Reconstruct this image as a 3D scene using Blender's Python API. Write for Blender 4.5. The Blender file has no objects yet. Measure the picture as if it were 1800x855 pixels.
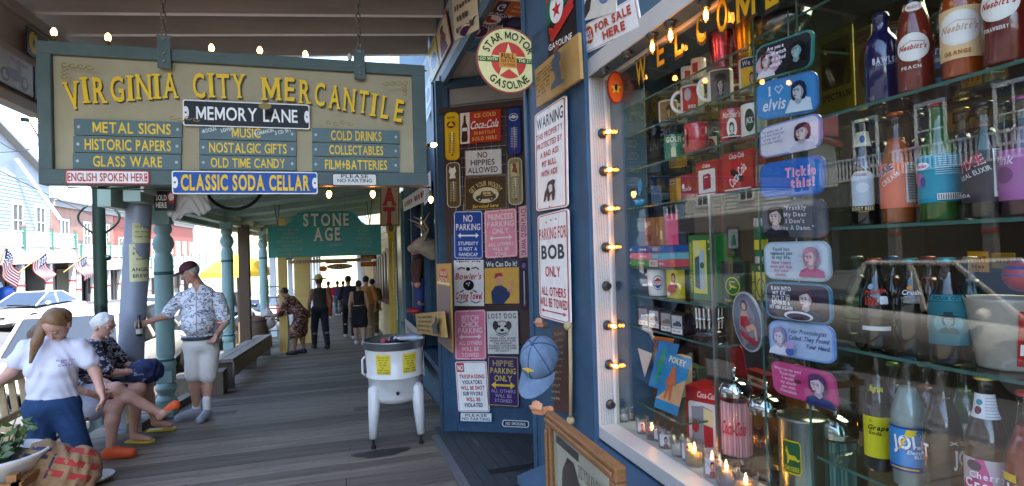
import bpy, math, random
import numpy as np
from mathutils import Vector as V, Matrix
random.seed(7)
SC = bpy.context.scene
COL = SC.collection
PI = math.pi
# ---------------------------------------------------------------- camera
F, CX, CY, EYE = 980., 900., 427.5, 1.85
_d1 = np.array([-290, 18.5, 980.]); _d1 /= np.linalg.norm(_d1)
_d2 = np.array([3325, -87.5, 980.]); _d2 -= _d1*(_d1@_d2); _d2 /= np.linalg.norm(_d2)
_d3 = np.cross(_d2, _d1)
if _d3[1] > 0: _d3 = -_d3
RM = np.stack([_d2, _d1, _d3])
cam = bpy.data.cameras.new('camera'); cam_o = bpy.data.objects.new('camera', cam); COL.objects.link(cam_o)
cam.sensor_width = 36; cam.lens = 36*F/1800; cam.clip_start = .05; cam.clip_end = 3000
m = Matrix.Identity(4)
for r in range(3):
    m[r][0] = RM[r, 0]; m[r][1] = -RM[r, 1]; m[r][2] = -RM[r, 2]
m[2][3] = EYE
cam_o.matrix_world = m
SC.camera = cam_o
# ---------------------------------------------------------------- light
SUN_DIR = V((.2, -.62, .95)).normalized()      # towards the sun
elev = math.asin(SUN_DIR.z); azim = math.atan2(SUN_DIR.x, SUN_DIR.y)
w = bpy.data.worlds.new('World'); SC.world = w; w.use_nodes = True
nt = w.node_tree; bg = nt.nodes['Background']
sky = nt.nodes.new('ShaderNodeTexSky'); sky.sky_type = 'NISHITA'; sky.sun_disc = False
sky.sun_elevation = elev; sky.sun_rotation = azim; sky.altitude = 1800; sky.dust_density = 4; sky.ozone_density = .3
nt.links.new(sky.outputs[0], bg.inputs[0]); bg.inputs[1].default_value = .15
sl = bpy.data.lights.new('sun', 'SUN'); sl.energy = 2.1; sl.angle = math.radians(.53); sl.color = (1, .95, .88)
so = bpy.data.objects.new('sun', sl); COL.objects.link(so)
so.rotation_euler = SUN_DIR.to_track_quat('Z', 'Y').to_euler(); so.location = (0, 0, 30)
SC.view_settings.view_transform = 'Standard'; SC.view_settings.look = 'None'
SC.view_settings.exposure = 3.1; SC.view_settings.gamma = 1
SC.view_settings.use_curve_mapping = False
SC.cycles.use_denoising = True
SC.cycles.max_bounces = 10; SC.cycles.diffuse_bounces = 5; SC.cycles.glossy_bounces = 4
SC.cycles.transmission_bounces = 6; SC.cycles.transparent_max_bounces = 24
SC.cycles.caustics_reflective = False; SC.cycles.caustics_refractive = False
SC.cycles.sample_clamp_indirect = 6
# ---------------------------------------------------------------- geometry of the place
def ray(px, py): return RM @ np.array([px-CX, py-CY, F])
def at(px, py, X=None, Y=None, z=None, P=None):
    """a point of the place on a known plane (wall, shelf, ground ...)"""
    r = ray(px, py)
    if X is not None: t = X/r[0]
    elif Y is not None: t = Y/r[1]
    elif z is not None: t = (z-EYE)/r[2]
    else:
        p0, n = P; t = ((p0[0])*n[0]+(p0[1])*n[1]+(p0[2]-EYE)*n[2])/(r@np.array(n))
    p = r*t
    return V((p[0], p[1], p[2]+EYE))
SL = .055
def gz(y): return .385-SL*y                       # boardwalk slopes gently downhill
def sz(x, y): return .05-SL*y+.128*max(0, -x-7.)        # street, rising towards the far side
def atg(px, py):
    r = ray(px, py); t = -1.465/(r[2]+SL*r[1]); p = r*t
    return V((p[0], p[1], p[2]+EYE))
# ---------------------------------------------------------------- materials
def lin(h):
    if not isinstance(h, str): return tuple(h)[:3]
    c = [int(h[i:i+2], 16)/255 for i in (0, 2, 4)]
    return tuple(x/12.92 if x <= .04045 else ((x+.055)/1.055)**2.4 for x in c)
MC = {}
def mat(h, rough=.5, metal=0., var=.12, scale=9., bump=0., emit=0., coat=0., trans=0., island=0., stretch=None, stain=None, dark=None, ecol=None, alpha=1., key='', spec=.5):
    k = (h if isinstance(h, str) else tuple(h), rough, metal, var, scale, bump, emit, coat, trans, island, stretch, stain, dark, key, spec)
    if k in MC: return MC[k]
    M = bpy.data.materials.new('paint_'+(h if isinstance(h, str) else 'tone')); M.use_nodes = True
    t = M.node_tree; b = t.nodes['Principled BSDF']; c = lin(h)
    b.inputs['Roughness'].default_value = rough; b.inputs['Metallic'].default_value = metal
    b.inputs['Base Color'].default_value = (*c, 1)
    b.inputs['Specular IOR Level'].default_value = spec
    if coat: b.inputs['Coat Weight'].default_value = coat; b.inputs['Coat Roughness'].default_value = .08
    if trans: b.inputs['Transmission Weight'].default_value = trans
    if emit:
        b.inputs['Emission Color'].default_value = (*(lin(ecol) if ecol else c), 1); b.inputs['Emission Strength'].default_value = emit
    if var or bump or island:
        tc = t.nodes.new('ShaderNodeTexCoord'); src = tc.outputs['Object']
        if stretch:
            mp = t.nodes.new('ShaderNodeMapping'); mp.inputs['Scale'].default_value = stretch
            t.links.new(src, mp.inputs[0]); src = mp.outputs[0]
        nz = t.nodes.new('ShaderNodeTexNoise'); nz.inputs['Scale'].default_value = scale; nz.inputs['Detail'].default_value = 6; nz.inputs['Roughness'].default_value = .65
        t.links.new(src, nz.inputs['Vector'])
        mr = t.nodes.new('ShaderNodeMapRange'); mr.inputs[1].default_value = .25; mr.inputs[2].default_value = .75
        mr.inputs[3].default_value = 1-var; mr.inputs[4].default_value = 1+var*.6
        t.links.new(nz.outputs[0], mr.inputs[0])
        fac = mr.outputs[0]
        if island:
            g = t.nodes.new('ShaderNodeNewGeometry'); m2 = t.nodes.new('ShaderNodeMapRange')
            m2.inputs[3].default_value = 1-island; m2.inputs[4].default_value = 1+island
            t.links.new(g.outputs['Random Per Island'], m2.inputs[0])
            mu = t.nodes.new('ShaderNodeMath'); mu.operation = 'MULTIPLY'
            t.links.new(fac, mu.inputs[0]); t.links.new(m2.outputs[0], mu.inputs[1]); fac = mu.outputs[0]
        vm = t.nodes.new('ShaderNodeVectorMath'); vm.operation = 'SCALE'; vm.inputs[0].default_value = c
        t.links.new(fac, vm.inputs['Scale']); out = vm.outputs[0]
        if stain:   # (colour, threshold, scale): worn patches
            n2 = t.nodes.new('ShaderNodeTexNoise'); n2.inputs['Scale'].default_value = stain[2]; n2.inputs['Detail'].default_value = 8
            n2.inputs['Roughness'].default_value = .7
            t.links.new(src, n2.inputs['Vector'])
            r2 = t.nodes.new('ShaderNodeMapRange'); r2.inputs[1].default_value = stain[1]; r2.inputs[2].default_value = stain[1]+.08
            t.links.new(n2.outputs[0], r2.inputs[0])
            mx = t.nodes.new('ShaderNodeMix'); mx.data_type = 'RGBA'
            t.links.new(r2.outputs[0], mx.inputs[0]); t.links.new(out, mx.inputs[6]); mx.inputs[7].default_value = (*lin(stain[0]), 1); out = mx.outputs[2]
        t.links.new(out, b.inputs['Base Color'])
        if bump:
            bp = t.nodes.new('ShaderNodeBump'); bp.inputs['Strength'].default_value = bump; bp.inputs['Distance'].default_value = .01
            t.links.new(nz.outputs[0], bp.inputs['Height']); t.links.new(bp.outputs[0], b.inputs['Normal'])
    MC[k] = M
    return M
def glass_mat(name, tint=(1, 1, 1), ior=1.5, gain=1.):
    if name in MC: return MC[name]
    M = bpy.data.materials.new(name); M.use_nodes = True; t = M.node_tree; t.nodes.clear()
    o = t.nodes.new('ShaderNodeOutputMaterial'); mx = t.nodes.new('ShaderNodeMixShader')
    tr = t.nodes.new('ShaderNodeBsdfTransparent'); tr.inputs[0].default_value = (*tint, 1)
    gl = t.nodes.new('ShaderNodeBsdfGlossy'); gl.inputs['Roughness'].default_value = .01
    r0 = ((ior-1)/(ior+1))**2*gain
    lw = t.nodes.new('ShaderNodeLayerWeight'); lw.inputs[0].default_value = .5
    pw = t.nodes.new('ShaderNodeMath'); pw.operation = 'POWER'; pw.inputs[1].default_value = 5
    mu = t.nodes.new('ShaderNodeMath'); mu.operation = 'MULTIPLY_ADD'; mu.inputs[1].default_value = 1-r0; mu.inputs[2].default_value = r0; mu.use_clamp = True
    t.links.new(lw.outputs['Facing'], pw.inputs[0]); t.links.new(pw.outputs[0], mu.inputs[0]); t.links.new(mu.outputs[0], mx.inputs[0])
    t.links.new(tr.outputs[0], mx.inputs[1]); t.links.new(gl.outputs[0], mx.inputs[2]); t.links.new(mx.outputs[0], o.inputs[0])
    MC[name] = M; return M
# ---------------------------------------------------------------- meshes
ORG = {}
class MB:
    def __init__(s, *mats): s.v = []; s.f = []; s.m = []; s.sm = []; s.mats = list(mats)
    def mi(s, m):
        if m is None: return 0
        if isinstance(m, int): return m
        if m not in s.mats: s.mats.append(m)
        return s.mats.index(m)
    def add(s, vs, fs, m=None, smooth=False):
        b = len(s.v); k = s.mi(m)
        s.v += [tuple(p) for p in vs]
        for f in fs: s.f.append(tuple(b+i for i in f)); s.m.append(k); s.sm.append(smooth)
    def box(s, c, d, m=None, T=None):
        x, y, z = [q/2 for q in d]
        vs = [V((sx*x, sy*y, sz_*z)) for sz_ in (-1, 1) for sy in (-1, 1) for sx in (-1, 1)]
        vs = [(T @ p if T else p)+V(c) for p in vs]
        s.add(vs, [(0, 2, 3, 1), (4, 5, 7, 6), (0, 1, 5, 4), (2, 6, 7, 3), (0, 4, 6, 2), (1, 3, 7, 5)], m)
    def bx(s, x0, x1, y0, y1, z0, z1, m=None): s.box(((x0+x1)/2, (y0+y1)/2, (z0+z1)/2), (x1-x0, y1-y0, z1-z0), m)
    def hexa(s, P, m=None):   # 8 points: bottom 4 ccw, top 4 ccw
        s.add(P, [(3, 2, 1, 0), (4, 5, 6, 7), (0, 1, 5, 4), (1, 2, 6, 5), (2, 3, 7, 6), (3, 0, 4, 7)], m)
    def bar(s, a, b, wd, ht, m=None, up=(0, 0, 1)):
        a = V(a); b = V(b); d = (b-a).normalized(); u = V(up); r = d.cross(u)
        if r.length < 1e-4: r = V((1, 0, 0))
        r.normalize(); u = r.cross(d)
        r = r*wd/2; u = u*ht/2
        s.hexa([a-r-u, a+r-u, b+r-u, b-r-u, a-r+u, a+r+u, b+r+u, b-r+u], m)
    def cyl(s, a, b, r0, r1=None, n=12, m=None, smooth=True, caps=True):
        a = V(a); b = V(b); r1 = r0 if r1 is None else r1
        d = (b-a).normalized(); u = d.orthogonal().normalized(); w_ = d.cross(u)
        vs = []
        for p, r in ((a, r0), (b, r1)):
            for i in range(n):
                t = 2*PI*i/n; vs.append(p+(u*math.cos(t)+w_*math.sin(t))*r)
        s.add(vs, [(i, (i+1) % n, n+(i+1) % n, n+i) for i in range(n)], m, smooth)
        if caps: s.add(vs, [tuple(range(n-1, -1, -1)), tuple(range(n, 2*n))], m, False)
    def tube(s, pts, r, n=8, m=None, closed=False):
        pts = [V(p) for p in pts]; vs = []; N = len(pts); u = None
        for i, p in enumerate(pts):
            q0 = pts[i-1] if (i > 0 or closed) else p; q1 = pts[(i+1) % N] if (i < N-1 or closed) else p
            d = (q1-q0).normalized()
            if u is None: u = d.orthogonal().normalized()
            u = (u-d*u.dot(d))
            u = u.normalized() if u.length > 1e-5 else d.orthogonal().normalized()
            w_ = d.cross(u); rr = r[i] if isinstance(r, (list, tuple)) else r
            vs += [p+(u*math.cos(2*PI*k/n)+w_*math.sin(2*PI*k/n))*rr for k in range(n)]
        fs = []
        for i in range(N if closed else N-1):
            a, b = i*n, ((i+1) % N)*n
            fs += [(a+k, a+(k+1) % n, b+(k+1) % n, b+k) for k in range(n)]
        if not closed: fs += [tuple(range(n-1, -1, -1)), tuple(range((N-1)*n, N*n))]
        s.add(vs, fs, m, True)
    def lathe(s, prof, c=(0, 0, 0), n=20, m=None, T=None, smooth=True, a0=0., a1=2*PI):
        vs = []; full = abs(a1-a0-2*PI) < 1e-6; K = n if full else n+1
        for (r, z) in prof:
            for i in range(K):
                t = a0+(a1-a0)*i/n; p = V((r*math.cos(t), r*math.sin(t), z)); vs.append((T @ p if T else p)+V(c))
        fs = []
        for j in range(len(prof)-1):
            if prof[j] == prof[j+1]: continue
            for i in range(n):
                i2 = (i+1) % K
                fs.append((j*K+i, j*K+i2, (j+1)*K+i2, (j+1)*K+i))
        s.add(vs, fs, m, smooth)
        if full:
            if prof[0][0] > 1e-4: s.add(vs[:K], [tuple(range(K-1, -1, -1))], m)
            if prof[-1][0] > 1e-4: s.add(vs[-K:], [tuple(range(K))], m)
    def sphere(s, c, r, n=12, m=None, T=None):
        r = (r, r, r) if not isinstance(r, (tuple, list)) else r
        prof = [(max(1e-5, math.sin(PI*j/n)), -math.cos(PI*j/n)) for j in range(n+1)]
        S = Matrix.Diagonal(V(r)); T2 = (T @ S) if T else S
        s.lathe(prof, c, n=n+4, m=m, T=T2)
    def prism(s, poly, a, n, th, u, v, m=None):   # 2-d polygon in axes u,v at a, extruded th along n
        a = V(a); n = V(n); u = V(u); v = V(v)
        p = [a+u*x+v*y for x, y in poly]; N = len(p); q = [k+n*th for k in p]
        s.add(p+q, [tuple(range(N-1, -1, -1)), tuple(range(N, 2*N))]+[(i, (i+1) % N, N+(i+1) % N, N+i) for i in range(N)], m)
    def loft(s, rings, m=None, smooth=True, caps=True):
        n = len(rings[0]); vs = [p for r in rings for p in r]
        fs = [(j*n+i, j*n+(i+1) % n, (j+1)*n+(i+1) % n, (j+1)*n+i) for j in range(len(rings)-1) for i in range(n)]
        s.add(vs, fs, m, smooth)
        if caps: s.add(vs, [tuple(range(n-1, -1, -1)), tuple(range((len(rings)-1)*n, len(rings)*n))], m)
    def build(s, name, parent=None, local=False, bevel=0, origin=None, subsurf=0):
        me = bpy.data.meshes.new(name); vs = np.array(s.v, dtype=float).reshape(-1, 3)
        if parent is not None:
            o0 = ORG.get(parent.name, V((0, 0, 0)))
            off = V((0, 0, 0)) if local else o0
        elif local: off = V((0, 0, 0)); o0 = V(origin or (0, 0, 0))
        else:
            off = V(origin) if origin else V(((vs[:, 0].min()+vs[:, 0].max())/2, (vs[:, 1].min()+vs[:, 1].max())/2, vs[:, 2].min()))
            o0 = off
        me.from_pydata((vs-np.array(off)).tolist(), [], s.f); 
        for m_ in s.mats: me.materials.append(m_)
        me.polygons.foreach_set('material_index', s.m); me.polygons.foreach_set('use_smooth', s.sm)
        me.update()
        o = bpy.data.objects.new(name, me); COL.objects.link(o)
        if parent is not None: o.parent = parent
        else: o.location = o0
        ORG[o.name] = o0
        if bevel:
            b = o.modifiers.new('bevel', 'BEVEL'); b.width = bevel; b.segments = 2; b.limit_method = 'ANGLE'; b.angle_limit = .7
        if subsurf:
            b = o.modifiers.new('sub', 'SUBSURF'); b.levels = b.render_levels = subsurf
        return o
def tag(o, label=None, cat=None, group=None, kind=None):
    if label: o['label'] = label
    if cat: o['category'] = cat
    if group: o['group'] = group
    if kind: o['kind'] = kind
    return o
def thing(name, label, cat, loc=(0, 0, 0), rz=0, group=None):
    o = bpy.data.objects.new(name, None); COL.objects.link(o); o.location = loc; o.rotation_euler = (0, 0, rz)
    o.empty_display_size = .1; ORG[o.name] = V(loc)
    return tag(o, label, cat, group)
def copy_tree(o, parent=None):
    c = o.copy(); COL.objects.link(c); ORG[c.name] = V(o.location)
    if parent is not None: c.parent = parent
    for ch in o.children: copy_tree(ch, c)
    return c
# ---------------------------------------------------------------- lettering
GL = {}
def load_glyphs():
    chars = ''.join(chr(i) for i in range(33, 127))
    tmp = []
    for bold in (0, 1, 2):
        for ch in chars:
            cu = bpy.data.curves.new('t', 'FONT'); cu.body = ch; cu.resolution_u = 3; cu.fill_mode = 'FRONT'; cu.offset = (0, .016, .034)[bold]
            ob = bpy.data.objects.new('t', cu); COL.objects.link(ob); tmp.append((ch, bold, ob, cu))
    dg = bpy.context.evaluated_depsgraph_get()
    for ch, bold, ob, cu in tmp:
        me = bpy.data.meshes.new_from_object(ob.evaluated_get(dg))
        vs = [(v.co.x, v.co.y) for v in me.vertices]; fs = [tuple(p.vertices) for p in me.polygons]
        x0 = min(v[0] for v in vs); x1 = max(v[0] for v in vs)
        GL[ch, bold] = ([(a-x0, b) for a, b in vs], fs, x1-x0)
        bpy.data.meshes.remove(me)
    for ch, bold, ob, cu in tmp: bpy.data.objects.remove(ob); bpy.data.curves.remove(cu)
load_glyphs()
CAPH = max(b for a, b in GL['H', 0][0])
for _b, _t in ((0, .09), (1, .12), (2, .155)):      # an own capital M
    _w, _h = .62+_t*.5, CAPH; _m = _w/2; _k = _t*.62
    GL['M', _b] = ([(0, 0), (_t, 0), (_t, _h*.62), (_m-_k*.55, _h*.1), (_m+_k*.55, _h*.1), (_w-_t, _h*.62), (_w-_t, 0), (_w, 0), (_w, _h), (_w-_t*1.1, _h), (_m, _h*.42), (_t*1.1, _h), (0, _h)], [tuple(range(13))], _w)
def _serif(ch, bold):
    k = (ch, bold, 's')
    if k in GL: return GL[k]
    vs, fs, wd = GL[ch, bold]; out = []
    ys = [b for a, b in vs]
    for yl, dr in ((min(ys), 1), (max(ys), -1)):
        if ch in '.,-!?:;\'"+': break
        xs = sorted(a for a, b in vs if abs(b-yl) < .004)
        runs = []
        for x in xs:
            if runs and x-runs[-1][1] < .2: runs[-1][1] = x
            else: runs.append([x, x])
        for a, b in runs:
            if .02 < b-a < .2: out.append((a-.055, b+.055, yl, yl+dr*.06))
    GL[k] = out; return out
def text_polys(txt, bold=1, serif=False, track=.09):
    """[(verts, faces)] with the cap height 1, starting at x=0; total width"""
    x = 0; out = []
    for ch in txt:
        if ch == ' ': x += .34; continue
        vs, fs, wd = GL[ch if (ch, bold) in GL else '?', bold]
        out.append(([((a+x)/CAPH, b/CAPH) for a, b in vs], fs, (x+wd/2)/CAPH, False))
        if serif:
            for a, b, y0, y1 in _serif(ch, bold):
                out.append(([((a+x)/CAPH, y0/CAPH), ((b+x)/CAPH, y0/CAPH), ((b+x)/CAPH, y1/CAPH), ((a+x)/CAPH, y1/CAPH)], [(0, 1, 2, 3)], (x+wd/2)/CAPH, True))
        x += wd+track+(.1 if serif else 0)
    return out, max(.01, (x-track)/CAPH)
def rr_poly(x0, y0, x1, y1, r, k=4):
    out = []
    for cx, cy, a in ((x1-r, y1-r, 0), (x0+r, y1-r, 90), (x0+r, y0+r, 180), (x1-r, y0+r, 270)):
        for i in range(k+1):
            t = math.radians(a+90*i/k); out.append((cx+r*math.cos(t), cy+r*math.sin(t)))
    return out
def el_poly(cx, cy, rx, ry, n=28): return [(cx+rx*math.cos(2*PI*i/n), cy+ry*math.sin(2*PI*i/n)) for i in range(n)]
def star_poly(cx, cy, r, r2, n=5, rot=0): return [(cx+(r if i % 2 == 0 else r2)*math.sin(PI*i/n+rot), cy-(r if i % 2 == 0 else r2)*math.cos(PI*i/n+rot)) for i in range(2*n)]
def clipx(poly, x, sg):
    out = []
    for i, (a, b) in enumerate(poly):
        a2, b2 = poly[i-1]; i1 = (a-x)*sg >= 0; i2 = (a2-x)*sg >= 0
        if i1 != i2: t = (x-a2)/(a-a2); out.append((x, b2+(b-b2)*t))
        if i1: out.append((a, b))
    return out
SCRIB = {'GOOD', 'FISHING', 'HERE ', 'TODAY', 'LUCKY', "Don't be a Fool", 'pull the chain', 'when you go', 'and leave', 'the seat as', 'you found it', 'thank you', 'wild west verse', 'Gallows', 'ride the', 'wild', 'mining', 'camp', 'since', '1859', 'nor',
         'notice of the', 'town meeting', 'friday night', 'Lid Back On', 'When you', 'are Done', 'or', 'Strange Things', 'Will Get In There', 'CRYING ROOM', 'STRAWS', 'GLASSES', 'SERVICE ', 'STATION', 'is your', 'drinking', 'FRESH FUDGE', 'SALE', 'ANTIQUE', 'FUDGE', 'CANDY', 'OPEN',
         'TOY CAR', 'MINT', 'TAFFY', 'CHEWS', 'DOTS', 'cocoa', 'ZONE', 'NAPKIN', 'BOTTLE', 'MOTOR', 'Feel the', 'GUARANA', 'Electric '}
class Sign:
    """a flat board: drawing units dw x dh (y down) laid on the rectangle O,u,v of the place"""
    def __init__(s, O, u, v, dw, dh, th=.004, fp=None, fit=None):
        s.O = V(O); s.u = V(u)/dw; s.v = V(v)/dh; s.dw = dw; s.dh = dh
        n = s.u.cross(s.v).normalized()
        eye = V((0, 0, EYE))
        if (eye-s.O-V(u)/2).dot(n) < 0: n = -n
        s.n = n; s.th = th; s.L = {None: 1, 'lettering': 1, 'picture': 1}; s.mb = {}; s.lay = 0; s.eps = .0006; s.warp = None; s.gloss = .35
    def P(s, x, y, h):
        if s.warp: return s.warp(s, x, y, h)
        return s.O+s.u*x+s.v*y+s.n*h
    def m(s, c): return c if not isinstance(c, (str, tuple)) else mat(c, max(.45, s.gloss), var=.14, scale=14, spec=.2)
    def base(s, poly, c, back=None):
        mb = s.mb.setdefault(None, MB()); p = [s.P(x, y, 0) for x, y in poly]; q = [s.P(x, y, s.th) for x, y in poly]; N = len(p)
        fs = [tuple(range(N-1, -1, -1)), tuple(range(N, 2*N))]+[(i, (i+1) % N, N+(i+1) % N, N+i) for i in range(N)]
        mb.add(p+q, fs, s.m(c))
    def brect(s, c, r=0): s.base(rr_poly(0, 0, s.dw, s.dh, r) if r else [(0, 0), (s.dw, 0), (s.dw, s.dh), (0, s.dh)], c)
    def poly(s, poly, c, part=None):
        s.lay += 1; mb = s.mb.setdefault(part, MB()); h = s.th+s.lay*s.eps
        if s.warp:
            st = s.strip; x0 = min(p[0] for p in poly); x1 = max(p[0] for p in poly); x = math.floor(x0/st)*st
            while x < x1:
                q = clipx(clipx(poly, x, 1), x+st, -1)
                qs = [q]
                if getattr(s, 'tall', 0) and len(q) > 2:
                    qs = []; sh = s.dh/10; y = math.floor(min(b for a, b in q)/sh)*sh; ym = max(b for a, b in q)
                    while y < ym:
                        t = clipx(clipx([(b, a) for a, b in q], y, 1), y+sh, -1); qs.append([(a, b) for b, a in t]); y += sh
                for q in qs:
                    if len(q) > 2: mb.add([s.P(a, b, h) for a, b in q], [tuple(range(len(q)))], s.m(c))
                x += st
            return
        mb.add([s.P(x, y, h) for x, y in poly], [tuple(range(len(poly)))], s.m(c))
    def rect(s, x0, y0, x1, y1, c, part=None): s.poly([(x0, y0), (x1, y0), (x1, y1), (x0, y1)], c, part)
    def rrect(s, x0, y0, x1, y1, r, c, part=None): s.poly(rr_poly(x0, y0, x1, y1, r), c, part)
    def border(s, ins, wd, r, c, inner):
        s.rrect(ins, ins, s.dw-ins, s.dh-ins, max(r, .01), c); s.rrect(ins+wd, ins+wd, s.dw-ins-wd, s.dh-ins-wd, max(r-wd, .01), inner)
    def ell(s, cx, cy, rx, ry, c, part=None): s.poly(el_poly(cx, cy, rx, ry), c, part)
    def line(s, pts, wd, c, part=None):
        for (x0, y0), (x1, y1) in zip(pts[:-1], pts[1:]):
            dx, dy = x1-x0, y1-y0; L = math.hypot(dx, dy) or 1; nx, ny = -dy/L*wd/2, dx/L*wd/2
            s.poly([(x0+nx, y0+ny), (x1+nx, y1+ny), (x1-nx, y1-ny), (x0-nx, y0-ny)], c, part)
    def arrow(s, x0, x1, y, wd, c, part=None):
        a = wd*2.2
        s.poly([(x0, y), (x0+a, y-a*.8), (x0+a, y-wd/2), (x1-a, y-wd/2), (x1-a, y-a*.8), (x1, y), (x1-a, y+a*.8), (x1-a, y+wd/2), (x0+a, y+wd/2), (x0+a, y+a*.8)], c, part)
    def scrib(s, t, cx, cy, w_, h, c, rot, part):
        """writing too small or faded to read: rows of uneven ink marks"""
        n = len(t); cw = w_/n; ca, sa = math.cos(rot), math.sin(rot); rs = random.Random(len(t)*7+int(cy))
        for i, ch in enumerate(t):
            if ch == ' ': continue
            x0 = -w_/2+i*cw+cw*.12; x1 = x0+cw*rs.uniform(.45, .8); y0 = -h*rs.uniform(.25, .5); y1 = h*rs.uniform(.3, .5)
            s.poly([(cx+x*ca-y*sa, cy+x*sa+y*ca) for x, y in ((x0, y0), (x1, y0+h*.12), (x1, y1), (x0, y1-h*.1))], c, part)
    def text(s, t, cx, cy, w_, h, c, bold=1, serif=False, shear=0, rot=0, part='lettering', shadow=None, track=.09, arc=None, lift=0):
        if t in SCRIB: return s.scrib(t, cx, cy, w_, h, c, rot, part)
        pl, W = text_polys(t, bold, serif, track); sx = (w_/W) if w_ else h
        ca, sa = math.cos(rot), math.sin(rot)
        for pas in ((shadow, c) if shadow else (c,)):
            s.lay += 1; mb = s.mb.setdefault(part, MB()); k = s.m(pas if pas is not shadow else shadow[2]) if shadow else s.m(c)
            ox, oy = (shadow[0], shadow[1]) if (shadow and pas is shadow) else (0, 0)
            for vs, fs, xc, sf in pl:
                hh = s.th+s.lay*s.eps+(.0002 if sf else 0)+(lift if not (shadow and pas is shadow) else 0); out = []
                for x, y in vs:
                    if arc:   # (radius, +1 over / -1 under): cx,cy is the circle's centre
                        R, sg = arc; ang = (xc-W/2)*sx/R; lx = (x-xc)*sx; ly = (y-.5)*h
                        if sg > 0: r_ = R+ly; X_ = cx+r_*math.sin(ang)+lx*math.cos(ang); Y_ = cy-r_*math.cos(ang)+lx*math.sin(ang)
                        else: r_ = R-ly; X_ = cx+r_*math.sin(ang)+lx*math.cos(ang); Y_ = cy+r_*math.cos(ang)-lx*math.sin(ang)
                    else:
                        lx = (x-W/2)*sx+shear*(y-.5)*h; ly = -(y-.5)*h
                        X_ = cx+lx*ca-ly*sa; Y_ = cy+lx*sa+ly*ca
                    out.append(s.P(X_+ox, Y_+oy, hh))
                mb.add(out, fs, k)
    def lines(s, rows, **kw):
        for r in rows: s.text(r[0], r[1], r[2], r[3], r[4], r[5], **{**kw, **(r[6] if len(r) > 6 else {})})
    def attach(s, parent, base='printing'):
        for p in s.mb: s.mb[p].build(p or base, parent)
    def done(s, name, label, cat, group=None, parent=None):
        o = s.mb[None].build(name, parent)
        if parent is None: tag(o, label, cat, group)
        for p in s.mb:
            if p: s.mb[p].build(p, o)
        return o
def quad(TL, TR, BL, off=0, **pl):
    a, b, c = at(*TL, **pl), at(*TR, **pl), at(*BL, **pl)
    return a, b-a, c-a

def wrap_sign(c, r, z1, z0, a0, span, dw, dh, r2=None, rf=None):
    """a label wrapped round a bottle, mug or can: centre c, radius r, from height z1 down to z0"""
    s = Sign((0, 0, 0), (1, 0, 0), (0, 0, -1), dw, dh, 0); r2 = r if r2 is None else r2; s.tall = rf is not None
    def wp(s_, x, y, h):
        t = a0+(x/dw-.5)*span; k = y/dh; rr = (rf(z1+(z0-z1)*k) if rf else r+(r2-r)*k)+h+.0008
        return V((c[0]+rr*math.cos(t), c[1]+rr*math.sin(t), z1+(z0-z1)*k))
    s.warp = wp; s.strip = dw/max(3, span/math.radians(9)); s.eps = .00025
    return s
def face_ang(p, turn=0): return math.atan2(-p[1], -p[0])+turn
# ================================================================ SETTING
def sheet(name, pts, m, kind='structure', th=0):
    mb = MB(m); N = len(pts)
    mb.add(pts, [tuple(range(N))], m); o = mb.build(name, origin=pts[0]); return tag(o, kind=kind)
ASPH = mat((.10, .098, .094), .9, var=.25, scale=1.2, bump=.15, stain=((.09, .088, .085), .58, .6))
PALE = mat((.25, .24, .22), .9, var=.2, scale=2)
mb = MB(mat('8f8468', .95, var=.3, scale=.05)); vs = []
for x in (-300, -7., -2.6, 400):
    for y in (-300, 700): vs.append((x, y, sz(max(x, -60), y)-.02-(.4 if x > 0 else 0)+(max(0, -60-x)*.03)))
mb.add(vs, [(0, 2, 3, 1), (2, 4, 5, 3), (4, 6, 7, 5)])
tag(mb.build('ground'), kind='structure')
XF = -17.6      # kerb of the far pavement
mb = MB(ASPH); ys = [-60+10*i for i in range(27)]
vs = []
for y in ys: vs += [(XF, y, sz(XF, y)+.004), (-7., y, sz(-7., y)+.004), (-2.75, y, sz(-2.75, y)+.004)]
mb.add(vs, [(3*i+k, 3*i+k+1, 3*i+k+4, 3*i+k+3) for i in range(len(ys)-1) for k in (0, 1)]); tag(mb.build('road'), kind='structure')
mb = MB(mat('e6e2d8', .8, var=.15))
for k in range(30):
    y = -30+5*k; x = -10
    mb.add([(x-.06, y, sz(x, y)+.009), (x+.06, y, sz(x, y)+.009), (x+.06, y+2.4, sz(x, y+2.4)+.009), (x-.06, y+2.4, sz(x, y+2.4)+.009)], [(0, 1, 2, 3)])
tag(mb.build('road_marking'), kind='structure')
def fz(y): return sz(XF, y)+.14
mb = MB(PALE)
for y in ys[:-1]:
    mb.hexa([(XF-6, y, fz(y)-.5), (XF, y, fz(y)-.5), (XF, y+10, fz(y+10)-.5), (XF-6, y+10, fz(y+10)-.5), (XF-6, y, fz(y)), (XF, y, fz(y)), (XF, y+10, fz(y+10)), (XF-6, y+10, fz(y+10))])
tag(mb.build('pavement'), kind='structure')
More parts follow.
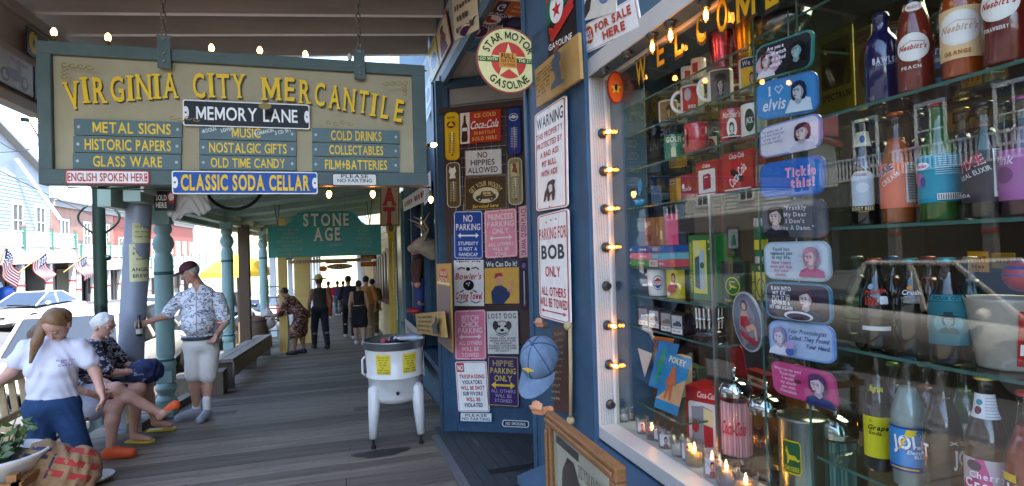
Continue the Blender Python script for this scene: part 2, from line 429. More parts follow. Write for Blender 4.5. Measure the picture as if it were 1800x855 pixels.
# boardwalk: cross planks, one mesh
WOOD = mat('766c5f', .8, spec=.25, var=.45, scale=3., bump=.5, island=.33, stretch=(.5, 9, 9), stain=('4a453f', .62, 1.6))
NAIL = mat('1d1a17', .6, .5, var=0)
mb = MB(WOOD); y = -3.
while y < 58:
    wd = random.uniform(.17, .2); g = random.uniform(.009, .016); x0, x1 = (-2.72, .98) if y > 5.3 or y < 2.6 else (-2.72, .72)
    z0 = gz(y)+random.uniform(-.004, .004); z1 = gz(y+wd-g)+random.uniform(-.003, .003); tl = random.uniform(-.003, .003)
    cut = random.choice([None, None, random.uniform(-1.8, .2)])
    for xa, xb in ([(x0, x1)] if cut is None else [(x0, cut-.003), (cut+.003, x1)]):
        mb.hexa([(xa, y, z0-.05), (xb, y, z0-.05), (xb, y+wd-g, z1-.05), (xa, y+wd-g, z1-.05), (xa, y, z0+tl), (xb, y, z0-tl), (xb, y+wd-g, z1-tl), (xa, y+wd-g, z1+tl)])
    for xn in (-2.45, -1.2, -.02, .62):
        for dy in (.25, .72):
            xx = xn+random.uniform(-.02, .02); yy = y+wd*dy; zz = max(z0, z1)+.0045-SL*wd*dy*0; mb.add([(xx+.006*a_, yy+.006*b_, z0+(z1-z0)*dy+.0045) for a_, b_ in ((1, .4), (.4, 1), (-.4, 1), (-1, .4), (-1, -.4), (-.4, -1), (.4, -1), (1, -.4))], [tuple(range(8))], NAIL)
    y += wd
mb.hexa([(-2.78, -3, gz(-3)-.3), (-2.68, -3, gz(-3)-.3), (-2.68, 58, gz(58)-.3), (-2.78, 58, gz(58)-.3), (-2.78, -3, gz(-3)-.056), (-2.68, -3, gz(-3)-.056), (-2.68, 58, gz(58)-.056), (-2.78, 58, gz(58)-.056)])
mb.hexa([(-2.6, -3, gz(-3)-.3), (4, -3, gz(-3)-.3), (4, 58, gz(58)-.3), (-2.6, 58, gz(58)-.3), (-2.6, -3, gz(-3)-.07), (4, -3, gz(-3)-.07), (4, 58, gz(58)-.07), (-2.6, 58, gz(58)-.07)], mat('1c1a18', 1, var=0))
tag(mb.build('boardwalk'), kind='structure')
# entry floor of the shop, worn paint on boards
mb = MB(mat('3b4247', .7, var=.4, scale=4, bump=.2, stretch=(8, 1, 1), stain=('7a7670', .6, 2.2)), mat('8a8d8e', .45, .6, var=.2))
for k in range(9):
    x0 = .79+k*.1
    mb.hexa([(x0, 2.6, gz(2.6)-.04), (x0+.096, 2.6, gz(2.6)-.04), (x0+.096, 5.6, gz(5.6)-.04), (x0, 5.6, gz(5.6)-.04), (x0, 2.6, gz(2.6)+.015), (x0+.096, 2.6, gz(2.6)+.015), (x0+.096, 5.6, gz(5.6)+.015), (x0, 5.6, gz(5.6)+.015)], 0)
for a, b, h in ((.722, .75, .016), (.752, .772, .022), (.774, .79, .018)):
    mb.hexa([(a, 2.6, gz(2.6)-.04), (b, 2.6, gz(2.6)-.04), (b, 5.3, gz(5.3)-.04), (a, 5.3, gz(5.3)-.04), (a, 2.6, gz(2.6)+h), (b, 2.6, gz(2.6)+h), (b, 5.3, gz(5.3)+h), (a, 5.3, gz(5.3)+h)], 1)
for x0, y0, x1, y1 in ((.98, 4.05, 1.5, 4.15), (.93, 3.62, 1.5, 3.75)):   # black grip strips
    z0 = gz(y0)+.019; z1 = gz(y1)+.019
    mb.add([(x0, y0, z0), (x1, y0, z0), (x1, y1, z1), (x0, y1, z1)], [(0, 1, 2, 3)], mat('17181a', .9, var=.2))
tag(mb.build('entry_floor'), kind='structure')
# hills beyond the town
mb = MB(mat('8d8a6c', .95, var=.3, scale=.03))
vs = []
N = 24
for i in range(N+1):
    a = -1.5+2.6*i/N; R_ = 620
    x, y_ = R_*math.sin(a), R_*math.cos(a); h = 40+28*math.sin(i*1.1)+16*math.sin(i*2.7+1)
    vs += [(x, y_, -60), (x*1.15, y_*1.15, h+20*max(0, -math.sin(a)))]
mb.add(vs, [(2*i, 2*i+1, 2*i+3, 2*i+2) for i in range(N)], None, True); tag(mb.build('hills'), kind='structure')

# ================================================================ THE SHOP
BLUE = mat('4c6674', .6, spec=.25, var=.2, scale=5, bump=.1, stain=('6b7c84', .66, 5))
BLUED = mat('355168', .55, spec=.25, var=.28, scale=7, bump=.12, stain=('5d7284', .67, 9))
GREYW = mat('b5b3ac', .55, var=.12, scale=3)
WHITEP = mat('bdb9b0', .4, var=.08, scale=6, stain=('a9a498', .7, 5))
DARK = mat('15120f', .8, var=.2)
WX = .95
shop = thing('shop_building', 'blue painted shop with recessed corner entry and lit display window', 'shop', (WX, 2, gz(2)))
mb = MB(BLUE)
mb.bx(WX, 1.25, -9, -1.4, -.4, 7.2); mb.bx(WX, 1.25, -1.4, 2.05, 2.53, 7.2); mb.bx(WX, 1.03, -1.4, 2.05, -.2, 1.07)
mb.bx(WX, 1.25, 2.83, 5.62, 3.52, 7.2); mb.bx(WX, 1.25, 5.62, 9.7, 2.75, 7.2); mb.bx(1.0, 1.2, 5.62, 9.7, -.5, .66)
mb.bx(1.25, 9, 9.5, 9.7, -1, 7.2); mb.bx(1.25, 9, -9, -8.8, -1, 7.2); mb.bx(8.8, 9, -8.8, 9.5, -1, 7.2); mb.bx(1.25, 8.8, -8.8, 9.5, 7.0, 7.15)
mb.build('wall', shop)
mb = MB(BLUED); mb.bx(.93, 1.2, 2.05, 2.83, -.2, 3.6); mb.bx(.92, .93, 2.77, 2.82, .2, 3.6); mb.build('pilaster', shop, bevel=.004)
mb = MB(BLUED); mb.bx(.86, 1.0, 5.36, 5.64, -.2, 3.5); mb.bx(.845, .86, 5.44, 5.56, -.2, 3.5); mb.build('pilaster', shop, bevel=.004)
mb = MB(BLUE); mb.bx(.925, .972, 2.84, 5.66, 3.46, 3.56); mb.build('lintel', shop, bevel=.004)
mb = MB(mat('9aa0a0', .6, var=.14, scale=4))   # fascia boards above the entry
for k in range(5): mb.bx(.935, .949, 2.84, 9.6, 3.565+k*.11, 3.67+k*.11)
mb.build('fascia', shop)
# recess: splayed far wall, back door, near splay, soffit
A = V((.9, 5.40, 0)); B = V((1.66, 4.91, 0)); DU = (B-A).normalized(); DN = V((-DU.y, DU.x, 0)); DN = -DN if DN.y > 0 else DN
DP = (tuple(A), tuple(DN))
def dpt(s_, z, off=0): p = A+DU*s_+DN*off; return V((p.x, p.y, z))
def dbox(mb, s0, s1, z0, z1, o0, o1, m=None):
    P = [dpt(s0, z0, o0), dpt(s1, z0, o0), dpt(s1, z0, o1), dpt(s0, z0, o1)]; Q = [V((p.x, p.y, z1)) for p in P]
    mb.hexa(P+Q, m)
mb = MB(mat('8f918c', .6, var=.15, scale=4))
for k in range(12): dbox(mb, 0, 1.0, -.1+k*.306, .2+k*.306, -.1, -.02)
mb.build('entry_wall', shop)
mb = MB(BLUED)
dbox(mb, .02, .9, 0.02, .95, -.02, .004); dbox(mb, .1, .13, .2, 2.0, -.02, .03)
dbox(mb, 0, .1, 3.1, 3.5, -.02, .02); dbox(mb, .1, .9, 3.42, 3.5, -.02, .02); dbox(mb, .03, .1, 0, 3.1, -.02, .012)
mb.build('panel', shop, bevel=.003)
DKB = mat('3a2117', .55, var=.3, scale=6, stretch=(6, 6, .6))
zt = (at(779, 194, P=DP).z+at(918, 175, P=DP).z)/2
mb = MB(DKB); dbox(mb, .0, .9, .96, zt, .006, .022); dbox(mb, .0, .9, zt-.06, zt, .022, .04); dbox(mb, .84, .9, .96, zt-.06, .022, .04); mb.build('sign_board', shop, bevel=.003)
mb = MB(mat('3a2a22', .5, var=.3), mat('10100f', .2, var=0)); mb.bx(1.7, 1.78, 3.5, 4.9, 0, 3.5); mb.bx(1.69, 1.7, 3.75, 4.65, 1.2, 2.5, 1)
o = mb.build('door', shop); mb = MB(mat('8a6a35', .3, 1)); mb.sphere((1.66, 3.72, 1.1), .03); mb.cyl((1.66, 3.72, 1.1), (1.7, 3.72, 1.1), .012); mb.build('knob', o)
mb = MB(BLUED); mb.hexa([(1.2, 2.75, -.2), (1.8, 3.45, -.2), (1.7, 3.5, -.2), (1.15, 2.85, -.2), (1.2, 2.75, 3.5), (1.8, 3.45, 3.5), (1.7, 3.5, 3.5), (1.15, 2.85, 3.5)]); mb.build('entry_wall', shop)
mb = MB(GREYW)
for k in range(8): mb.bx(.96+k*.105, 1.06+k*.105, 2.83, 5.62, 3.516, 3.55)
mb.bx(.96, 1.9, 2.83, 5.62, 3.551, 3.6, mat('2a2a28', .8)); mb.build('soffit', shop)
# ledge under the display window (sloping boards)
mb = MB(BLUED)
for a, b, z0, z1 in ((.60, .775, .985, 1.03), (.78, .948, 1.032, 1.075)): mb.hexa([(a, -1.5, z0-.03), (b, -1.5, z1-.03), (b, 2.05, z1-.03), (a, 2.05, z0-.03), (a, -1.5, z0), (b, -1.5, z1), (b, 2.05, z1), (a, 2.05, z0)])
mb.bx(.63, .66, -1.5, 2.05, 0, .955); mb.bx(.66, .95, 2.0, 2.05, 0, .955); mb.build('ledge', shop, bevel=.003)
# display window: reveals, sill, pane, bulbs, lettering
GX = 1.022
mb = MB(WHITEP); mb.bx(.945, 1.035, 2.05, 2.12, 1.1, 2.60); mb.bx(.945, 1.035, -1.4, 2.05, 2.53, 2.60); mb.bx(.945, 1.16, -1.4, 2.05, 1.085, 1.135)
mb.bx(.945, 1.07, -1.46, -1.4, 1.1, 2.6); mb.bx(1.010, 1.034, 2.035, 2.05, 1.135, 2.53); mb.bx(1.010, 1.034, -1.4, 2.035, 2.515, 2.53)
win = mb.build('display_window', shop, bevel=.003)
mb = MB(glass_mat('window_glass', (.95, .96, .95), 1.5, 1.1)); mb.bx(GX-.003, GX+.003, -1.4, 2.034, 1.137, 2.514); mb.build('pane', win)
BULBON = mat('ffb056', .3, emit=6, var=0, ecol='ff9a3c'); BULBGL = glass_mat('bulb_glass', (1, .93, .8), 1.45)
SOCK = mat('4c4a46', .4, .7)
def bulb(p, d, parent, lit=True, name='bulb', r=.0135):
    d = V(d).normalized(); q = d.to_track_quat('Z', 'Y').to_matrix().to_4x4(); p = V(p)
    mb = MB(SOCK); mb.lathe([(.02, 0), (.02, .008), (.014, .012), (.013, .022)], p, 10, T=q)
    if lit:
        mb.lathe([(.010, .022), (r, .034), (r, .05), (.011, .062), (.001, .068)], p, 10, m=BULBGL, T=q)
        mb.lathe([(.003, .024), (.0065, .036), (.0065, .05), (.001, .056)], p, 8, m=BULBON, T=q)
    return mb.build(name, parent)
for px, py, lit in ((1058, 235, 1), (1060, 301, 1), (1062, 368, 1), (1064, 435, 1), (1065, 503, 0), (1067, 572, 1), (1070, 641, 1), (1072, 711, 0)):
    p = at(px, py, Y=2.047); bulb((p.x, 2.049, p.z), (.25, -1, 0), win, lit)
for px, py, lit in ((1062, 122, 0), (1102, 93, 0), (1146, 62, 1), (1178, 41, 1), (1240, 3, 1)):
    p = at(px, py, z=2.527); bulb((min(max(p.x, .96), 1.0), p.y, 2.529), (0, 0, -1), win, lit)
# lettering on the glass
GOLD = mat('c9a21a', .35, .3, var=.1); BLK = mat('0e0d0c', .5, var=0)
p0 = at(1098, 138, X=GX-.006); p1 = at(1372, -8, X=GX-.006)
sg = Sign(p0+V((0, 0, .06)), V((0, p1.y-p0.y, 0)), V((0, 0, -.12)), 1000, 150, th=0.001)
zs = [at(1130, 125, X=GX), at(1165, 92, X=GX), at(1198, 72, X=GX), at(1238, 48, X=GX), at(1276, 28, X=GX), at(1318, 5, X=GX), at(1365, -20, X=GX)]
for ch, q in zip('WELCOME', zs):
    u_ = (p0.y-q.y)/(p0.y-p1.y)*1000; vv = (p0.z+.06-q.z)/.12*150
    sg.text(ch, u_+5, vv+4, 105 if ch in 'WM' else 72, 120, BLK, bold=2, serif=True)
    sg.text(ch, u_, vv, 90 if ch in 'WM' else 56, 108, GOLD, bold=1, serif=False)
sg.text('"', 25, 120, 25, 55, BLK)
sg.mb['lettering'].build('lettering', win)
# interior of the shop
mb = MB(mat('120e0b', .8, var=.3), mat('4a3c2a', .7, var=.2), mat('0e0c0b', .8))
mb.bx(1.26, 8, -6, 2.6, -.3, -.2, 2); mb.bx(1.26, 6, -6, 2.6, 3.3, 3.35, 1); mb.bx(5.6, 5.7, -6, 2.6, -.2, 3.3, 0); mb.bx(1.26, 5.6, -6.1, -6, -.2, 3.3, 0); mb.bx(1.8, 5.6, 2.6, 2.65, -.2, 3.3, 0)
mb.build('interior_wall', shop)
mb = MB(mat('6a665e', .6, var=.15)); mb.bx(1.036, 1.32, 2.26, 2.30, 1.07, 2.6); mb.bx(1.036, 1.05, 2.121, 2.26, 1.07, 2.6); mb.bx(1.26, 1.30, 2.22, 2.26, 1.07, 2.6); mb.build('side_panel', shop)
mb = MB(mat('3b2c20', .6, var=.25)); mb.bx(1.161, 1.95, -1.4, 2.26, 1.03, 1.08); mb.bx(1.03, 1.161, -1.4, 2.05, .98, 1.084); mb.build('window_floor', shop)
# far window of the shop
mb = MB(BLUED)
for y0, y1 in ((5.66, 5.8), (7.05, 7.2), (8.4, 8.52), (9.5, 9.7)): mb.bx(.93, 1.06, y0, y1, .66, 2.76)
mb.bx(.86, 1.06, 5.64, 9.7, .6, .66); mb.bx(.93, 1.06, 5.8, 9.5, 2.62, 2.76)
fw = mb.build('window_frame', shop, bevel=.003)
mb = MB(glass_mat('window_glass', (.95, .96, .95), 1.5, 1.1)); mb.bx(1.0, 1.006, 5.8, 9.5, .66, 2.62); mb.build('pane', fw)
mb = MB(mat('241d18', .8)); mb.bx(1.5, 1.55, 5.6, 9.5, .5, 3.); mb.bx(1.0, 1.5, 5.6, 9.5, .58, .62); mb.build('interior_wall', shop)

# ---------------------------------------------------------------- porch of the shop
RSIDE = mat('a2a29e', .75, var=.2, scale=2.5, stretch=(.5, 3, 3), stain=('6f665a', .66, 2)); RLOW = mat('efece6', .7, var=.15, scale=3)
p1r = thing('porch_roof', 'grey raftered porch roof above the boardwalk in front of the shop', 'porch roof', (-.7, 2, 3.6))
def rz_(x): return 4.07+.083*(x-.95)
mb0 = MB(mat('b6b4af', .8, var=.15))
for k in range(16):
    x0 = -2.9+k*.24
    mb0.hexa([(x0, 1.0, rz_(x0)+.245), (x0+.232, 1.0, rz_(x0+.232)+.245), (x0+.232, 6.5, rz_(x0+.232)+.245), (x0, 6.5, rz_(x0)+.245), (x0, 1.0, rz_(x0)+.27), (x0+.232, 1.0, rz_(x0+.232)+.27), (x0+.232, 6.5, rz_(x0+.232)+.27), (x0, 6.5, rz_(x0)+.27)])
mb0.hexa([(-2.9, 1.0, rz_(-2.9)+.275), (.94, 1.0, rz_(.94)+.275), (.94, 6.5, rz_(.94)+.275), (-2.9, 6.5, rz_(-2.9)+.275), (-2.9, 1.0, rz_(-2.9)+.31), (.94, 1.0, rz_(.94)+.31), (.94, 6.5, rz_(.94)+.31), (-2.9, 6.5, rz_(-2.9)+.31)], mat('5b5650', .9))
mb0.build('roof_deck', p1r)
for k, y in enumerate([1.25, 1.8, 2.3, 2.8, 3.3, 3.8, 4.27, 4.74, 5.2, 5.66, 6.26]):
    mb = MB(RSIDE)
    for xa, xb in ((-2.75, .93),):
        T = .024
        P = [(xa, y-T, rz_(xa)), (xb, y-T, rz_(xb)), (xb, y+T, rz_(xb)), (xa, y+T, rz_(xa))]
        mb.hexa(P+[(x, q, z+.243) for x, q, z in P])
        mb.hexa([(x, y+(q-y)*.98, z-.006) for x, q, z in P]+[(x, y+(q-y)*.98, z-.001) for x, q, z in P], RLOW)  # underside strip in a paler colour, painting in the light it catches
    mb.build('rafter', p1r)
BEAMC = mat('8f8a80', .7, var=.2, scale=2)
mb = MB(BEAMC); mb.bx(-2.42, -2.3, 1.0, 6.6, 3.02, 3.78); mb.bx(-2.3, -2.26, 1.0, 6.6, 3.68, 3.76); mb.bx(-2.3, -2.27, 1.0, 6.6, 3.0, 3.08); mb.bx(-2.3, -2.28, 1.0, 6.6, 3.36, 3.42); mb.build('beam', p1r, bevel=.004)
# grey steel post holding the beam (leans a little)
mb = MB(mat('848c98', .45, .1, var=.15, scale=4, stain=('6c7075', .66, 6)))
a_ = at(248, 300, Y=7.1); b_ = at(226, 700, Y=7.1); d_ = (a_-b_).normalized(); POSTAX = (b_-d_*.35, d_)
mb.cyl(b_-d_*.35, b_+d_*3.9, .125, n=24); mb.cyl(b_-d_*.33, b_-d_*.30, .2, n=24)
tag(mb.build('steel_post'), 'thick round grey steel post with yellow flyers taped to it', 'post')
# near posts of the porch behind the photographer
y = 1.3; mb = MB(mat('848c98', .45, .1, var=.15)); mb.cyl((-2.36, y, gz(y)), (-2.36, y, 3.02), .1, n=20); mb.cyl((-2.36, y, gz(y)), (-2.36, y, gz(y)+.03), .17, n=20)
tag(mb.build('steel_post'), 'plain grey porch post at the street edge beside the photographer', 'post')
# ---------------------------------------------------------------- green porch
GRN = mat('9db3a4', .6, var=.1, scale=3); TURN = mat('8fb0aa', .5, var=.14, scale=5, stain=('b9c9c2', .68, 7)); TEAL = mat('1f5a58', .5)
p2 = thing('porch_roof', 'pale green boarded porch ceiling carried by turned columns', 'porch roof', (-.7, 11, 2.7))
def cz(x): return 3.02+.13*(x-.95)
mb = MB(GRN)
for k in range(14):
    x0 = -2.42+k*.24
    P = [(x0, 6.62, cz(x0)), (x0+.232, 6.62, cz(x0+.232)), (x0+.232, 16.6, cz(x0+.232)), (x0, 16.6, cz(x0))]
    mb.hexa(P+[(x, y, z+.03) for x, y, z in P])
P = [(-2.5, 6.62, cz(-2.5)+.035), (.95, 6.62, cz(.95)+.035), (.95, 16.6, cz(.95)+.035), (-2.5, 16.6, cz(-2.5)+.035)]; mb.hexa(P+[(x, y, z+.05) for x, y, z in P], mat('6b6660', .9))
mb.build('ceiling', p2)
for k in range(6):
    y = 7.4+1.65*k; mb = MB(GRN); P = [(-2.3, y-.03, cz(-2.3)-.09), (.93, y-.03, cz(.93)-.09), (.93, y+.03, cz(.93)-.09), (-2.3, y+.03, cz(-2.3)-.09)]; mb.hexa(P+[(x, q, z+.088) for x, q, z in P]); mb.build('rafter', p2)
mb = MB(GRN, RLOW); mb.bx(-2.22, -2.06, 6.7, 16.6, 2.46, 2.6); mb.bx(-2.42, -2.3, 6.62, 16.6, 2.4, 2.62); mb.bx(-2.06, -2.03, 6.7, 16.6, 2.56, 2.64, 1); mb.build('beam', p2, bevel=.004)
def turned(x, y, zt, lab, grp=None, wood=TURN, band=TEAL):
    zb = gz(y); H = zt-zb
    prof = [(.07, .30), (.10, .33), (.115, .37), (.10, .41), (.075, .43), (.085, .46), (.115, .52), (.12, .56), (.10, .60), (.09, .62)]
    o = MB(wood)
    o.box((x, y, zb+.09), (.2, .2, .18)); o.lathe([(.1, .18), (.115, .2), (.1, .23), (.075, .25), (.1, .30), (.12, .34), (.1, .39), (.07, .42)], (x, y, zb), 20)
    o.box((x, y, zb+.48), (.17, .17, .14)); o.lathe([(.07, .54), (.1, .57), (.115, .62), (.1, .67), (.082, .70), (.098, .74), (.1, H-.62), (.092, H-.58), (.075, H-.54), (.1, H-.49), (.118, H-.43), (.1, H-.36), (.07, H-.32), (.09, H-.29), (.1, H-.25), (.08, H-.2)], (x, y, zb), 20)
    o.box((x, y, zb+H-.1), (.19, .19, .2))
    o = o.build('turned_column', bevel=.005); tag(o, lab, 'column', grp)
    b = MB(band); b.cyl((x, y, zb+H-.80), (x, y, zb+H-.76), .104, n=20); b.cyl((x, y, zb+.665), (x, y, zb+.69), .109, n=20); b.build('painted_band', o)
for px, Y, zc, lab in ((288, 7.62, 2.46, 'pale green turned wooden column nearest the man in the patterned shirt, at his left elbow'), (400, 11.05, 2.56, 'pale green turned wooden column just behind the man in the burgundy cap'), (463, 15.4, 2.58, 'slim pale green turned column at the left edge of the teal hanging sign')):
    p = at(px, 480, Y=Y); turned(p.x, Y, zc-.0, lab, 'turned columns along the green porch')
# brown timber post
p = at(430, 480, Y=12.6); mb = MB(mat('5b4634', .7, var=.3, stretch=(6, 6, .6))); mb.box((p.x, 12.6, (gz(12.6)+2.5)/2), (.2, .2, 2.5-gz(12.6))); tag(mb.build('timber_post', bevel=.01), 'rough brown timber post with a green tag behind the bench', 'post')
# ================================================================ SIGNS
W_, K_, RED_, BLU_, YEL_, CRM_, GRN_, PNK_ = 'efece4', '141312', 'b3211c', '1d4a94', 'e3bb1c', 'e6dcae', '1d6b46', 'e38da0'
def holes(s, pts, r=1.6, c='3a3a3a'):
    for x, y in pts: s.ell(x, y, r, r, c)
# ---- the big hanging sign
MY = 3.8
TLm, TRm, BLm = at(73, 76, Y=MY), at(745, 118, Y=MY), at(65, 326, Y=MY)
zt_, zb_ = (TLm.z+TRm.z)/2, BLm.z; xl, xr = TLm.x-.01, TRm.x
MW, MH = xr-xl, zt_-zb_
MX = lambda u: xl+MW*u/672.; MZ = lambda v: zt_-MH*v/250.      # drawing units of the big sign
SGREEN = mat('586662', .6, spec=.2, var=.2, scale=5, bump=.04); TANP = mat('ab9f80', .7, spec=.15, var=.18, scale=3, stain=('9b8e70', .62, 4))
big = thing('hanging_sign', 'large tan shop sign in a grey green frame with carved yellow letters', 'sign', ((xl+xr)/2, MY, zb_))
def UV(px, py): p = at(px, py, Y=MY); return (p.x-xl)/MW*672, (zt_-p.z)/MH*250
i0, i1, j0, j1 = UV(97, 200)[0], UV(725, 220)[0], UV(400, 117)[1], UV(400, 302)[1]
mb = MB(TANP); mb.bx(MX(i0-4), MX(i1+4), MY-.012, MY+.03, MZ(j1+4), MZ(j0-4)); mb.build('panel', big)
mb = MB(SGREEN)
mb.bx(xl, xr, MY-.045, MY+.05, MZ(j0), MZ(0)); mb.bx(xl, xr, MY-.045, MY+.05, MZ(250), MZ(j1)); mb.bx(xl, MX(i0), MY-.044, MY+.049, MZ(j1+1), MZ(j0-1)); mb.bx(MX(i1), xr, MY-.044, MY+.049, MZ(j1+1), MZ(j0-1))
mb.build('frame', big, bevel=.006)
for u in (197, 541):
    mb = MB(SGREEN, mat('55524c', .4, .8)); mb.bx(MX(u-11), MX(u+11), MY-.062, MY-.048, MZ(38), MZ(-22)); mb.cyl((MX(u), MY-.07, MZ(12)), (MX(u), MY-.062, MZ(12)), .008, m=1); mb.cyl((MX(u), MY-.07, MZ(26)), (MX(u), MY-.062, MZ(26)), .008, m=1)
    mb.cyl((MX(u), MY-.07, MZ(-16)), (MX(u), MY-.045, MZ(-16)), .012, m=1); mb.build('hanger_plate', big, bevel=.002)
sgn = Sign((xl, MY-.0125, zt_), (MW, 0, 0), (0, 0, -MH), 672, 250, th=0)
CARV_SHADOW = (1.6, 2.2, '3a3626')  # painted cast shadow of the raised letters: a dark copy set aside beneath
def arc_word(t, x0, x1, w0, base, h):
    import itertools
    pl, W = text_polys(t, 1, True)
xs_ = [('V', 132, 169, 25), ('I', 155, 160, 12), ('R', 179, 160.5, 22), ('G', 210, 158.5, 24), ('I', 234, 157, 12), ('N', 257, 155, 26), ('I', 280.5, 154, 12), ('A', 303, 153, 25),
       ('C', 353, 153, 23), ('I', 375.5, 152.5, 12), ('T', 396, 154, 25), ('Y', 423, 154, 25), ('M', 480, 159, 36), ('E', 512, 160, 22), ('R', 538.5, 164.5, 23), ('C', 564, 169, 22), ('A', 590, 174, 23), ('N', 615.5, 178.5, 24), ('T', 640, 182, 21), ('I', 659, 187.5, 12), ('L', 678, 192, 18), ('E', 702, 198, 20)]
for ch, px, py, w2 in xs_:
    x, y = UV(px, py); rot = min(.2, (px-480)/220*.16) if px > 480 else (-.16*(200-px)/70 if px < 200 else -.03)
    sgn.text(ch, x, y, w2, 44 if ch != 'V' else 47, 'eec01c', bold=1, serif=True, rot=rot, shadow=CARV_SHADOW, lift=.004)
OC = '8c7433'
def scroll(x, y, fx, fy):
    for k in range(4):
        pts = [(x+fx*(k*13+7*math.cos(t)*(1-t/9)), y+fy*(k*1.5+5*math.sin(t)*(1-t/9))) for t in [i*.5 for i in range(13)]]
        sgn.line(pts, 1.6, OC, 'ornament')
    for k in range(3):
        pts = [(x+fx*(3+5*math.cos(t)*(1-t/9)), y+fy*(9+k*8+4*math.sin(t)*(1-t/9))) for t in [i*.5 for i in range(13)]]
        sgn.line(pts, 1.6, OC, 'ornament')
scroll(42, 40, 1, 1); scroll(630, 44, -1, 1); sgn.ell(368, 106, 11, 6, OC, 'ornament')
for x in (215, 480):
    for k in range(4): sgn.line([(x+k*13+6*math.cos(t)*(1-t/9), 134+(k % 2)*3+4*math.sin(t)*(1-t/9)) for t in [i*.5 for i in range(13)]], 1.5, OC, 'ornament')
sgn.mb['lettering'].build('lettering', big); sgn.mb['ornament'].build('ornament', big)
PL = [('METAL SIGNS', 134, 322, 214, 241, 123), ('HISTORIC PAPERS', 133, 321, 243.5, 270.5, 152), ('GLASS WARE', 132, 320, 272.5, 299, 108), ('MUSIC', 352, 521, 223, 248, 50), ('NOSTALGIC GIFTS', 352, 521, 250, 274.5, 140), ('OLD TIME CANDY', 352, 521, 276.5, 300, 130),
      ('COLD DRINKS', 549, 701, 229, 252.5, 98), ('COLLECTABLES', 549, 701, 254.5, 277, 104), ('FILM+BATTERIES', 549, 701, 279.5, 303, 120)]
for t, xa_, xb_, y0_, y1_, tw in PL:
    xm = (xa_+xb_)/2; a, b = UV(xa_, (y0_+y1_)/2)[0], UV(xb_, (y0_+y1_)/2)[0]; y0_, y1_ = UV(xm, y0_)[1], UV(xm, y1_)[1]
    s = Sign((MX(a), MY-.0125, MZ(y0_)), (MX(b)-MX(a), 0, 0), (0, 0, MZ(y1_)-MZ(y0_)), b-a, 24, th=.016); s.brect(mat('45605f', .5, var=.12, scale=6))
    tw = min(tw, (b-a)*.8); cx = (b-a)/2+({'METAL SIGNS': 5, 'MUSIC': -4}.get(t, 0)); s.text(t, cx, 12, tw, 16, 'ecc220', bold=1)
    holes(s, [(7, 12), (b-a-7, 12)], 2.4, 'b9b9b0')
    if t == 'MUSIC':
        s.text('ROCKIN', 18, 9, 22, 6, 'e8e8e0', rot=-.25); s.text('LOVEIN', 48, 7, 22, 6, 'e8e8e0', rot=-.25); s.text('ROMANCIN', 112, 10, 34, 6, 'e8e8e0', rot=-.25); s.text('3 CD SET', 146, 8, 30, 6, 'e8e8e0', rot=-.25)
    s.done('plaque', None, None, parent=big)
def street_plate(name, label, a, b, y0, y1, base, edge, fg, txt, th_, holes_=True, off=.046, tw=None, bold=1, arrow=False, serif=False):
    xm, ym = (a+b)/2, (y0+y1)/2; a, b = UV(a, ym)[0], UV(b, ym)[0]; y0, y1 = UV(xm, y0)[1], UV(xm, y1)[1]
    s = Sign((MX(a), MY-off, MZ(y0)), (MX(b)-MX(a), 0, 0), (0, 0, MZ(y1)-MZ(y0)), b-a, y1-y0, th=.004); s.gloss = .25
    s.brect(edge, 4); s.rrect(2, 2, b-a-2, y1-y0-2, 3, base)
    cy = (y1-y0)/2
    if holes_:
        s.ell(5, cy, 5, cy*.5, edge); s.ell(b-a-5, cy, 5, cy*.5, edge)
        holes(s, [(5, cy), (b-a-5, cy)], 1.8, '444444')
    if arrow: s.poly([(3, cy-4), (8, cy), (3, cy+4)], fg); s.poly([(b-a-3, cy-4), (b-a-8, cy), (b-a-3, cy+4)], fg)
    if isinstance(txt, str): s.text(txt, (b-a)/2, cy, tw or (b-a)*.8, th_, fg, bold=bold)
    else:
        for t, yy, w2 in txt: s.text(t, (b-a)/2, yy, w2, th_, fg, bold=bold)
    return s.done(name, label, 'sign', 'tin signs fixed to the big hanging sign')
street_plate('street_plate', 'black and white embossed street plate below the carved yellow letters', 325, 545, 183, 227, '121212', W_, 'f4f2ec', 'MEMORY LANE', 24, tw=176, off=.04)
street_plate('street_plate', 'blue street plate with thick yellow letters on the lower sign frame', 307, 559, 304, 343, '1b4f9e', W_, 'e9bf1b', 'CLASSIC SODA CELLAR', 27, tw=222, off=.052, bold=2)
street_plate('tin_sign', 'narrow white sign with red capitals at the lower left of the big sign', 123, 268, 302, 326, W_, 'b9433c', 'b9433c', 'ENGLISH SPOKEN HERE', 14, holes_=False, tw=122, off=.05, arrow=True)
street_plate('tin_sign', 'small white two line sign at the lower right of the big sign', 584, 662, 307, 329, 'd8d6cd', '3a3a38', '2a2a28', [('PLEASE', 6, 52), ('NO FARTING', 14.5, 66)], 6.5, holes_=False, off=.05)
# chains up to the rafters
CHM = mat('6b655c', .45, .7, var=.2)
for u, lab in ((197, 'rusty link chain over the left part of the big sign'), (541, 'rusty link chain over the right part of the big sign')):
    mb = MB(CHM); z = MZ(-18); k = 0
    while z < 4.15:
        T = Matrix.Rotation(PI/2 if k % 2 else .15, 3, 'Z'); pts = []
        for i in range(10):
            t = 2*PI*i/10; q = T @ V((.013*math.cos(t), 0, .032*math.sin(t))); pts.append(V((MX(u), MY-.055, z+.028))+q)
        mb.tube(pts, .0042, 6, closed=True); z += .049; k += 1
    tag(mb.build('chain'), lab, 'chain', 'chains holding the big sign')
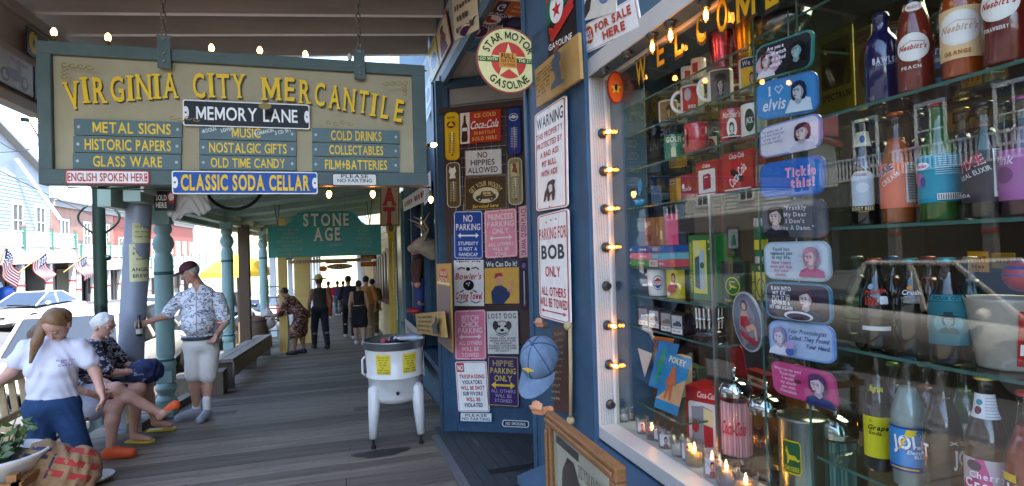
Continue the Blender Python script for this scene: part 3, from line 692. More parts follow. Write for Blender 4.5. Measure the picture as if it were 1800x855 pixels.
# string of coloured-glass lights round the big sign
st = thing('string_lights', 'string of warm glowing bulbs strung around the big hanging sign', 'string lights', (xl, MY+.1, zt_))
tp = [(95, 66), (190, 75), (283, 95), (372, 93), (457, 97), (537, 104), (615, 108)]
mb = MB(mat('16301f', .5)); mb.tube([at(60, 60, Y=MY+.08)]+[at(x, y+8, Y=MY+.08) for x, y in tp]+[at(750, 125, Y=MY+.08)], .005, 6); mb.tube([at(52, 214, Y=MY+.08), at(120, 330, Y=MY+.08), at(400, 338, Y=MY+.08), at(578, 328, Y=MY+.08), at(655, 328, Y=MY+.08), at(757, 330, Y=MY+.08)], .005, 6); mb.build('wire', st)
def c9(p, d, parent, lit=True):
    q = V(d).to_track_quat('Z', 'Y').to_matrix().to_4x4(); mb = MB(mat('1f3a28', .5)); mb.lathe([(.012, -.02), (.012, .02), (.010, .024)], p, 10, T=q)
    mb.lathe([(.009, .024), (.016, .036), (.016, .048), (.009, .064), (.001, .07)], p, 10, m=(mat('ffd9a0', .3, emit=10, var=0, ecol='ff9040') if lit else mat('cfcfc8', .2)), T=q); mb.build('bulb', parent)
for i, (x, y) in enumerate(tp): c9(at(x, y+4, Y=MY+.08), (0, 0, 1), st, i not in (2, 6))
for x, y in ((578, 330), (655, 330), (757, 340)): c9(at(x, y, Y=MY+.08), (0, 0, -1), st)
c9(at(45, 211, Y=MY+.08), (1, 0, -.1), st); c9(at(751, 256, Y=MY+.08), (1, 0, .1), st)

# ---- signs on the splayed panel of the entry
def dsign(TL, TR, BL, dw, dh, off=.05, th=.003): 
    a, b, c = [at(*p, P=((A.x+DN.x*off, A.y+DN.y*off, 0), tuple(DN))) for p in (TL, TR, BL)]
    a = V(a); u = b-a; v = c-a
    s = Sign(a, u, v, dw, dh, th); return s
BG = 'signs on the brown panel of the entry'
def D(name, label, s, cat='sign'): return s.done(name, label, cat, BG)
# thermometers
def thermo(TL, TR, BL, base, edge, fg, lab, deco=None, off=.06):
    s = dsign(TL, TR, BL, 30, 100, off, .012); s.brect(edge, 10); s.rrect(1.6, 1.6, 28.4, 98.4, 8.5, base)
    s.rect(14, 42, 16, 88, W_, 'tube'); s.rect(14.5, 60, 15.5, 88, RED_, 'tube'); s.ell(15, 89, 2.2, 2.2, RED_, 'tube')
    for k in range(12): s.rect(8, 44+k*3.6, 13, 45+k*3.6, fg, 'scale'); s.rect(17, 44+k*3.6, 22, 45+k*3.6, fg, 'scale')
    if deco: deco(s)
    return D('thermometer', lab, s, 'thermometer')
thermo((782, 199), (807, 197), (784, 283), 'e2b91c', 'caa216', '4a3a10', 'yellow enamel thermometer at the top left of the entry panel', lambda s: (s.text('Feel the', 15, 12, 17, 5, '6a4a10', shear=.2), s.ell(15, 27, 9, 7, '7a2f14'), s.poly([(8, 30), (15, 20), (22, 30)], 'e2b91c')))
thermo((892, 190), (916, 188), (893, 273), '1c3f86', '12275a', 'dfe6ee', 'dark blue enamel thermometer at the top right of the entry panel', lambda s: (s.ell(15, 22, 10, 8, 'e8ecf0'), s.ell(15, 22, 8.6, 6.6, '1c3f86'), s.poly([(7, 21), (12, 20), (12, 18), (18, 18), (18, 20), (23, 21), (23, 23.5), (18, 23.5), (18, 25), (12, 25), (12, 23.5), (7, 23.5)], 'e8ecf0')))
thermo((785, 287), (809, 285), (787, 366), '5d5330', 'd8d3c0', 'cfc48e', 'cream edged thermometer with a white cat face left of the hippies notice', lambda s: (s.ell(15, 20, 8, 7, W_), s.poly([(8, 16), (9, 9), (13, 14)], W_), s.poly([(22, 16), (21, 9), (17, 14)], W_), s.poly([(10, 26), (20, 26), (22, 36), (8, 36)], W_)))
thermo((893, 279), (918, 277), (895, 361), '8d8a5c', 'dcd8c8', 'dfe0c0', 'cream thermometer with a painted scene right of the hippies notice', lambda s: (s.poly([(6, 14), (24, 10), (24, 40), (6, 40)], 'c9bd84'), s.poly([(9, 30), (14, 15), (19, 20), (22, 34)], '7a5a35'), s.ell(15, 16, 4, 4, 'a33c2a')))
s = dsign((808, 199), (881, 191), (808, 255), 146, 112); s.brect('8e1f14', 2); s.rect(2, 2, 36, 110, 'e9e4d4'); s.rect(36, 2, 144, 110, 'b8331d')
s.poly([(15, 8), (22, 8), (23, 34), (29, 52), (28, 70), (30, 90), (28, 104), (9, 104), (7, 90), (9, 70), (8, 52), (14, 34)], '4a2416', 'picture'); s.rect(10, 54, 27, 66, W_, 'picture'); s.rect(15, 6, 22, 12, 'c9c0a8', 'picture')
s.text('ICE COLD', 90, 16, 76, 13, 'ecc66a'); s.text('Coca-Cola', 90, 48, 98, 26, 'f6f0e4', bold=1, shear=.25); s.line([(44, 62), (70, 57), (100, 62), (136, 56)], 2.4, 'f6f0e4', 'lettering'); s.text('IN BOTTLES', 90, 77, 74, 10, 'ecc66a', serif=True); s.text('SOLD HERE', 90, 97, 88, 12, 'ecc66a', serif=True)
D('tin_sign', 'red soda sign with a brown bottle at the top of the entry panel', s)
s = dsign((817, 265), (882, 261), (818, 310), 130, 90); s.brect('8c8f8c', 1); s.rect(3, 3, 127, 87, 'dcdcd4'); s.lines([('NO', 63, 19, 34, 19, '2d2e2d'), ('HIPPIES', 63, 45, 84, 19, '2d2e2d'), ('ALLOWED', 63, 71, 104, 19, '2d2e2d')], bold=1)
D('tin_sign', 'grey white notice in three black lines between the two cream thermometers', s)
s = dsign((817, 313), (891, 307), (817, 371), 150, 120); s.brect('8b7d55', 1); s.rect(3, 3, 147, 117, '4a3a22'); s.text('GET YOUR WOODY', 75, 92, 128, 17, 'd9c67a', arc=(66, 1), shear=0); s.ell(76, 68, 46, 28, 'd9cfa6')
s.poly([(40, 80), (42, 70), (56, 66), (62, 54), (96, 54), (104, 64), (112, 68), (112, 82), (40, 82)], '4c4a34', 'picture'); s.rect(66, 57, 78, 66, 'c9b27a', 'picture'); s.rect(80, 57, 94, 66, 'c9b27a', 'picture'); s.rect(70, 68, 100, 72, 'c9a35a', 'picture'); s.ell(54, 82, 8, 8, '1c1a14', 'picture'); s.ell(98, 82, 8, 8, '1c1a14', 'picture'); s.ell(54, 82, 3.6, 3.6, 'b9b09a', 'picture'); s.ell(98, 82, 3.6, 3.6, 'b9b09a', 'picture')
s.text('Serviced here', 76, 107, 92, 12, 'e0c04a', shear=.25); D('tin_sign', 'brown tin sign with an old wood sided car in a pale oval', s)
def parking(TL, TR, BL, base, fg, rows, lab, arrow_y, dh=160, edge=None, aw=5, fg2=None):
    s = dsign(TL, TR, BL, 110, dh); s.brect(base, 9); s.border(3, 2, 8, fg, base); s.arrow(16, 94, arrow_y, aw, fg)
    for t, y, w2, h in rows: s.text(t, 55, y, w2, h, fg if h > 12 or not fg2 else fg2)
    holes(s, [(55, 6), (55, dh-6)], 2); return D('parking_sign', lab, s)
parking((797, 371), (849, 370), (798, 456), '1e4c9c', 'eef0f2', [('NO', 26, 34, 22), ('PARKING', 54, 90, 20), ('STUPIDITY', 108, 74, 11), ('IS NOT A', 126, 66, 11), ('HANDICAP', 144, 70, 11)], 'blue parking sign with white letters and a double arrow', 82)
parking((851, 371), (908, 366), (853, 455), 'e79aa9', 'f3e3e2', [('PRINCESS', 24, 84, 18), ('PARKING', 48, 90, 18), ('ONLY', 71, 56, 17), ('ALL OTHERS', 115, 86, 11), ('WILL BE', 131, 56, 11), ('TOAD', 147, 40, 11)], 'pale pink parking sign beside the blue parking sign', 94)
s = dsign((912, 364), (928, 361), (913, 454), 16, 92); s.brect('efc3cb', 1); s.border(1, .8, .5, 'b5707c', 'ecb9c2'); s.text('DRAMA QUEEN PLACE', 8, 46, 84, 8, '7d3c48', rot=-PI/2); D('tin_sign', 'narrow pale pink vertical sign right of the pink parking sign', s)
s = dsign((798, 458), (850, 457), (799, 538), 104, 165, .045); s.brect('e9e6dd'); s.text('CRYING ROOM', 52, 5, 86, 7, '1c1a1a'); s.text("Bowler's", 52, 58, 90, 22, 'b8202a', shear=.2); s.text('Crying Towel', 52, 128, 92, 24, 'b8202a', shear=.1, bold=2)
s.ell(52, 90, 19, 19, '171616', 'picture'); s.ell(46, 84, 2.4, 3, W_, 'picture'); s.ell(55, 82, 2.4, 3, W_, 'picture'); s.ell(52, 90, 2.4, 3, W_, 'picture')
for sx in (-1, 1): s.line([(52+sx*12, 30), (52+sx*26, 26), (52+sx*38, 34)], 4, '171616', 'picture'); s.line([(52+sx*8, 146), (52+sx*26, 154), (52+sx*42, 147)], 3, '171616', 'picture'); s.line([(52+sx*16, 108), (52+sx*30, 116)], 4, '171616', 'picture')
s.ell(52, 32, 7, 7, '171616', 'picture'); D('printed_towel', 'white printed towel with red script and a black bowling ball', s, 'towel')
s = dsign((851, 457), (913, 455), (852, 535), 125, 160); s.brect('3a4256', 1); s.rect(2, 30, 123, 158, 'dcae4c'); s.text('We Can Do It!', 62, 17, 108, 17, 'f2efe6')
s.poly([(28, 158), (24, 118), (38, 96), (60, 92), (78, 104), (92, 118), (90, 134), (70, 158)], '2b3d63', 'picture'); s.ell(52, 72, 15, 19, 'd99d78', 'picture'); s.poly([(36, 70), (40, 50), (62, 48), (68, 62), (52, 60)], 'b23a34', 'picture'); s.poly([(80, 112), (96, 122), (106, 84), (98, 70), (90, 76), (90, 100)], 'd99d78', 'picture')
D('tin_sign', 'yellow poster sign of a worker in a blue shirt under a navy band', s)
s = dsign((914, 458), (929, 457), (916, 545), 16, 90, .045, .02); s.brect('2c2340', 3); s.rect(7, 20, 9, 80, 'b9b4a0', 'tube'); s.ell(8, 82, 2, 2, RED_, 'tube'); s.ell(8, 10, 4, 5, '6a5a8a'); D('thermometer', 'slim dark purple thermometer at the right edge of the entry panel', s, 'thermometer')
parking((799, 546), (854, 544), (800, 633), 'dd7f93', 'f1d5d6', [('BITCH', 26, 60, 17), ('CHICK', 46, 62, 17), ('PARKING', 66, 84, 17), ('ALL OTHERS', 106, 82, 12), ('WILL BE', 125, 62, 12), ('TOWED', 144, 60, 12)], 'deeper pink parking sign on the lower part of the entry panel', 86)
s = dsign((855, 547), (911, 546), (857, 623), 135, 185); s.brect(mat('2a2a28', .5), 1); s.rect(2, 2, 133, 183, 'd9d8cf'); s.text('LOST DOG', 67, 22, 120, 20, '1c1c1b', serif=True, bold=1)
s.ell(66, 72, 34, 30, '3a3936', 'picture'); s.ell(66, 72, 31, 27, 'cfcdc3', 'picture'); s.ell(38, 62, 12, 20, '3a3936', 'picture'); s.ell(94, 62, 12, 18, '4a4843', 'picture'); s.ell(54, 66, 6, 5, '1c1c1b', 'picture'); s.ell(80, 66, 6, 5, '1c1c1b', 'picture'); s.ell(66, 82, 9, 6, '1c1c1b', 'picture'); s.line([(50, 94), (66, 98), (84, 92)], 3, '3a3936', 'picture'); s.line([(40, 100), (66, 108), (92, 100)], 3, '4a4843', 'picture')
for i, (t, w2) in enumerate((('THREE LEGS, BLIND', 112), ('MISSING RIGHT EAR', 108), ('TAIL BROKEN', 76), ('RECENTLY CASTRATED', 114), ('ANSWERS TO THE NAME', 116), ('OF "LUCKY"', 60))): s.text(t, 67, 116+i*10.6, w2, 7.4, '4b4a46')
D('tin_sign', 'grey notice with a sketched dog head on the entry panel', s)
s = dsign((857, 625), (912, 627), (858, 713), 118, 190); s.brect('3b2a5c', 8); s.border(3, 2, 6, 'cdb13a', '392a5e')
s.lines([('HIPPIE', 59, 28, 78, 22, 'a89550'), ('PARKING', 59, 56, 96, 20, 'cdb54a'), ('ONLY', 59, 84, 66, 21, 'cdb54a'), ('ALL OTHERS', 59, 132, 92, 12, 'a594b4'), ('WILL BE', 59, 150, 62, 12, 'a594b4'), ('STONED', 59, 168, 66, 12, 'a594b4')]); s.arrow(14, 104, 110, 8, 'd8b92a'); D('parking_sign', 'dark purple parking sign with a yellow double arrow', s)
s = dsign((800, 636), (855, 635), (806, 724), 122, 195); s.brect(W_, 8); s.border(3, 2, 6, 'b3211c', W_); s.rect(6, 6, 34, 40, 'b3211c'); s.text('NO', 20, 24, 22, 20, W_, bold=2)
for i, (t, c, w2) in enumerate((('TRESPASSING', 'b3211c', 98), ('VIOLATORS', '20304a', 76), ('WILL BE SHOT', 'b3211c', 92), ('SURVIVORS', '20304a', 76), ('WILL BE', 'b3211c', 56), ('VIOLATED', '20304a', 72))): s.text(t, 62, 58+i*22, w2, 14, c, bold=2)
D('warning_sign', 'white notice with red and navy lines and a red corner block', s)
s = dsign((809, 725), (865, 726), (809, 741), 110, 32); s.brect('4b6a70', 3); s.rrect(2, 2, 108, 30, 2, 'd9dcd8'); s.text('PLEASE', 55, 9.5, 74, 9, '2c3a3e'); s.text('NO FARTING', 55, 22, 96, 10, '2c3a3e'); D('tin_sign', 'small white plate at the very bottom of the entry panel', s)
s = dsign((883, 738), (930, 740), (883, 750), 92, 24, .01); s.brect('d9dcd8', 8); s.rrect(3, 3, 89, 21, 6, '17243c'); s.text('NO SMOKING', 46, 12, 68, 10, 'e2e4e2', bold=1); D('tin_sign', 'tiny dark oval plate low on the blue entry panel', s)
# wire grid and top hooks of the panel
mb = MB(mat('c9c7c0', .35, .7, var=0))
for k in range(9): mb.tube([dpt(.16+k*.075, 1.55, .035), dpt(.16+k*.075, zt-.1, .035)], .0025, 5)
for k in range(18): mb.tube([dpt(.13, 1.56+k*.09, .038), dpt(.80, 1.56+k*.09, .038)], .0025, 5)
tag(mb.build('wire_grid'), 'thin white wire grid hooked on the brown entry panel', 'wire grid')

# ---- signs on the street wall
def wsign(TL, TR, BL, dw, dh, X=.93, off=.0, th=.004):
    a, b, c = [at(*p, X=X-off) for p in (TL, TR, BL)]; s = Sign(a, b-a, c-a, dw, dh, th); return s
s = wsign((941, 203), (997, 166), (944, 372), 136, 480, .912); s.brect(W_, 14); s.border(5, 4, 12, 'b5302c', W_); s.gloss = .3
s.text('WARNING', 68, 62, 112, 52, '22211f', bold=1, rot=0)
for i, (t, w2) in enumerate((('THIS PROPERTY', 112), ('PROTECTED BY', 108), ('A BAD ASS', 78), ('PIT BULL', 62), ('WITH AIDS', 70))): s.text(t, 66, 124+i*46, w2, 26, 'b5302c')
s.poly([(62, 352), (80, 345), (92, 352), (86, 372), (90, 400), (86, 440), (78, 440), (76, 410), (68, 412), (66, 440), (58, 440), (58, 400), (52, 420), (46, 440), (40, 440), (46, 400), (54, 380), (58, 362)], '2b2a28', 'picture'); s.poly([(62, 372), (74, 364), (80, 372), (80, 398), (68, 404)], 'cfcdc6', 'picture'); holes(s, [(68, 12), (68, 468)], 3)
s.done('warning_sign', 'tall white warning sign with a sketched dog on the blue pilaster', 'sign', 'tin signs on the street wall')
s = wsign((946, 380), (1001, 366), (950, 557), 136, 480, .908); s.brect('e6e4de', 14); s.border(5, 4, 12, 'b5302c', 'e9e7e1')
s.text('PARKING FOR', 68, 92, 118, 50, 'b5302c'); s.text('BOB', 68, 175, 100, 58, '2b2e33', bold=2); s.text('ONLY', 68, 262, 66, 44, 'b5302c'); s.text('ALL OTHERS', 68, 352, 106, 38, 'b5302c'); s.text('WILL BE TOWED', 68, 402, 118, 38, 'b5302c'); s.arrow(14, 122, 442, 5, 'b5302c'); holes(s, [(46, 40), (68, 34), (90, 34)], 3)
s.done('parking_sign', 'white parking sign below the dog warning on the blue pilaster', 'sign', 'tin signs on the street wall')
s = wsign((961, -20), (1010, -62), (965, 99), 100, 210, .93); s.brect('16181a'); s.poly([(0, 0), (100, 0), (100, 70), (0, 120)], '0f6b45'); s.poly([(0, 0), (30, 0), (0, 60)], 'c22a24'); s.text('FIRE', 22, 14, 38, 22, W_, bold=2)
for k in range(3): s.poly([(12, 150+k*8), (96, 70+k*16), (98, 82+k*16), (22, 168+k*4)], 'c22a24')
s.ell(40, 82, 25, 46, 'efeee8'); s.poly([(x, 88+(y-88)*1.5) for x, y in star_poly(40, 88, 18, 7.5)], 'c3241f', 'picture'); s.text('TEXACO', 40, 52, 34, 10, '1c1c1c'); s.poly([(10, 150), (30, 150), (26, 138), (12, 128)], 'c22a24'); s.text('GASOLINE', 50, 190, 84, 17, W_, bold=1)
s.done('tin_sign', 'green and black gasoline sign with a white oval and red star', 'sign', 'tin signs on the street wall')
s = wsign((1024, 48), (1120, -8), (1031, 95), 190, 100, .95); s.brect('e7e4dc', 1); s.border(4, 1.5, .5, 'a34a4a', 'e7e4dc'); s.ell(26, 42, 17, 33, 'e0b12c'); s.ell(26, 42, 15, 30, 'a93320'); s.text('BAY', 26, 34, 22, 16, W_, bold=2); s.text('BUS', 26, 54, 24, 16, W_, bold=2); s.text('FOR SALE', 112, 32, 120, 26, 'b8442a', bold=2); s.text('HERE', 112, 70, 74, 26, 'b8442a', bold=2)
s.done('tin_sign', 'white for sale sign with a red oval badge above the window', 'sign', 'tin signs on the street wall')
s = wsign((1016, -30), (1082, -60), (1019, 40), 100, 100, .945); s.brect('d5d0c0', 1); s.poly([(20, 95), (10, 80), (26, 50), (30, 20), (40, 10), (42, 40), (34, 78)], '3a3029', 'picture'); s.ell(72, 56, 14, 18, '6a7f9c', 'picture')
s.done('tin_sign', 'cream picture sign with a dark figure beside the gasoline sign', 'sign', 'tin signs on the street wall')
s = wsign((945, 124), (1022, 58), (948, 190), 120, 90, .90, th=.014); s.brect(mat('b08a4c', .6, var=.25, scale=8)); OUT = '3a4a55'
for i, (t, w2) in enumerate((("Don't be a Fool", 62), ('pull the chain', 58), ('when you go', 52), ('and leave', 46), ('the seat as', 50), ('you found it', 54), ('thank you', 44))): s.text(t, 36, 16+i*10.5, w2, 6, '4a3418', rot=0)
s.poly([(86, 88), (70, 88), (72, 78), (84, 70), (80, 52), (74, 50), (78, 26), (84, 24), (82, 14), (88, 6), (96, 12), (94, 22), (100, 26), (99, 40), (95, 44), (98, 62), (98, 80), (108, 84), (104, 89)], OUT, 'picture'); s.poly([(82, 14), (88, 4), (98, 8), (96, 14)], '8a3a2a', 'picture')
s.done('wooden_plaque', 'tan wooden plaque with carved verse and a dark cut-out figure', 'plaque')
# flange sign with the star
YS = 2.70; c = at(893, 108, Y=YS); rr_ = .168
mb = MB(mat('a32620', .5, var=.2)); mb.bx(c.x+rr_*.9, .93, YS-.003, YS+.003, c.z-.14, c.z+.13); fl = None
s = Sign((c.x-rr_, YS-.004, c.z+rr_), (2*rr_, 0, 0), (0, 0, -2*rr_), 200, 200, .008); RUST = lambda h: mat(h, .45, var=.14, scale=20, stain=('9a7a45', .66, 22))
s.base(el_poly(100, 100, 100, 100, 48), RUST('8e3326')); s.poly(el_poly(100, 100, 95, 95, 48), RUST('ddd08c')); s.poly(el_poly(100, 100, 55, 55, 40), RUST('c4321f')); s.poly(star_poly(100, 104, 56, 21), RUST('ddd08c'))
s.poly(rr_poly(6, 92, 194, 107, 1), '2d5a2c'); s.rect(70, 78, 124, 122, 'd39440')
s.text('STAR MOTOR', 100, 100, 186, 22, '26251a', arc=(75, 1)); s.text('GASOLINE', 100, 100, 128, 22, '26251a', arc=(75, -1))
s.text('GO WITH', 37, 99.5, 54, 9, 'e4dca0', shear=.2); s.text('THE STAR!', 160, 99.5, 60, 9, 'e4dca0', shear=.2); s.text('FULL', 97, 88, 42, 13, '3a1c10', bold=2, serif=True); s.text('SERVICE', 97, 102, 46, 8, '8c3018', serif=True); s.text('STATIONS', 97, 114, 48, 8, '8c3018', serif=True)
o = s.done('round_sign', 'round yellow and red star sign projecting from the pilaster', 'sign'); mb.build('flange', o)
# signs lying on the boarded soffit of the entry
def fsign(px, py, dx, dy, wx, wy, ang, dw, dh):
    p = at(px, py, z=3.505); T = Matrix.Rotation(ang, 3, 'Z'); u = T @ V((wx, 0, 0)); v = T @ V((0, -wy, 0)); return Sign(p-u/2-v/2, u, v, dw, dh, .003)
FG = 'tin signs on the soffit of the entry'
s = fsign(862, 34, 0, 0, .27, .30, .1, 200, 200); s.base(el_poly(100, 100, 100, 100), W_); s.ell(100, 100, 96, 96, '22264e'); s.ell(100, 100, 58, 58, W_); s.text('PONTIAC', 100, 100, 150, 26, W_, arc=(77, 1)); s.text('SERVICE', 100, 100, 150, 26, W_, arc=(77, -1)); s.poly([(70, 140), (76, 84), (100, 66), (136, 74), (142, 96), (120, 104), (96, 112), (90, 144)], 'a8382a', 'picture'); s.done('round_sign', 'navy and white round car service sign on the entry soffit', 'sign', FG)
s = fsign(905, 15, 0, 0, .42, .26, 0, 120, 60); s.brect(W_, 20); s.rrect(4, 4, 116, 56, 16, 'c06a2c'); s.rect(20, 8, 44, 52, '33325c'); s.text('G', 32, 30, 15, 24, W_); s.lines([('SERVICE ', 78, 22, 46, 10, 'e5c9a0'), ('STATION', 78, 40, 46, 10, 'e5c9a0')]); s.done('tin_sign', 'orange rounded sign with a navy letter block on the soffit', 'sign', FG)
s = fsign(833, 55, 0, 0, .22, .24, .0, 100, 50); s.brect(W_, 22); s.rrect(4, 4, 96, 46, 18, '4a2a6a'); s.ell(50, 25, 22, 18, 'e8e6ea'); s.done('tin_sign', 'purple rounded sign with a white oval on the soffit', 'sign', FG)
s = fsign(838, 80, 0, 0, .2, .30, .25, 60, 100); s.brect('4aa0c0', 2); s.text('Cream', 30, 50, 70, 22, '1c2a4a', rot=-PI/2, shear=.2); s.done('tin_sign', 'light blue script sign on the soffit beside the star sign', 'sign', FG)
s = fsign(920, 42, 0, 0, .3, .24, 0, 120, 60); s.brect('e6e0cc', 20); s.rrect(3, 3, 117, 57, 17, '2c2a48'); s.ell(34, 30, 22, 16, '4a4a6a'); s.done('tin_sign', 'dark navy sign with a grey picture on the soffit', 'sign', FG)
s = fsign(945, 78, 0, 0, .34, .5, 0, 100, 150); s.brect('c9cbc9', 2); s.text('is your', 45, 50, 60, 16, '4a3c3c', rot=-.9); s.text('drinking', 55, 95, 90, 24, '7a2a2a', rot=-.9, serif=True); s.done('tin_sign', 'grey lettered sign on the soffit partly behind the star sign', 'sign', FG)
# signs along the fascia above the entry
FA = 'tin signs along the fascia'
def fas(TL, TR, BL, dw, dh, X=.93): return wsign(TL, TR, BL, dw, dh, X)
s = fas((795, -12), (836, -50), (800, 72), 100, 120, .92); s.brect('cfc3a2', 1)
for i, (t, w2) in enumerate((('GOOD', 70), ('FISHING', 84), ('HERE ', 64), ('TODAY', 74))): s.text(t, 50, 20+i*27, w2, 18, '463a2c', serif=True)
s.done('wooden_sign', 'cream board with dark hand lettering high on the fascia', 'sign', FA)
s = fas((766, 62), (785, 17), (774, 116), 60, 90, .92); s.brect('8a2c20', 1); s.rect(4, 4, 56, 86, 'cbbfa2'); s.poly([(12, 82), (16, 44), (26, 18), (36, 30), (44, 50), (40, 60), (46, 82)], '6a3426', 'picture'); s.ell(30, 20, 9, 8, '5a2a22', 'picture'); s.done('picture_sign', 'red framed picture sign of a brown horse on the fascia', 'sign', FA)
s = fas((752, 95), (765, 62), (759, 146), 60, 110, .92); s.brect('c9c25a', 1); s.ell(32, 62, 20, 24, '5a6a9a', 'picture'); s.ell(32, 50, 12, 10, '33406a', 'picture'); s.text('LUCKY', 30, 14, 46, 12, '8a6a22'); s.done('picture_sign', 'yellow green sign with a blue figure on the fascia', 'sign', FA)
s = fas((747, 160), (757, 130), (750, 215), 50, 100, .92); s.brect('b9cbd0', 1); s.ell(24, 40, 14, 20, '7a3a3a', 'picture'); s.rect(6, 70, 44, 90, '4a7a9a'); s.done('picture_sign', 'pale blue picture sign at the far end of the fascia', 'sign', FA)
# far window: signs hung over the glass
s = wsign((708, 352), (752, 322), (710, 372), 100, 30, .925); s.brect(W_, 1); s.text('FRESH FUDGE', 50, 15, 84, 14, 'a03038', bold=1); s.done('paper_sign', 'white banner with red capitals across the top of the far window', 'sign')
s = wsign((745, 318), (757, 300), (746, 362), 24, 90, .86); s.brect(W_, 1)
for k in range(7): s.rect(4, 8+k*11, 20, 13+k*11, '7a8a9a')
s.done('paper_sign', 'white lined card hanging on the blue post beside the big sign', 'sign')
# vertical red letter sign further along
YE = 7.4; a = at(668, 300, Y=YE); b = at(702, 300, Y=YE); c = at(668, 398, Y=YE); s = Sign(a, b-a, c-a, 34, 98, .02); s.brect('6b4630'); s.rect(2, 2, 32, 96, 'a3906a')
for i, ch in enumerate('EAT'): s.text(ch, 17, 12+i*34, 24, 28, 'a3262a', bold=2, serif=True, shadow=(1, 1, '4a2a1c'))
s.done('vertical_sign', 'narrow hanging wooden sign with tall red letters', 'sign')
mb = MB(CHM); mb.tube([at(672, 300, Y=YE), at(672, 300, Y=YE)+V((0, 0, .35))], .006, 6); mb.tube([at(698, 300, Y=YE), at(698, 300, Y=YE)+V((0, 0, .35))], .006, 6); tag(mb.build('hanger_rod'), 'two thin rods holding the red letter sign', 'rod')
# teal shaped board
YT = 10.6; a = at(471, 401, Y=YT); b = at(669, 391, Y=YT); c = at(472, 454, Y=YT); zT = (a.z+b.z)/2; W3 = b.x-a.x; H3 = zT-c.z
s = Sign((a.x, YT, zT+.08), (W3, 0, 0), (0, 0, -H3-.08), 198, 62, .04); TL_ = '2a9a8c'
out = [(0, 8), (30, 8), (38, 2), (44, -6), (52, -14), (64, -16), (136, -16), (148, -14), (156, -6), (162, 2), (170, 8), (198, 8), (198, 62), (0, 62)]
s.base(out, mat(TL_, .45, var=.1)); s.text('STONE', 101, -1, 82, 20, 'efe9d2', bold=2, serif=True, shadow=(1, 1.2, '0d3c38')); s.text('AGE', 102, 24, 48, 21, 'efe9d2', bold=2, serif=True, shadow=(1, 1.2, '0d3c38')); s.text('QUARRY', 116, 42, 24, 4.5, '8cc0a8', serif=True)
for i, t in enumerate(('FOSSILS', 'MINERALS', 'PETRIFIED WOOD', 'AMETHYST', 'POLISHED AGATE')): s.text(t, 36, 22+i*6.6, (20, 28, 42, 26, 42)[i], 4.4, '8cc0a8', serif=True)
for i, t in enumerate(('CRYSTALS', 'JEWELRY', 'GEMSTONES', 'GOLD & SILVER', 'SPECIMENS')): s.text(t, 166, 19+i*6.6, (20, 20, 28, 32, 26)[i], 4.4, '8cc0a8', serif=True)
for x, y in ((36, 15), (36, 57), (166, 12), (166, 56)): s.line([(x-18, y), (x+18, y)], .7, 'b9a860'); s.poly([(x-2, y), (x, y-3), (x+2, y), (x, y+3)], 'b9a860')
s.done('shaped_sign', 'teal shaped hanging board with cream serif letters', 'sign')
for u in (16, 178): mb = MB(CHM); p = V((a.x+W3*u/198, YT, zT)); mb.tube([p, p+V((.05, 0, .45))], .008, 6); mb.tube([p, p+V((-.05, 0, .42))], .008, 6); tag(mb.build('hanger_rod'), 'pair of thin rods over the %s end of the teal board' % ('street' if u < 90 else 'wall'), 'rod')
# boards further down the walk
def ysign(Y, TL, TR, BL, dw, dh, th=.03):
    a, b, c = at(*TL, Y=Y), at(*TR, Y=Y), at(*BL, Y=Y); return Sign(a, V((b.x-a.x, 0, 0)), V((0, 0, c.z-a.z)), dw, dh, th)
s = ysign(14.6, (510, 458), (652, 452), (510, 464), 150, 9); s.brect('b3a98c'); s.text('LEATHER - GIFTS - JEWELRY', 75, 4.5, 126, 6, '6b5a44', serif=True); s.done('plank_sign', 'long pale plank sign hanging below the teal board', 'sign')
s = ysign(15.2, (634, 449), (662, 447), (634, 456), 30, 9); s.brect('8c3c1c'); s.text('FUDGE', 15, 4.5, 22, 5, 'd9a24a'); s.done('plank_sign', 'small rust orange plank sign under the teal board', 'sign')
s = ysign(15.4, (634, 461), (661, 460), (634, 469), 30, 9); s.brect('b8541c'); s.text('CANDY', 15, 4.5, 22, 5, 'e0b04a'); s.done('plank_sign', 'bright orange plank sign hanging lowest under the teal board', 'sign')
s = ysign(21, (574, 465), (620, 463), (574, 474), 100, 20); s.base(el_poly(50, 10, 50, 11), mat('4c4436', .6)); s.text('GENERAL STORE', 50, 10, 84, 8, 'd5cba6', bold=2); s.done('oval_sign', 'dark oval store sign far along the walk', 'sign')
s = ysign(21.3, (573, 459), (610, 457), (573, 464), 40, 6); s.brect('b02a24'); s.done('plank_sign', 'red strip board above the dark oval sign', 'sign')
s = ysign(20.6, (561, 468), (575, 467), (561, 478), 20, 14); s.base(el_poly(10, 7, 10, 7), mat('d9742a', .6)); s.text('OPEN', 10, 7, 14, 4, '7a2a14'); s.done('oval_sign', 'orange oval sign left of the dark store sign', 'sign')
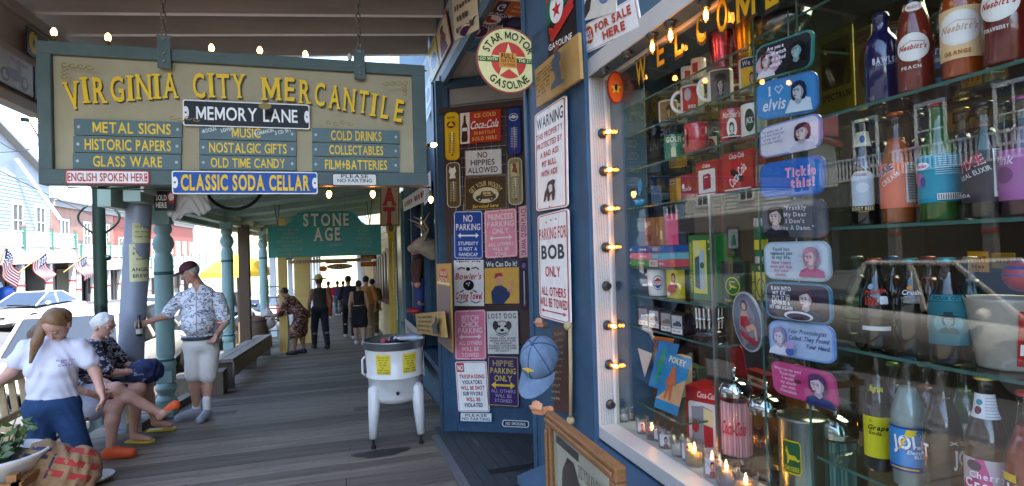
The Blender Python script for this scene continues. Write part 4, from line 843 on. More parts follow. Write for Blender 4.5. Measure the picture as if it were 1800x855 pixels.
# ================================================================ THE DISPLAY
GLS = glass_mat('shelf_glass', (.86, .93, .9), 1.5, 1.2); GEDGE = mat('3f6257', .15, var=0)
def shelf(x0, x1, y0, y1, z, lab):
    mb = MB(GLS, GEDGE); mb.bx(x0+.0005, x1, y0, y1, z-.007, z-.0005); mb.bx(x0-.001, x0, y0, y1, z-.007, z, 1); mb.bx(x0, x1, y0-.001, y0, z-.007, z, 1)
    tag(mb.build('glass_shelf'), lab, 'shelf', 'glass shelves in the display window')
SHL = [(2.405, 1.1, 1.45, 1.30, 2.2, 'top left glass shelf carrying the coloured tumblers'), (2.292, 1.1, 1.3, 1.28, 2.2, 'glass shelf carrying the brown and red portrait mugs'), (2.152, 1.1, 1.32, 1.28, 2.2, 'glass shelf carrying the green golf mug'), (2.0, 1.1, 1.35, 1.28, 2.2, 'glass shelf carrying the red soda boxes and blue hen dish'),
       (1.765, 1.1, 1.3, 1.72, 2.24, 'glass shelf carrying the stacked sweet boxes'), (1.652, 1.1, 1.3, 1.5, 2.24, 'glass shelf carrying the white cola cup'), (1.527, 1.1, 1.4, 1.5, 2.24, 'glass shelf carrying the row of small toy boxes'), (1.225, 1.1, 1.3, 1.70, 2.24, 'lowest left glass shelf carrying the carded bendy toys'),
       (2.141, 1.085, 1.34, .2, 1.10, 'upper right glass shelf carrying the red and orange soda bottles'), (1.878, 1.085, 1.34, .2, 1.10, 'second right glass shelf carrying the turquoise label bottle'), (1.602, 1.085, 1.34, .2, 1.10, 'third right glass shelf carrying the root beer bottle'), (1.325, 1.085, 1.34, .2, 1.10, 'bottom right glass shelf carrying the blue label bottle')]
for z, x0, x1, y0, y1, lab in SHL: shelf(x0, x1, y0, y1, z, lab)
for y, lab in ((1.115, 'upright glass divider left of the soda bottles'), (1.27, 'upright glass divider behind the hanging mint tins')):
    mb = MB(GLS, GEDGE); mb.bx(1.085, 1.4, y-.003, y+.003, 1.09, 2.6); mb.bx(1.083, 1.0848, y-.003, y+.003, 1.09, 2.6, 1); tag(mb.build('glass_divider'), lab, 'glass panel')
mb = MB(mat('9a9a98', .3, .9)); mb.bx(1.09, 1.1, 1.49, 1.5, 1.09, 2.0); mb.bx(1.30, 1.31, 1.705, 1.715, 1.09, 2.4); tag(mb.build('shelf_upright'), 'thin metal uprights carrying the left glass shelves', 'shelf support')
def X_(px, py, z, X): p = at(px, py, X=X); return (X, p.y, z)
# ---- mugs and cups
def mug(px, z, X, r, h, col, hand, lab, draw=None, turn=0., taper=1., grp='mugs on the glass shelves', cat='mug', name='mug', inner='e8e4da', span=2.2):
    p = X_(px, 300, z+.0008, X); m_ = mat(col, .15, var=.03, coat=.5); mb = MB(m_, mat(inner, .2, var=.03))
    mb.lathe([(r*.1, 0), (r*taper*.95, 0), (r*taper, .004), (r, h-.003), (r*.985, h), (r*.93, h-.002)], p, 28, m=0); mb.lathe([(r*.93, h-.002), (r*taper*.9, .006), (.001, .005)], p, 28, m=1)
    o = mb.build(name); tag(o, lab, cat, grp); a = face_ang(p, turn)
    if hand:
        ah = a+hand; d = V((math.cos(ah), math.sin(ah), 0)); c = V(p)
        pts = [c+d*(r*.96+(.030*math.sin(t)))+V((0, 0, h*.5-.034*math.cos(t)*h/.095)) for t in [PI*i/10 for i in range(11)]]
        m2 = MB(mat('ece8de', .15, var=.03, coat=.5)); m2.tube(pts, .0062, 8); m2.build('handle', o)
    if draw:
        s = wrap_sign(p, r*taper+.0004, p[2]+.003, p[2]+h-.004, a, span, 200, 120, r+.0004); s = wrap_sign(p, r+.0004, p[2]+h-.004, p[2]+.004, a, span, 200, 120, r*taper+.0004); draw(s); s.attach(o)
    return o
def face(s, cx, cy, k, skin='d8a98a', hair='3a2418', cloth='4a5a7a', hat=None, part='picture'):
    c = lin(skin); sh = tuple(q*.62 for q in c); ck = (min(1, c[0]*1.02), c[1]*.78, c[2]*.76); Q = lambda pts: [(cx+x*k, cy+y*k) for x, y in pts]
    s.poly(Q([(-17, -8), (-16, -18), (-8, -25), (4, -26), (14, -20), (18, -8), (18, 10), (14, 20), (-14, 20), (-18, 8)]), hair, part)
    s.poly(Q([(-28, 48), (-24, 34), (-12, 26), (-6, 22), (7, 22), (12, 26), (25, 33), (29, 48)]), cloth, part)
    s.poly(Q([(-6, 12), (7, 12), (8, 25), (1, 31), (-8, 25)]), sh, part)
    s.poly(Q([(-12, -8), (-9, -17), (0, -19), (9, -17), (13, -8), (13, 3), (10, 12), (4, 18), (-2, 18), (-9, 12), (-12, 3)]), skin, part)
    s.poly(Q([(4, -17), (9, -17), (13, -8), (13, 3), (10, 12), (4, 18), (7, 8), (8, -4)]), sh, part)
    s.ell(cx-7*k, cy+6*k, 3.4*k, 2.6*k, ck, part)
    s.poly(Q([(-15, 2), (-14, -16), (-6, -23), (6, -23), (15, -15), (15, 2), (12, -7), (6, -14), (-2, -12), (-9, -8), (-13, -4)]), hair, part)
    for sx in (-1, 1):
        s.ell(cx+(sx*5+.5)*k, cy-1*k, 3*k, 1.7*k, 'efe8e0', part); s.ell(cx+(sx*5+.8)*k, cy-1*k, 1.6*k, 1.6*k, '1c1412', part)
        s.line([(cx+(sx*5-3)*k, cy-4.4*k), (cx+(sx*5+1)*k, cy-5.6*k), (cx+(sx*5+4)*k, cy-4.6*k)], 1.2*k, hair, part); s.line([(cx+(sx*5-3)*k, cy-2.4*k), (cx+(sx*5+3.4)*k, cy-2.4*k)], .8*k, '2a1c18', part)
    s.poly(Q([(.5, -1), (2.5, 6), (-1.5, 6.4)]), sh, part); s.poly(Q([(-4, 10.5), (0, 9.4), (4.5, 10.5), (0, 13.4)]), 'a8323a', part)
    if hat: s.ell(cx, cy-16*k, 26*k, 5*k, hat, part); s.poly(Q([(-14, -16), (-10, -32), (10, -32), (14, -16)]), hat, part)
CS = 'c8321f'
mug(1213, 2.405, 1.16, .021, .062, 'e9e4d6', 0, 'small white cup with a red badge on the top left shelf', lambda s: s.rect(70, 30, 150, 100, 'a83a2c'), cat='cup', name='cup')
mug(1234, 2.405, 1.16, .025, .068, 'e9e4d6', 0, 'white cup with red print beside the pink tumbler', lambda s: (s.rect(20, 25, 90, 90, 'a83a2c')), cat='cup', name='cup')
def tumbler(px, z, X, r, h, col, lab):
    p = X_(px, 60, z+.0008, X); mb = MB(mat(col, .22, .95, var=.06, stretch=(30, 30, 1), scale=6)); mb.lathe([(.001, 0), (r*.72, 0), (r*.74, .006), (r*.97, h-.01), (r, h-.004), (r*.97, h), (r*.9, h-.004), (r*.66, .01), (.001, .01)], p, 28)
    tag(mb.build('tumbler'), lab, 'tumbler', 'anodised tumblers on the top shelf')
tumbler(1267, 2.405, 1.18, .04, .125, 'c2566e', 'pink metal tumbler on the top left shelf'); tumbler(1314, 2.405, 1.2, .046, .16, 'c98418', 'gold metal tumbler on the top left shelf')
tumbler(1300, 2.405, 1.36, .04, .15, '7a2a3a', 'dark red metal tumbler behind the gold one')
p = X_(1383, 30, 2.42, 1.2); mb = MB(mat('8f9398', .25, 1, var=.05)); mb.lathe([(.001, 0), (.025, 0), (.03, .004), (.058, .035), (.064, .06), (.06, .058), (.052, .034), (.026, .008), (.001, .008)], p, 28); tag(mb.build('metal_bowl'), 'brushed steel bowl above the hanging mint tins', 'bowl')
mb = MB(GLS, GEDGE); mb.bx(1.1, 1.4, .2, 1.29, 2.409, 2.4155); mb.bx(1.099, 1.0998, .2, 1.29, 2.409, 2.4155, 1); tag(mb.build('glass_shelf'), 'topmost right glass shelf carrying the steel bowl', 'shelf', 'glass shelves in the display window')
mug(1178, 2.292, 1.17, .036, .092, 'e6e0d4', 1.75, 'white mug with a sepia rider in a wide hat, handle to the left', lambda s: (s.rect(18, 4, 190, 116, '8a6a48'), face(s, 104, 62, 1.1, 'c49a72', '3a2618', '5a4630', '3a2a1c')), taper=.98)
mug(1221, 2.292, 1.16, .040, .100, 'ece6da', -1.5, 'white mug with a broad red panel and pale script', lambda s: (s.rect(20, 6, 140, 114, 'bf2a22'), s.ell(66, 40, 26, 28, '8fb4d4'), s.ell(66, 44, 16, 20, 'd9a98a'), s.text('oop', 96, 92, 56, 20, W_, shear=.2)))
mug(1271, 2.292, 1.16, .040, .104, 'e8e4da', -1.4, 'white mug with a large grey portrait in a dark cap', lambda s: (s.rect(30, 2, 170, 118, '6a5f5c'), face(s, 100, 62, 1.3, 'b0a09a', '2e2828', '4a4444', None), s.poly([(66, 44), (70, 22), (100, 14), (132, 22), (136, 46), (100, 36)], '2c2425', 'picture')))
mug(1327, 2.292, 1.17, .036, .1, 'e8e4da', 1.6, 'white mug with a yellow and navy poster print', lambda s: (s.rect(20, 2, 180, 118, 'd9ae2c'), s.rect(20, 2, 180, 34, '2c2a58'), s.text('We Can', 100, 18, 130, 18, W_), face(s, 100, 78, .9, 'd9a98a', '8a2a2a', '2c3a68')))
mug(1185, 2.152, 1.15, .033, .092, '2f7a5c', 1.75, 'green mug with cream capitals and a golf bag', lambda s: (s.text('GOLF!', 105, 22, 150, 26, 'e4ddb4', bold=2), s.poly([(80, 112), (76, 66), (120, 60), (126, 112)], 'ddd4a8', 'picture'), s.line([(92, 64), (84, 40)], 5, 'ddd4a8', 'picture'), s.line([(104, 62), (108, 38)], 5, 'ddd4a8', 'picture'), s.line([(114, 62), (132, 44)], 5, 'ddd4a8', 'picture')))
mug(1226, 2.152, 1.15, .040, .102, 'c23a3c', 0, 'plain red mug with dark figures, between the green mug and the red tin', lambda s: (s.text('R', 14, 30, 20, 24, 'e4ddb4', bold=2), s.ell(30, 70, 10, 30, '4a1c1c'), s.text('I', 176, 30, 12, 26, 'e4ddb4', bold=2), s.ell(180, 76, 12, 30, '4a2a2a')))
mug(1291, 2.152, 1.14, .038, .1, 'ab2f36', 0, 'dark red tin cup with script and a smiling woman', lambda s: (s.text("Mother's", 90, 20, 120, 24, 'efd9c0', shear=.2), s.ell(92, 74, 34, 40, 'ede3cf'), face(s, 92, 74, .9, 'e8d4bc', '1c1414', '1c1414'), s.rect(30, 106, 160, 110, 'efd9c0')), cat='cup', name='cup')
mug(1328, 2.152, 1.16, .036, .1, 'e9e5da', 0, 'white mug with a dark green oval badge', lambda s: (s.ell(70, 60, 34, 44, '1f3a2c'), s.text('JACK', 70, 60, 50, 22, W_)))
# ---- boxes
def carton(px, py, z, X, w_, h, d, col, lab, draw=None, side=None, rot=0., tilt=0., grp='boxes on the glass shelves', cat='box', name='carton', dw=100):
    """front face turned towards the street and a little towards the camera"""
    c = V(X_(px, py, z+.0008, X)); T = Matrix.Rotation(-rot, 3, 'Z'); u = T @ V((0, -1, 0)); n = T @ V((-1, 0, 0))
    mb = MB(mat(col, .4, var=.05)); a = c-u*w_/2; 
    P = [a, a+u*w_, a+u*w_-n*d, a-n*d]; mb.hexa([p+V((0, 0, 0)) for p in P]+[p+V((0, 0, h)) for p in P]); o = mb.build(name); tag(o, lab, cat, grp)
    if draw: s = Sign(a+V((0, 0, h)), u*w_, V((0, 0, -h)), dw, dw*h/w_, .0004); s.eps = .0003; draw(s); s.attach(o)
    if side: s = Sign(a-n*d+V((0, 0, h)), n*d, V((0, 0, -h)), 60, 60*h/d, .0004); s.eps = .0003; side(s); s.attach(o, 'side_printing')
    return o
R_ = -.35
carton(1207, 340, 2.0, 1.16, .06, .095, .05, '8a1f1c', 'dark red soda carton at the left end of the red boxes', lambda s: (s.rect(2, 2, 98, 155, 'a02a24'), s.ell(24, 70, 12, 16, W_), s.text('Coca-Cola', 56, 86, 76, 22, W_, shear=.25)), rot=-.1)
carton(1243, 340, 2.0, 1.14, .098, .118, .07, 'a8181c', 'red soda carton with a white panel and a red cooler', lambda s: (s.rrect(12, 28, 90, 106, 4, 'e6dfd0'), s.rrect(28, 6, 74, 24, 3, 'c2262a'), s.text('Coke', 51, 15, 34, 12, W_, shear=.2, bold=2), s.poly([(34, 46), (60, 42), (70, 48), (70, 92), (34, 96)], 'a8202a', 'picture'), s.rect(40, 52, 58, 56, 'e6c8c0', 'picture'), s.rect(10, 110, 90, 114, W_)), lambda s: s.rect(6, 6, 54, 70, '8a1418'), rot=-.12)
carton(1297, 335, 2.0, 1.14, .122, .124, .07, 'b01a1c', 'red soda carton with a large round emblem and bottle', lambda s: (s.text('Coca-Cola', 50, 10, 48, 12, W_, shear=.2), s.ell(50, 56, 36, 36, 'c8231f'), s.poly([(28, 44), (40, 42), (72, 66), (66, 80), (30, 56)], '3a1c14', 'picture'), s.text('Coca-Cola', 52, 58, 66, 22, W_, shear=.25, rot=-.75), s.rect(8, 92, 92, 95, W_)), rot=-.12)
carton(1338, 330, 2.0, 1.15, .05, .1, .06, '9a1c22', 'small red carton at the right end of the red boxes', lambda s: s.rrect(14, 60, 90, 160, 6, 'b5aaa0'))
# blue hen dish
p = X_(1115, 372, 2.0008, 1.16); HEN = mat('2f97cc', .2, var=.12, scale=12, coat=.6)
mb = MB(HEN); mb.lathe([(.03, 0), (.052, .012), (.058, .034), (.054, .036)], p, 24, T=Matrix.Diagonal(V((.7, 1.0, 1)))); dish = tag(mb.build('hen_dish'), 'bright blue glass hen on a nest dish', 'dish')
mb = MB(HEN); c = V(p); mb.sphere(c+V((0, 0, .048)), (.03, .045, .028), 12); mb.loft([[c+V((r*math.cos(t), y+r*.6*math.sin(t), z)) for t in [2*PI*i/10 for i in range(10)]] for r, y, z in ((.018, .03, .05), (.014, .036, .075), (.015, .036, .088), (.006, .034, .102))])
mb.cyl(c+V((0, .05, .088)), c+V((0, .066, .084)), .006, .001, 8); mb.loft([[c+V((r*.35*math.cos(t), y+r*math.sin(t), z)) for t in [2*PI*i/10 for i in range(10)]] for r, y, z in ((.02, -.03, .05), (.022, -.042, .075), (.018, -.052, .1), (.005, -.056, .122))]); mb.build('lid', dish)
# sweets
z0 = 1.7658
for k, (row, cols) in enumerate(((0, ('6a3c30', '5fae4c', '5a9a4c', 'd8d2c8', 'c94a52')), (1, ('d8605c', 'e0869a', 'dd7c96', '5a9fb8')), (2, ('c83a48', '2a6cb4', '1f58a0', '1c4c94')))):
    y = 2.215; hh = .026
    for j, cc in enumerate(cols):
        w_ = (.1, .135, .11, .07, .07)[j]*(.95 if row else .9)
        mb = MB(mat(cc, .35, var=.05)); T = Matrix.Rotation(random.uniform(-.03, .03), 3, 'Z'); mb.box((1.18, y-w_/2, z0+k*(hh+.0006)+hh/2), (.14, w_-.003, hh-.001), T=T); o = tag(mb.build('sweet_box'), ['brown', 'red', 'crimson'][k]+' flat sweet box at the left end of the %s row' % ['bottom', 'middle', 'top'][k] if j == 0 else 'flat %s sweet box, number %d from the left, %s row' % (('', 'green' if k == 0 else 'pink' if k == 1 else 'blue', 'green' if k == 0 else 'pink' if k == 1 else 'dark blue', 'white' if k == 0 else 'pale blue' if k == 1 else 'navy', 'red')[j], j+1, ['bottom', 'middle', 'top'][k]), 'box', 'flat sweet boxes')
        s = Sign((1.1095, y-.004, z0+k*(hh+.0006)+hh-.003), (0, -w_+.01, 0), (0, 0, -hh+.006), 100, 20, .0004); s.text(('MINT', 'TAFFY', 'CHEWS', 'NECCO', 'DOTS')[j], 50, 10, 60, 11, 'f0e8dc' if cc != 'd8d2c8' else 'b03038'); s.attach(o, 'print')
        y -= w_
zt2 = z0+3*.0267
carton(1110, 430, zt2, 1.15, .095, .105, .04, 'dcc030', 'yellow sweet carton standing on the flat sweet boxes', lambda s: (s.text('BUTTER', 52, 22, 74, 18, '4a3a6a', shear=.2, rot=-.1), s.text('finger', 56, 42, 60, 16, '4a3a6a', shear=.2), s.rect(20, 64, 60, 104, 'e8d890'), s.line([(10, 60), (80, 50)], 4, W_)))
carton(1140, 430, zt2, 1.15, .055, .11, .04, '96624c', 'brown sweet carton with slanted script beside the yellow one', lambda s: (s.text('Bliss', 50, 44, 76, 36, 'e6d8c8', shear=.2, rot=-.35), s.rect(10, 120, 90, 170, '7a4434')))
carton(1156, 430, zt2, 1.15, .03, .106, .04, '8a4a1c', 'narrow orange brown sweet carton in the standing row', lambda s: s.text('cocoa', 50, 150, 160, 36, 'd9a860', rot=-PI/2))
carton(1163, 430, zt2, 1.152, .026, .108, .04, 'a8763c', 'narrow tan sweet carton in the standing row', lambda s: s.rect(20, 200, 80, 330, 'd8cdb4'))
carton(1173, 430, zt2, 1.15, .026, .116, .04, 'd0507a', 'narrow pink sweet carton at the right of the standing row', lambda s: s.rect(30, 30, 70, 380, 'dc7898'))
# green tractor-coloured boxes
def deer(s, cx, cy, k, c): s.poly([(cx+x*k, cy+y*k) for x, y in ((-34, -18), (-28, -22), (-30, -34), (-24, -26), (-20, -36), (-18, -22), (-10, -8), (20, -8), (34, 2), (46, 2), (44, 8), (30, 10), (22, 6), (6, 8), (-8, 6), (-18, 22), (-24, 22), (-20, 4), (-26, -12))], c, 'picture')
JG, JY = '12662f', 'e0c522'
carton(1236, 500, 1.653, 1.17, .135, .225, .1, JG, 'tall green box with a yellow panel showing a grey dispenser', lambda s: (s.text('NAPKIN DISPENSER', 8, 84, 130, 7, JY, rot=-PI/2), s.rect(16, 14, 66, 150, 'ddcf4a'), s.poly([(22, 60), (40, 50), (40, 140), (22, 134)], '2f5a66', 'picture'), s.poly([(40, 40), (60, 36), (60, 140), (40, 140)], 'aeb8bc', 'picture'), s.ell(50, 78, 8, 8, '2c6a34', 'picture'), s.ell(32, 36, 12, 20, 'd8d28c', 'picture'), s.ell(76, 18, 4, 4, JY), s.text('NAPKIN', 86, 36, 24, 6, JY)), rot=-.1)
carton(1288, 500, 1.653, 1.2, .105, .135, .02, '14301f', 'dark green card with a round yellow emblem', lambda s: (s.rect(6, 8, 94, 40, '1c2420'), s.rrect(14, 46, 84, 110, 14, JG), s.ell(50, 78, 30, 28, JY), s.ell(50, 78, 27, 25, JG), deer(s, 50, 80, .42, JY), s.text('BOTTLE', 50, 64, 26, 5, JY), s.text('Bottle Cap Catcher', 56, 122, 72, 8, JY)), rot=-.1)
p = X_(1290, 400, 1.80, 1.215); s = Sign((p[0], p[1]+.03, p[2]+.1), (0, -.06, 0), (0, 0, -.1), 60, 100, .004); s.brect('2a2624'); s.rrect(6, 8, 54, 70, 8, '8a918c'); s.poly([(20, 60), (26, 30), (40, 24), (46, 60)], '2f6a4a', 'picture'); s.ell(30, 86, 9, 9, '2c6a34'); s.done('carded_opener', 'dark hanging card with a grey blister and green tool', 'card')
carton(1334, 505, 1.653, 1.17, .06, .13, .06, '1c5a2c', 'green and yellow upright timer box beside the hanging lids', lambda s: (s.rect(34, 40, 98, 180, JY), s.ell(66, 120, 30, 50, '3a4a2c'), s.ell(66, 120, 24, 42, 'c9b52c'), s.text('KITCHEN TIMER', 16, 110, 150, 16, JY, rot=-PI/2), s.ell(66, 20, 12, 12, JY)))
p = X_(1338, 440, 1.785, 1.2); mb = MB(mat('1f6a35', .3), mat('c9cac8', .25, .9), mat(JY, .4)); mb.cyl(p, V(p)+V((0, 0, .02)), .02, n=20, m=1); mb.cyl(V(p)+V((0, 0, .02)), V(p)+V((0, 0, .11)), .019, n=20, m=0); mb.cyl(V(p)+V((0, 0, .04)), V(p)+V((0, 0, .07)), .0195, n=20, m=2, caps=False); mb.cyl(V(p)+V((0, 0, .11)), V(p)+V((0, 0, .135)), .02, n=20, m=1); tag(mb.build('dispenser_tube'), 'green and silver tube standing on the timer box', 'tube')
# ---- cups under the sweets
carton(1112, 512, 1.652, 1.16, .085, .095, .04, '231c30', 'dark purple boxed glass with pink lettering', lambda s: (s.poly([(18, 20), (82, 20), (72, 84), (28, 84)], '4a3f62'), s.text('GLASSES', 50, 98, 66, 11, 'b03a78')))
mug(1150, 1.652, 1.15, .041, .102, 'e6e4dc', 0, 'white cup with a red white and blue cola emblem', lambda s: (s.ell(100, 60, 44, 36, '23407e'), s.ell(100, 60, 40, 32, W_), s.poly([(62, 52), (100, 34), (138, 50), (100, 52)], 'b8242a'), s.poly([(62, 70), (100, 72), (138, 68), (100, 90)], '23407e'), s.text('PEPSI', 100, 61, 62, 15, 'b8242a', shear=.2)), taper=.86, cat='cup', name='cup')
carton(1182, 525, 1.652, 1.13, .072, .11, .03, 'd9c01f', 'yellow tin with a woman in a red dress', lambda s: (face(s, 66, 50, 1.0, 'd99a7c', '4a2a1c', 'c8403c'), s.poly([(22, 110), (40, 76), (90, 74), (94, 120), (40, 126)], 'c84a48', 'picture'), s.ell(30, 132, 16, 10, W_, 'picture')), name='tin')
for i in range(6):
    carton(1093+19.0*i+(2 if i > 3 else 0), 575, 1.527, 1.13-.004*i, .062, .075, .05, '2a2026', ['leftmost small toy car box in the row of six', 'second small toy car box from the left in its row', 'third small toy car box from the left in its row', 'fourth small toy car box from the left in its row', 'fifth small toy car box from the left in its row', 'rightmost small toy car box in the row of six'][i],
           lambda s, i=i: (s.rect(10, 10, 90, 82, ('9a8f8c', 'c0bcb8', '8f8a96', 'b5b2b4', 'a59e98', 'b9bab8')[i]), s.poly([(18, 70), (22, 56), (40, 50), (50, 40), (74, 42), (86, 58), (86, 70)], ('a8424a', '5c5a66', '4a5a7a', '6a6258', '7a6a5c', '3a4a5a')[i], 'picture'), s.rect(8, 84, 92, 114, 'e4dfd8'), s.text('TOY CAR', 50, 99, 60, 12, 'b55a5a')), rot=-.2, grp='small toy boxes in a row')
# chrome ornament and oval plate
p = V(X_(1248, 595, 1.5275, 1.2)); CHR = mat('c8cacc', .08, 1, var=0); BLKP = mat('141416', .15, var=0, coat=.5)
mb = MB(BLKP, CHR); mb.lathe([(.001, 0), (.05, 0), (.055, .01), (.05, .02), (.036, .03), (.04, .05), (.045, .08), (.042, .1), (.03, .115), (.001, .118)], p, 24, m=0)
for k in range(7): a = face_ang(p)+(k-3)*.35; mb.cyl(p+V((.046*math.cos(a), .046*math.sin(a), .03)), p+V((.048*math.cos(a), .048*math.sin(a), .1)), .0055, n=8, m=1); mb.sphere(p+V((.047*math.cos(a), .047*math.sin(a), .062)), .009, 6, m=1)
tag(mb.build('chrome_ornament'), 'black and chrome round ornament under the green box', 'ornament')
p = at(1311, 566, X=1.13); s = Sign(p+V((0, .062, .09)), (0, -.124, 0), (.02, 0, -.18), 100, 150, .006); s.base(el_poly(50, 75, 50, 75, 40), 'b4b6bc'); s.ell(50, 75, 47, 71, '64666f'); s.poly([(60, 20), (80, 60), (70, 110), (30, 140), (20, 80), (40, 30)], '8a8a96', 'picture')
s.ell(47, 34, 12, 14, '2a1a16', 'picture'); s.ell(47, 36, 7, 9, 'd9a284', 'picture'); s.poly([(40, 48), (54, 46), (62, 60), (58, 74), (36, 76), (34, 58)], 'd9a284', 'picture'); s.poly([(34, 62), (58, 60), (64, 82), (48, 96), (28, 84)], 'b3242a', 'picture'); s.poly([(46, 88), (74, 76), (84, 84), (84, 116), (76, 118), (74, 90), (52, 100)], 'd9a284', 'picture'); s.poly([(26, 96), (50, 104), (80, 122), (72, 132), (30, 112)], 'b3242a', 'picture')
s.done('oval_plate', 'oval grey plate with a seated woman in a red dress', 'plate')
# ---- carded bendy toys (plain generic figures)
def card(TL, TR, BL, X, lab, draw, base, dw=100, dh=140, th=.002):
    a, b, c = at(*TL, X=X), at(*TR, X=X+.03), at(*BL, X=X); s = Sign(a, b-a, c-a, dw, dh, th); s.brect(base, 3); draw(s); return s.done('carded_toy', lab, 'card', 'carded bendy toys')
def bendy(s, cx, cy, k, c): s.poly([(cx+x*k, cy+y*k) for x, y in ((-6, -40), (6, -44), (10, -20), (18, 0), (14, 4), (8, -4), (12, 40), (4, 42), (0, 10), (-6, 42), (-14, 40), (-8, -4), (-16, 8), (-20, 4), (-10, -20))], c, 'blister')
card((1133, 588), (1185, 596), (1118, 660), 1.2, 'orange and teal carded toy behind the blue ones', lambda s: (s.rect(0, 0, 100, 50, 'd98a4a'), s.text('GUMBY', 60, 24, 60, 24, '1f62a8', rot=.1), bendy(s, 70, 90, 1., '2f9a78')), 'dcc8a4')
card((1119, 611), (1147, 622), (1098, 680), 1.13, 'pale carded toy with a small orange figure', lambda s: (s.rect(0, 96, 100, 140, '2a86b8'), bendy(s, 46, 80, .7, 'c26a48')), 'd8d3c8')
card((1160, 598), (1195, 606), (1140, 678), 1.12, 'blue carded toy with a tall green bendy figure', lambda s: (bendy(s, 40, 70, 1.3, '2f9a78'), s.rect(60, 100, 96, 128, 'd8c8a0')), '2a80b8')
card((1172, 619), (1216, 632), (1150, 715), 1.10, 'blue and tan carded toy with an orange figure and white capitals', lambda s: (s.poly([(100, 60), (100, 140), (0, 140), (40, 100)], 'cfa878'), s.text('POKEY', 52, 16, 66, 16, 'ece6c0', bold=2, rot=.05), bendy(s, 46, 84, 1.2, 'c8683c')), '1f86bc', dh=170)
# ---- soda dispenser box, canisters
carton(1240, 780, 1.085, 1.2, .145, .25, .13, 'a5161f', 'tall red box showing a chrome napkin dispenser', lambda s: (s.rrect(30, 6, 86, 28, 3, 'c2262a'), s.text('Coca-Cola', 58, 17, 50, 14, W_, shear=.2), s.rrect(8, 36, 86, 160, 6, 'dcd8d2'), s.poly([(16, 50), (48, 44), (72, 52), (72, 140), (36, 148), (16, 132)], '8f9296', 'picture'), s.poly([(48, 48), (72, 54), (72, 92), (48, 88)], 'd9d39a', 'picture'), s.poly([(48, 90), (72, 94), (72, 138), (48, 146)], 'b3202a', 'picture'), s.ell(26, 96, 10, 16, 'b3202a', 'picture'), s.rect(20, 164, 80, 168, W_)), lambda s: (s.rrect(8, 40, 54, 96, 4, 'd0ccc8'), s.text('Coca-Cola', 30, 30, 40, 8, W_, shear=.2)), rot=-.45, name='carton')
def canister(px, py, z, X, r, h, lab, inside, draw=None, lidc=True):
    p = V(X_(px, py, z+.001, X)); mb = MB(CHR, glass_mat('jar_glass', (.95, .96, .96), 1.5, 1.3)); mb.lathe([(.001, 0), (r*1.08, 0), (r*1.1, .01), (r*1.02, .03), (r, .036)], p, 28, m=0)
    o = tag(mb.build('straw_canister'), lab, 'canister', 'glass canisters on the window floor')
    mb = MB(glass_mat('jar_glass', (.95, .96, .96), 1.5, 1.3)); mb.lathe([(r, .037), (r, h-.03)], p, 28); mb.build('glass', o)
    if lidc: mb = MB(CHR); mb.lathe([(r*1.04, h-.032), (r*1.06, h-.01), (r*.95, h), (r*.9, h+.012), (r*.5, h+.022), (r*.12, h+.026), (r*.1, h+.04), (r*.17, h+.046), (r*.16, h+.058), (.001, h+.062)], p, 28); mb.build('lid', o)
    inside(p, o)
    if draw: s = wrap_sign(p, r+.001, p.z+h*.75, p.z+h*.3, face_ang(p), 1.9, 200, 130); draw(s); s.attach(o)
def straws(cols, n=32, top=.22, r=.046):
    def f(p, o):
        mb = MB(*[mat(c, .5, var=.03) for c in cols])
        for k in range(n): a = 2*PI*k/n; mb.cyl(p+V((r*math.cos(a), r*math.sin(a), .04)), p+V((r*math.cos(a), r*math.sin(a), top)), .0042, n=7, m=k % len(cols))
        mb.build('straws', o)['kind'] = 'stuff'
    return f
canister(1296, 805, 1.085, 1.27, .056, .272, 'glass straw canister with striped pink straws and red script', straws(('e2c8cc', 'd8a0ac')), lambda s: (s.text('Coca-Cola', 84, 70, 150, 46, 'c2262a', shear=.25)))
canister(1352, 820, 1.085, 1.24, .054, .265, 'tall clear glass canister with a steel base and rod', lambda p, o: (lambda mb: (mb.cyl(p+V((0, 0, .03)), p+V((0, 0, .2)), .004, n=8), mb.build('rod', o)))(MB(CHR)), lambda s: (s.text('STRAWS', 90, 60, 120, 26, '3a3434', shear=.2)))
p = V(X_(1415, 850, 1.086, 1.2)); mb = MB(mat('8f9a94', .25, .95, var=.1, scale=3, stretch=(20, 20, 1))); mb.lathe([(.001, 0), (.066, 0), (.068, .006), (.064, .012), (.064, .27), (.067, .276), (.064, .28), (.001, .282)], p, 30); o = tag(mb.build('steel_tin'), 'tall steel tin with a green deer badge', 'tin'); s = wrap_sign(p, .0645, p.z+.225, p.z+.13, face_ang(p, -.5), .9, 100, 95); s.rrect(6, 2, 94, 93, 12, JY); s.rrect(10, 6, 90, 89, 10, '1c5a34'); deer(s, 50, 48, .85, JY); s.text('JOHN DEERE', 50, 78, 70, 12, JY); s.attach(o)
p = V(X_(1490, 850, 1.086, 1.3)); mb = MB(mat('33423f', .3, .7, var=.1)); mb.lathe([(.001, 0), (.05, 0), (.05, .19), (.001, .192)], p, 26); tag(mb.build('steel_tin'), 'dark tin in the shade right of the deer badge tin', 'tin')
p = at(1290, 628, X=1.36); s = Sign(p+V((0, .05, .05)), (0, -.1, 0), (.02, 0, -.12), 100, 110, .006); s.brect('a3281f', 16); s.rrect(8, 8, 92, 102, 12, 'b8352a'); s.done('tin_tray', 'red tray leaning behind the straw canister', 'tray')
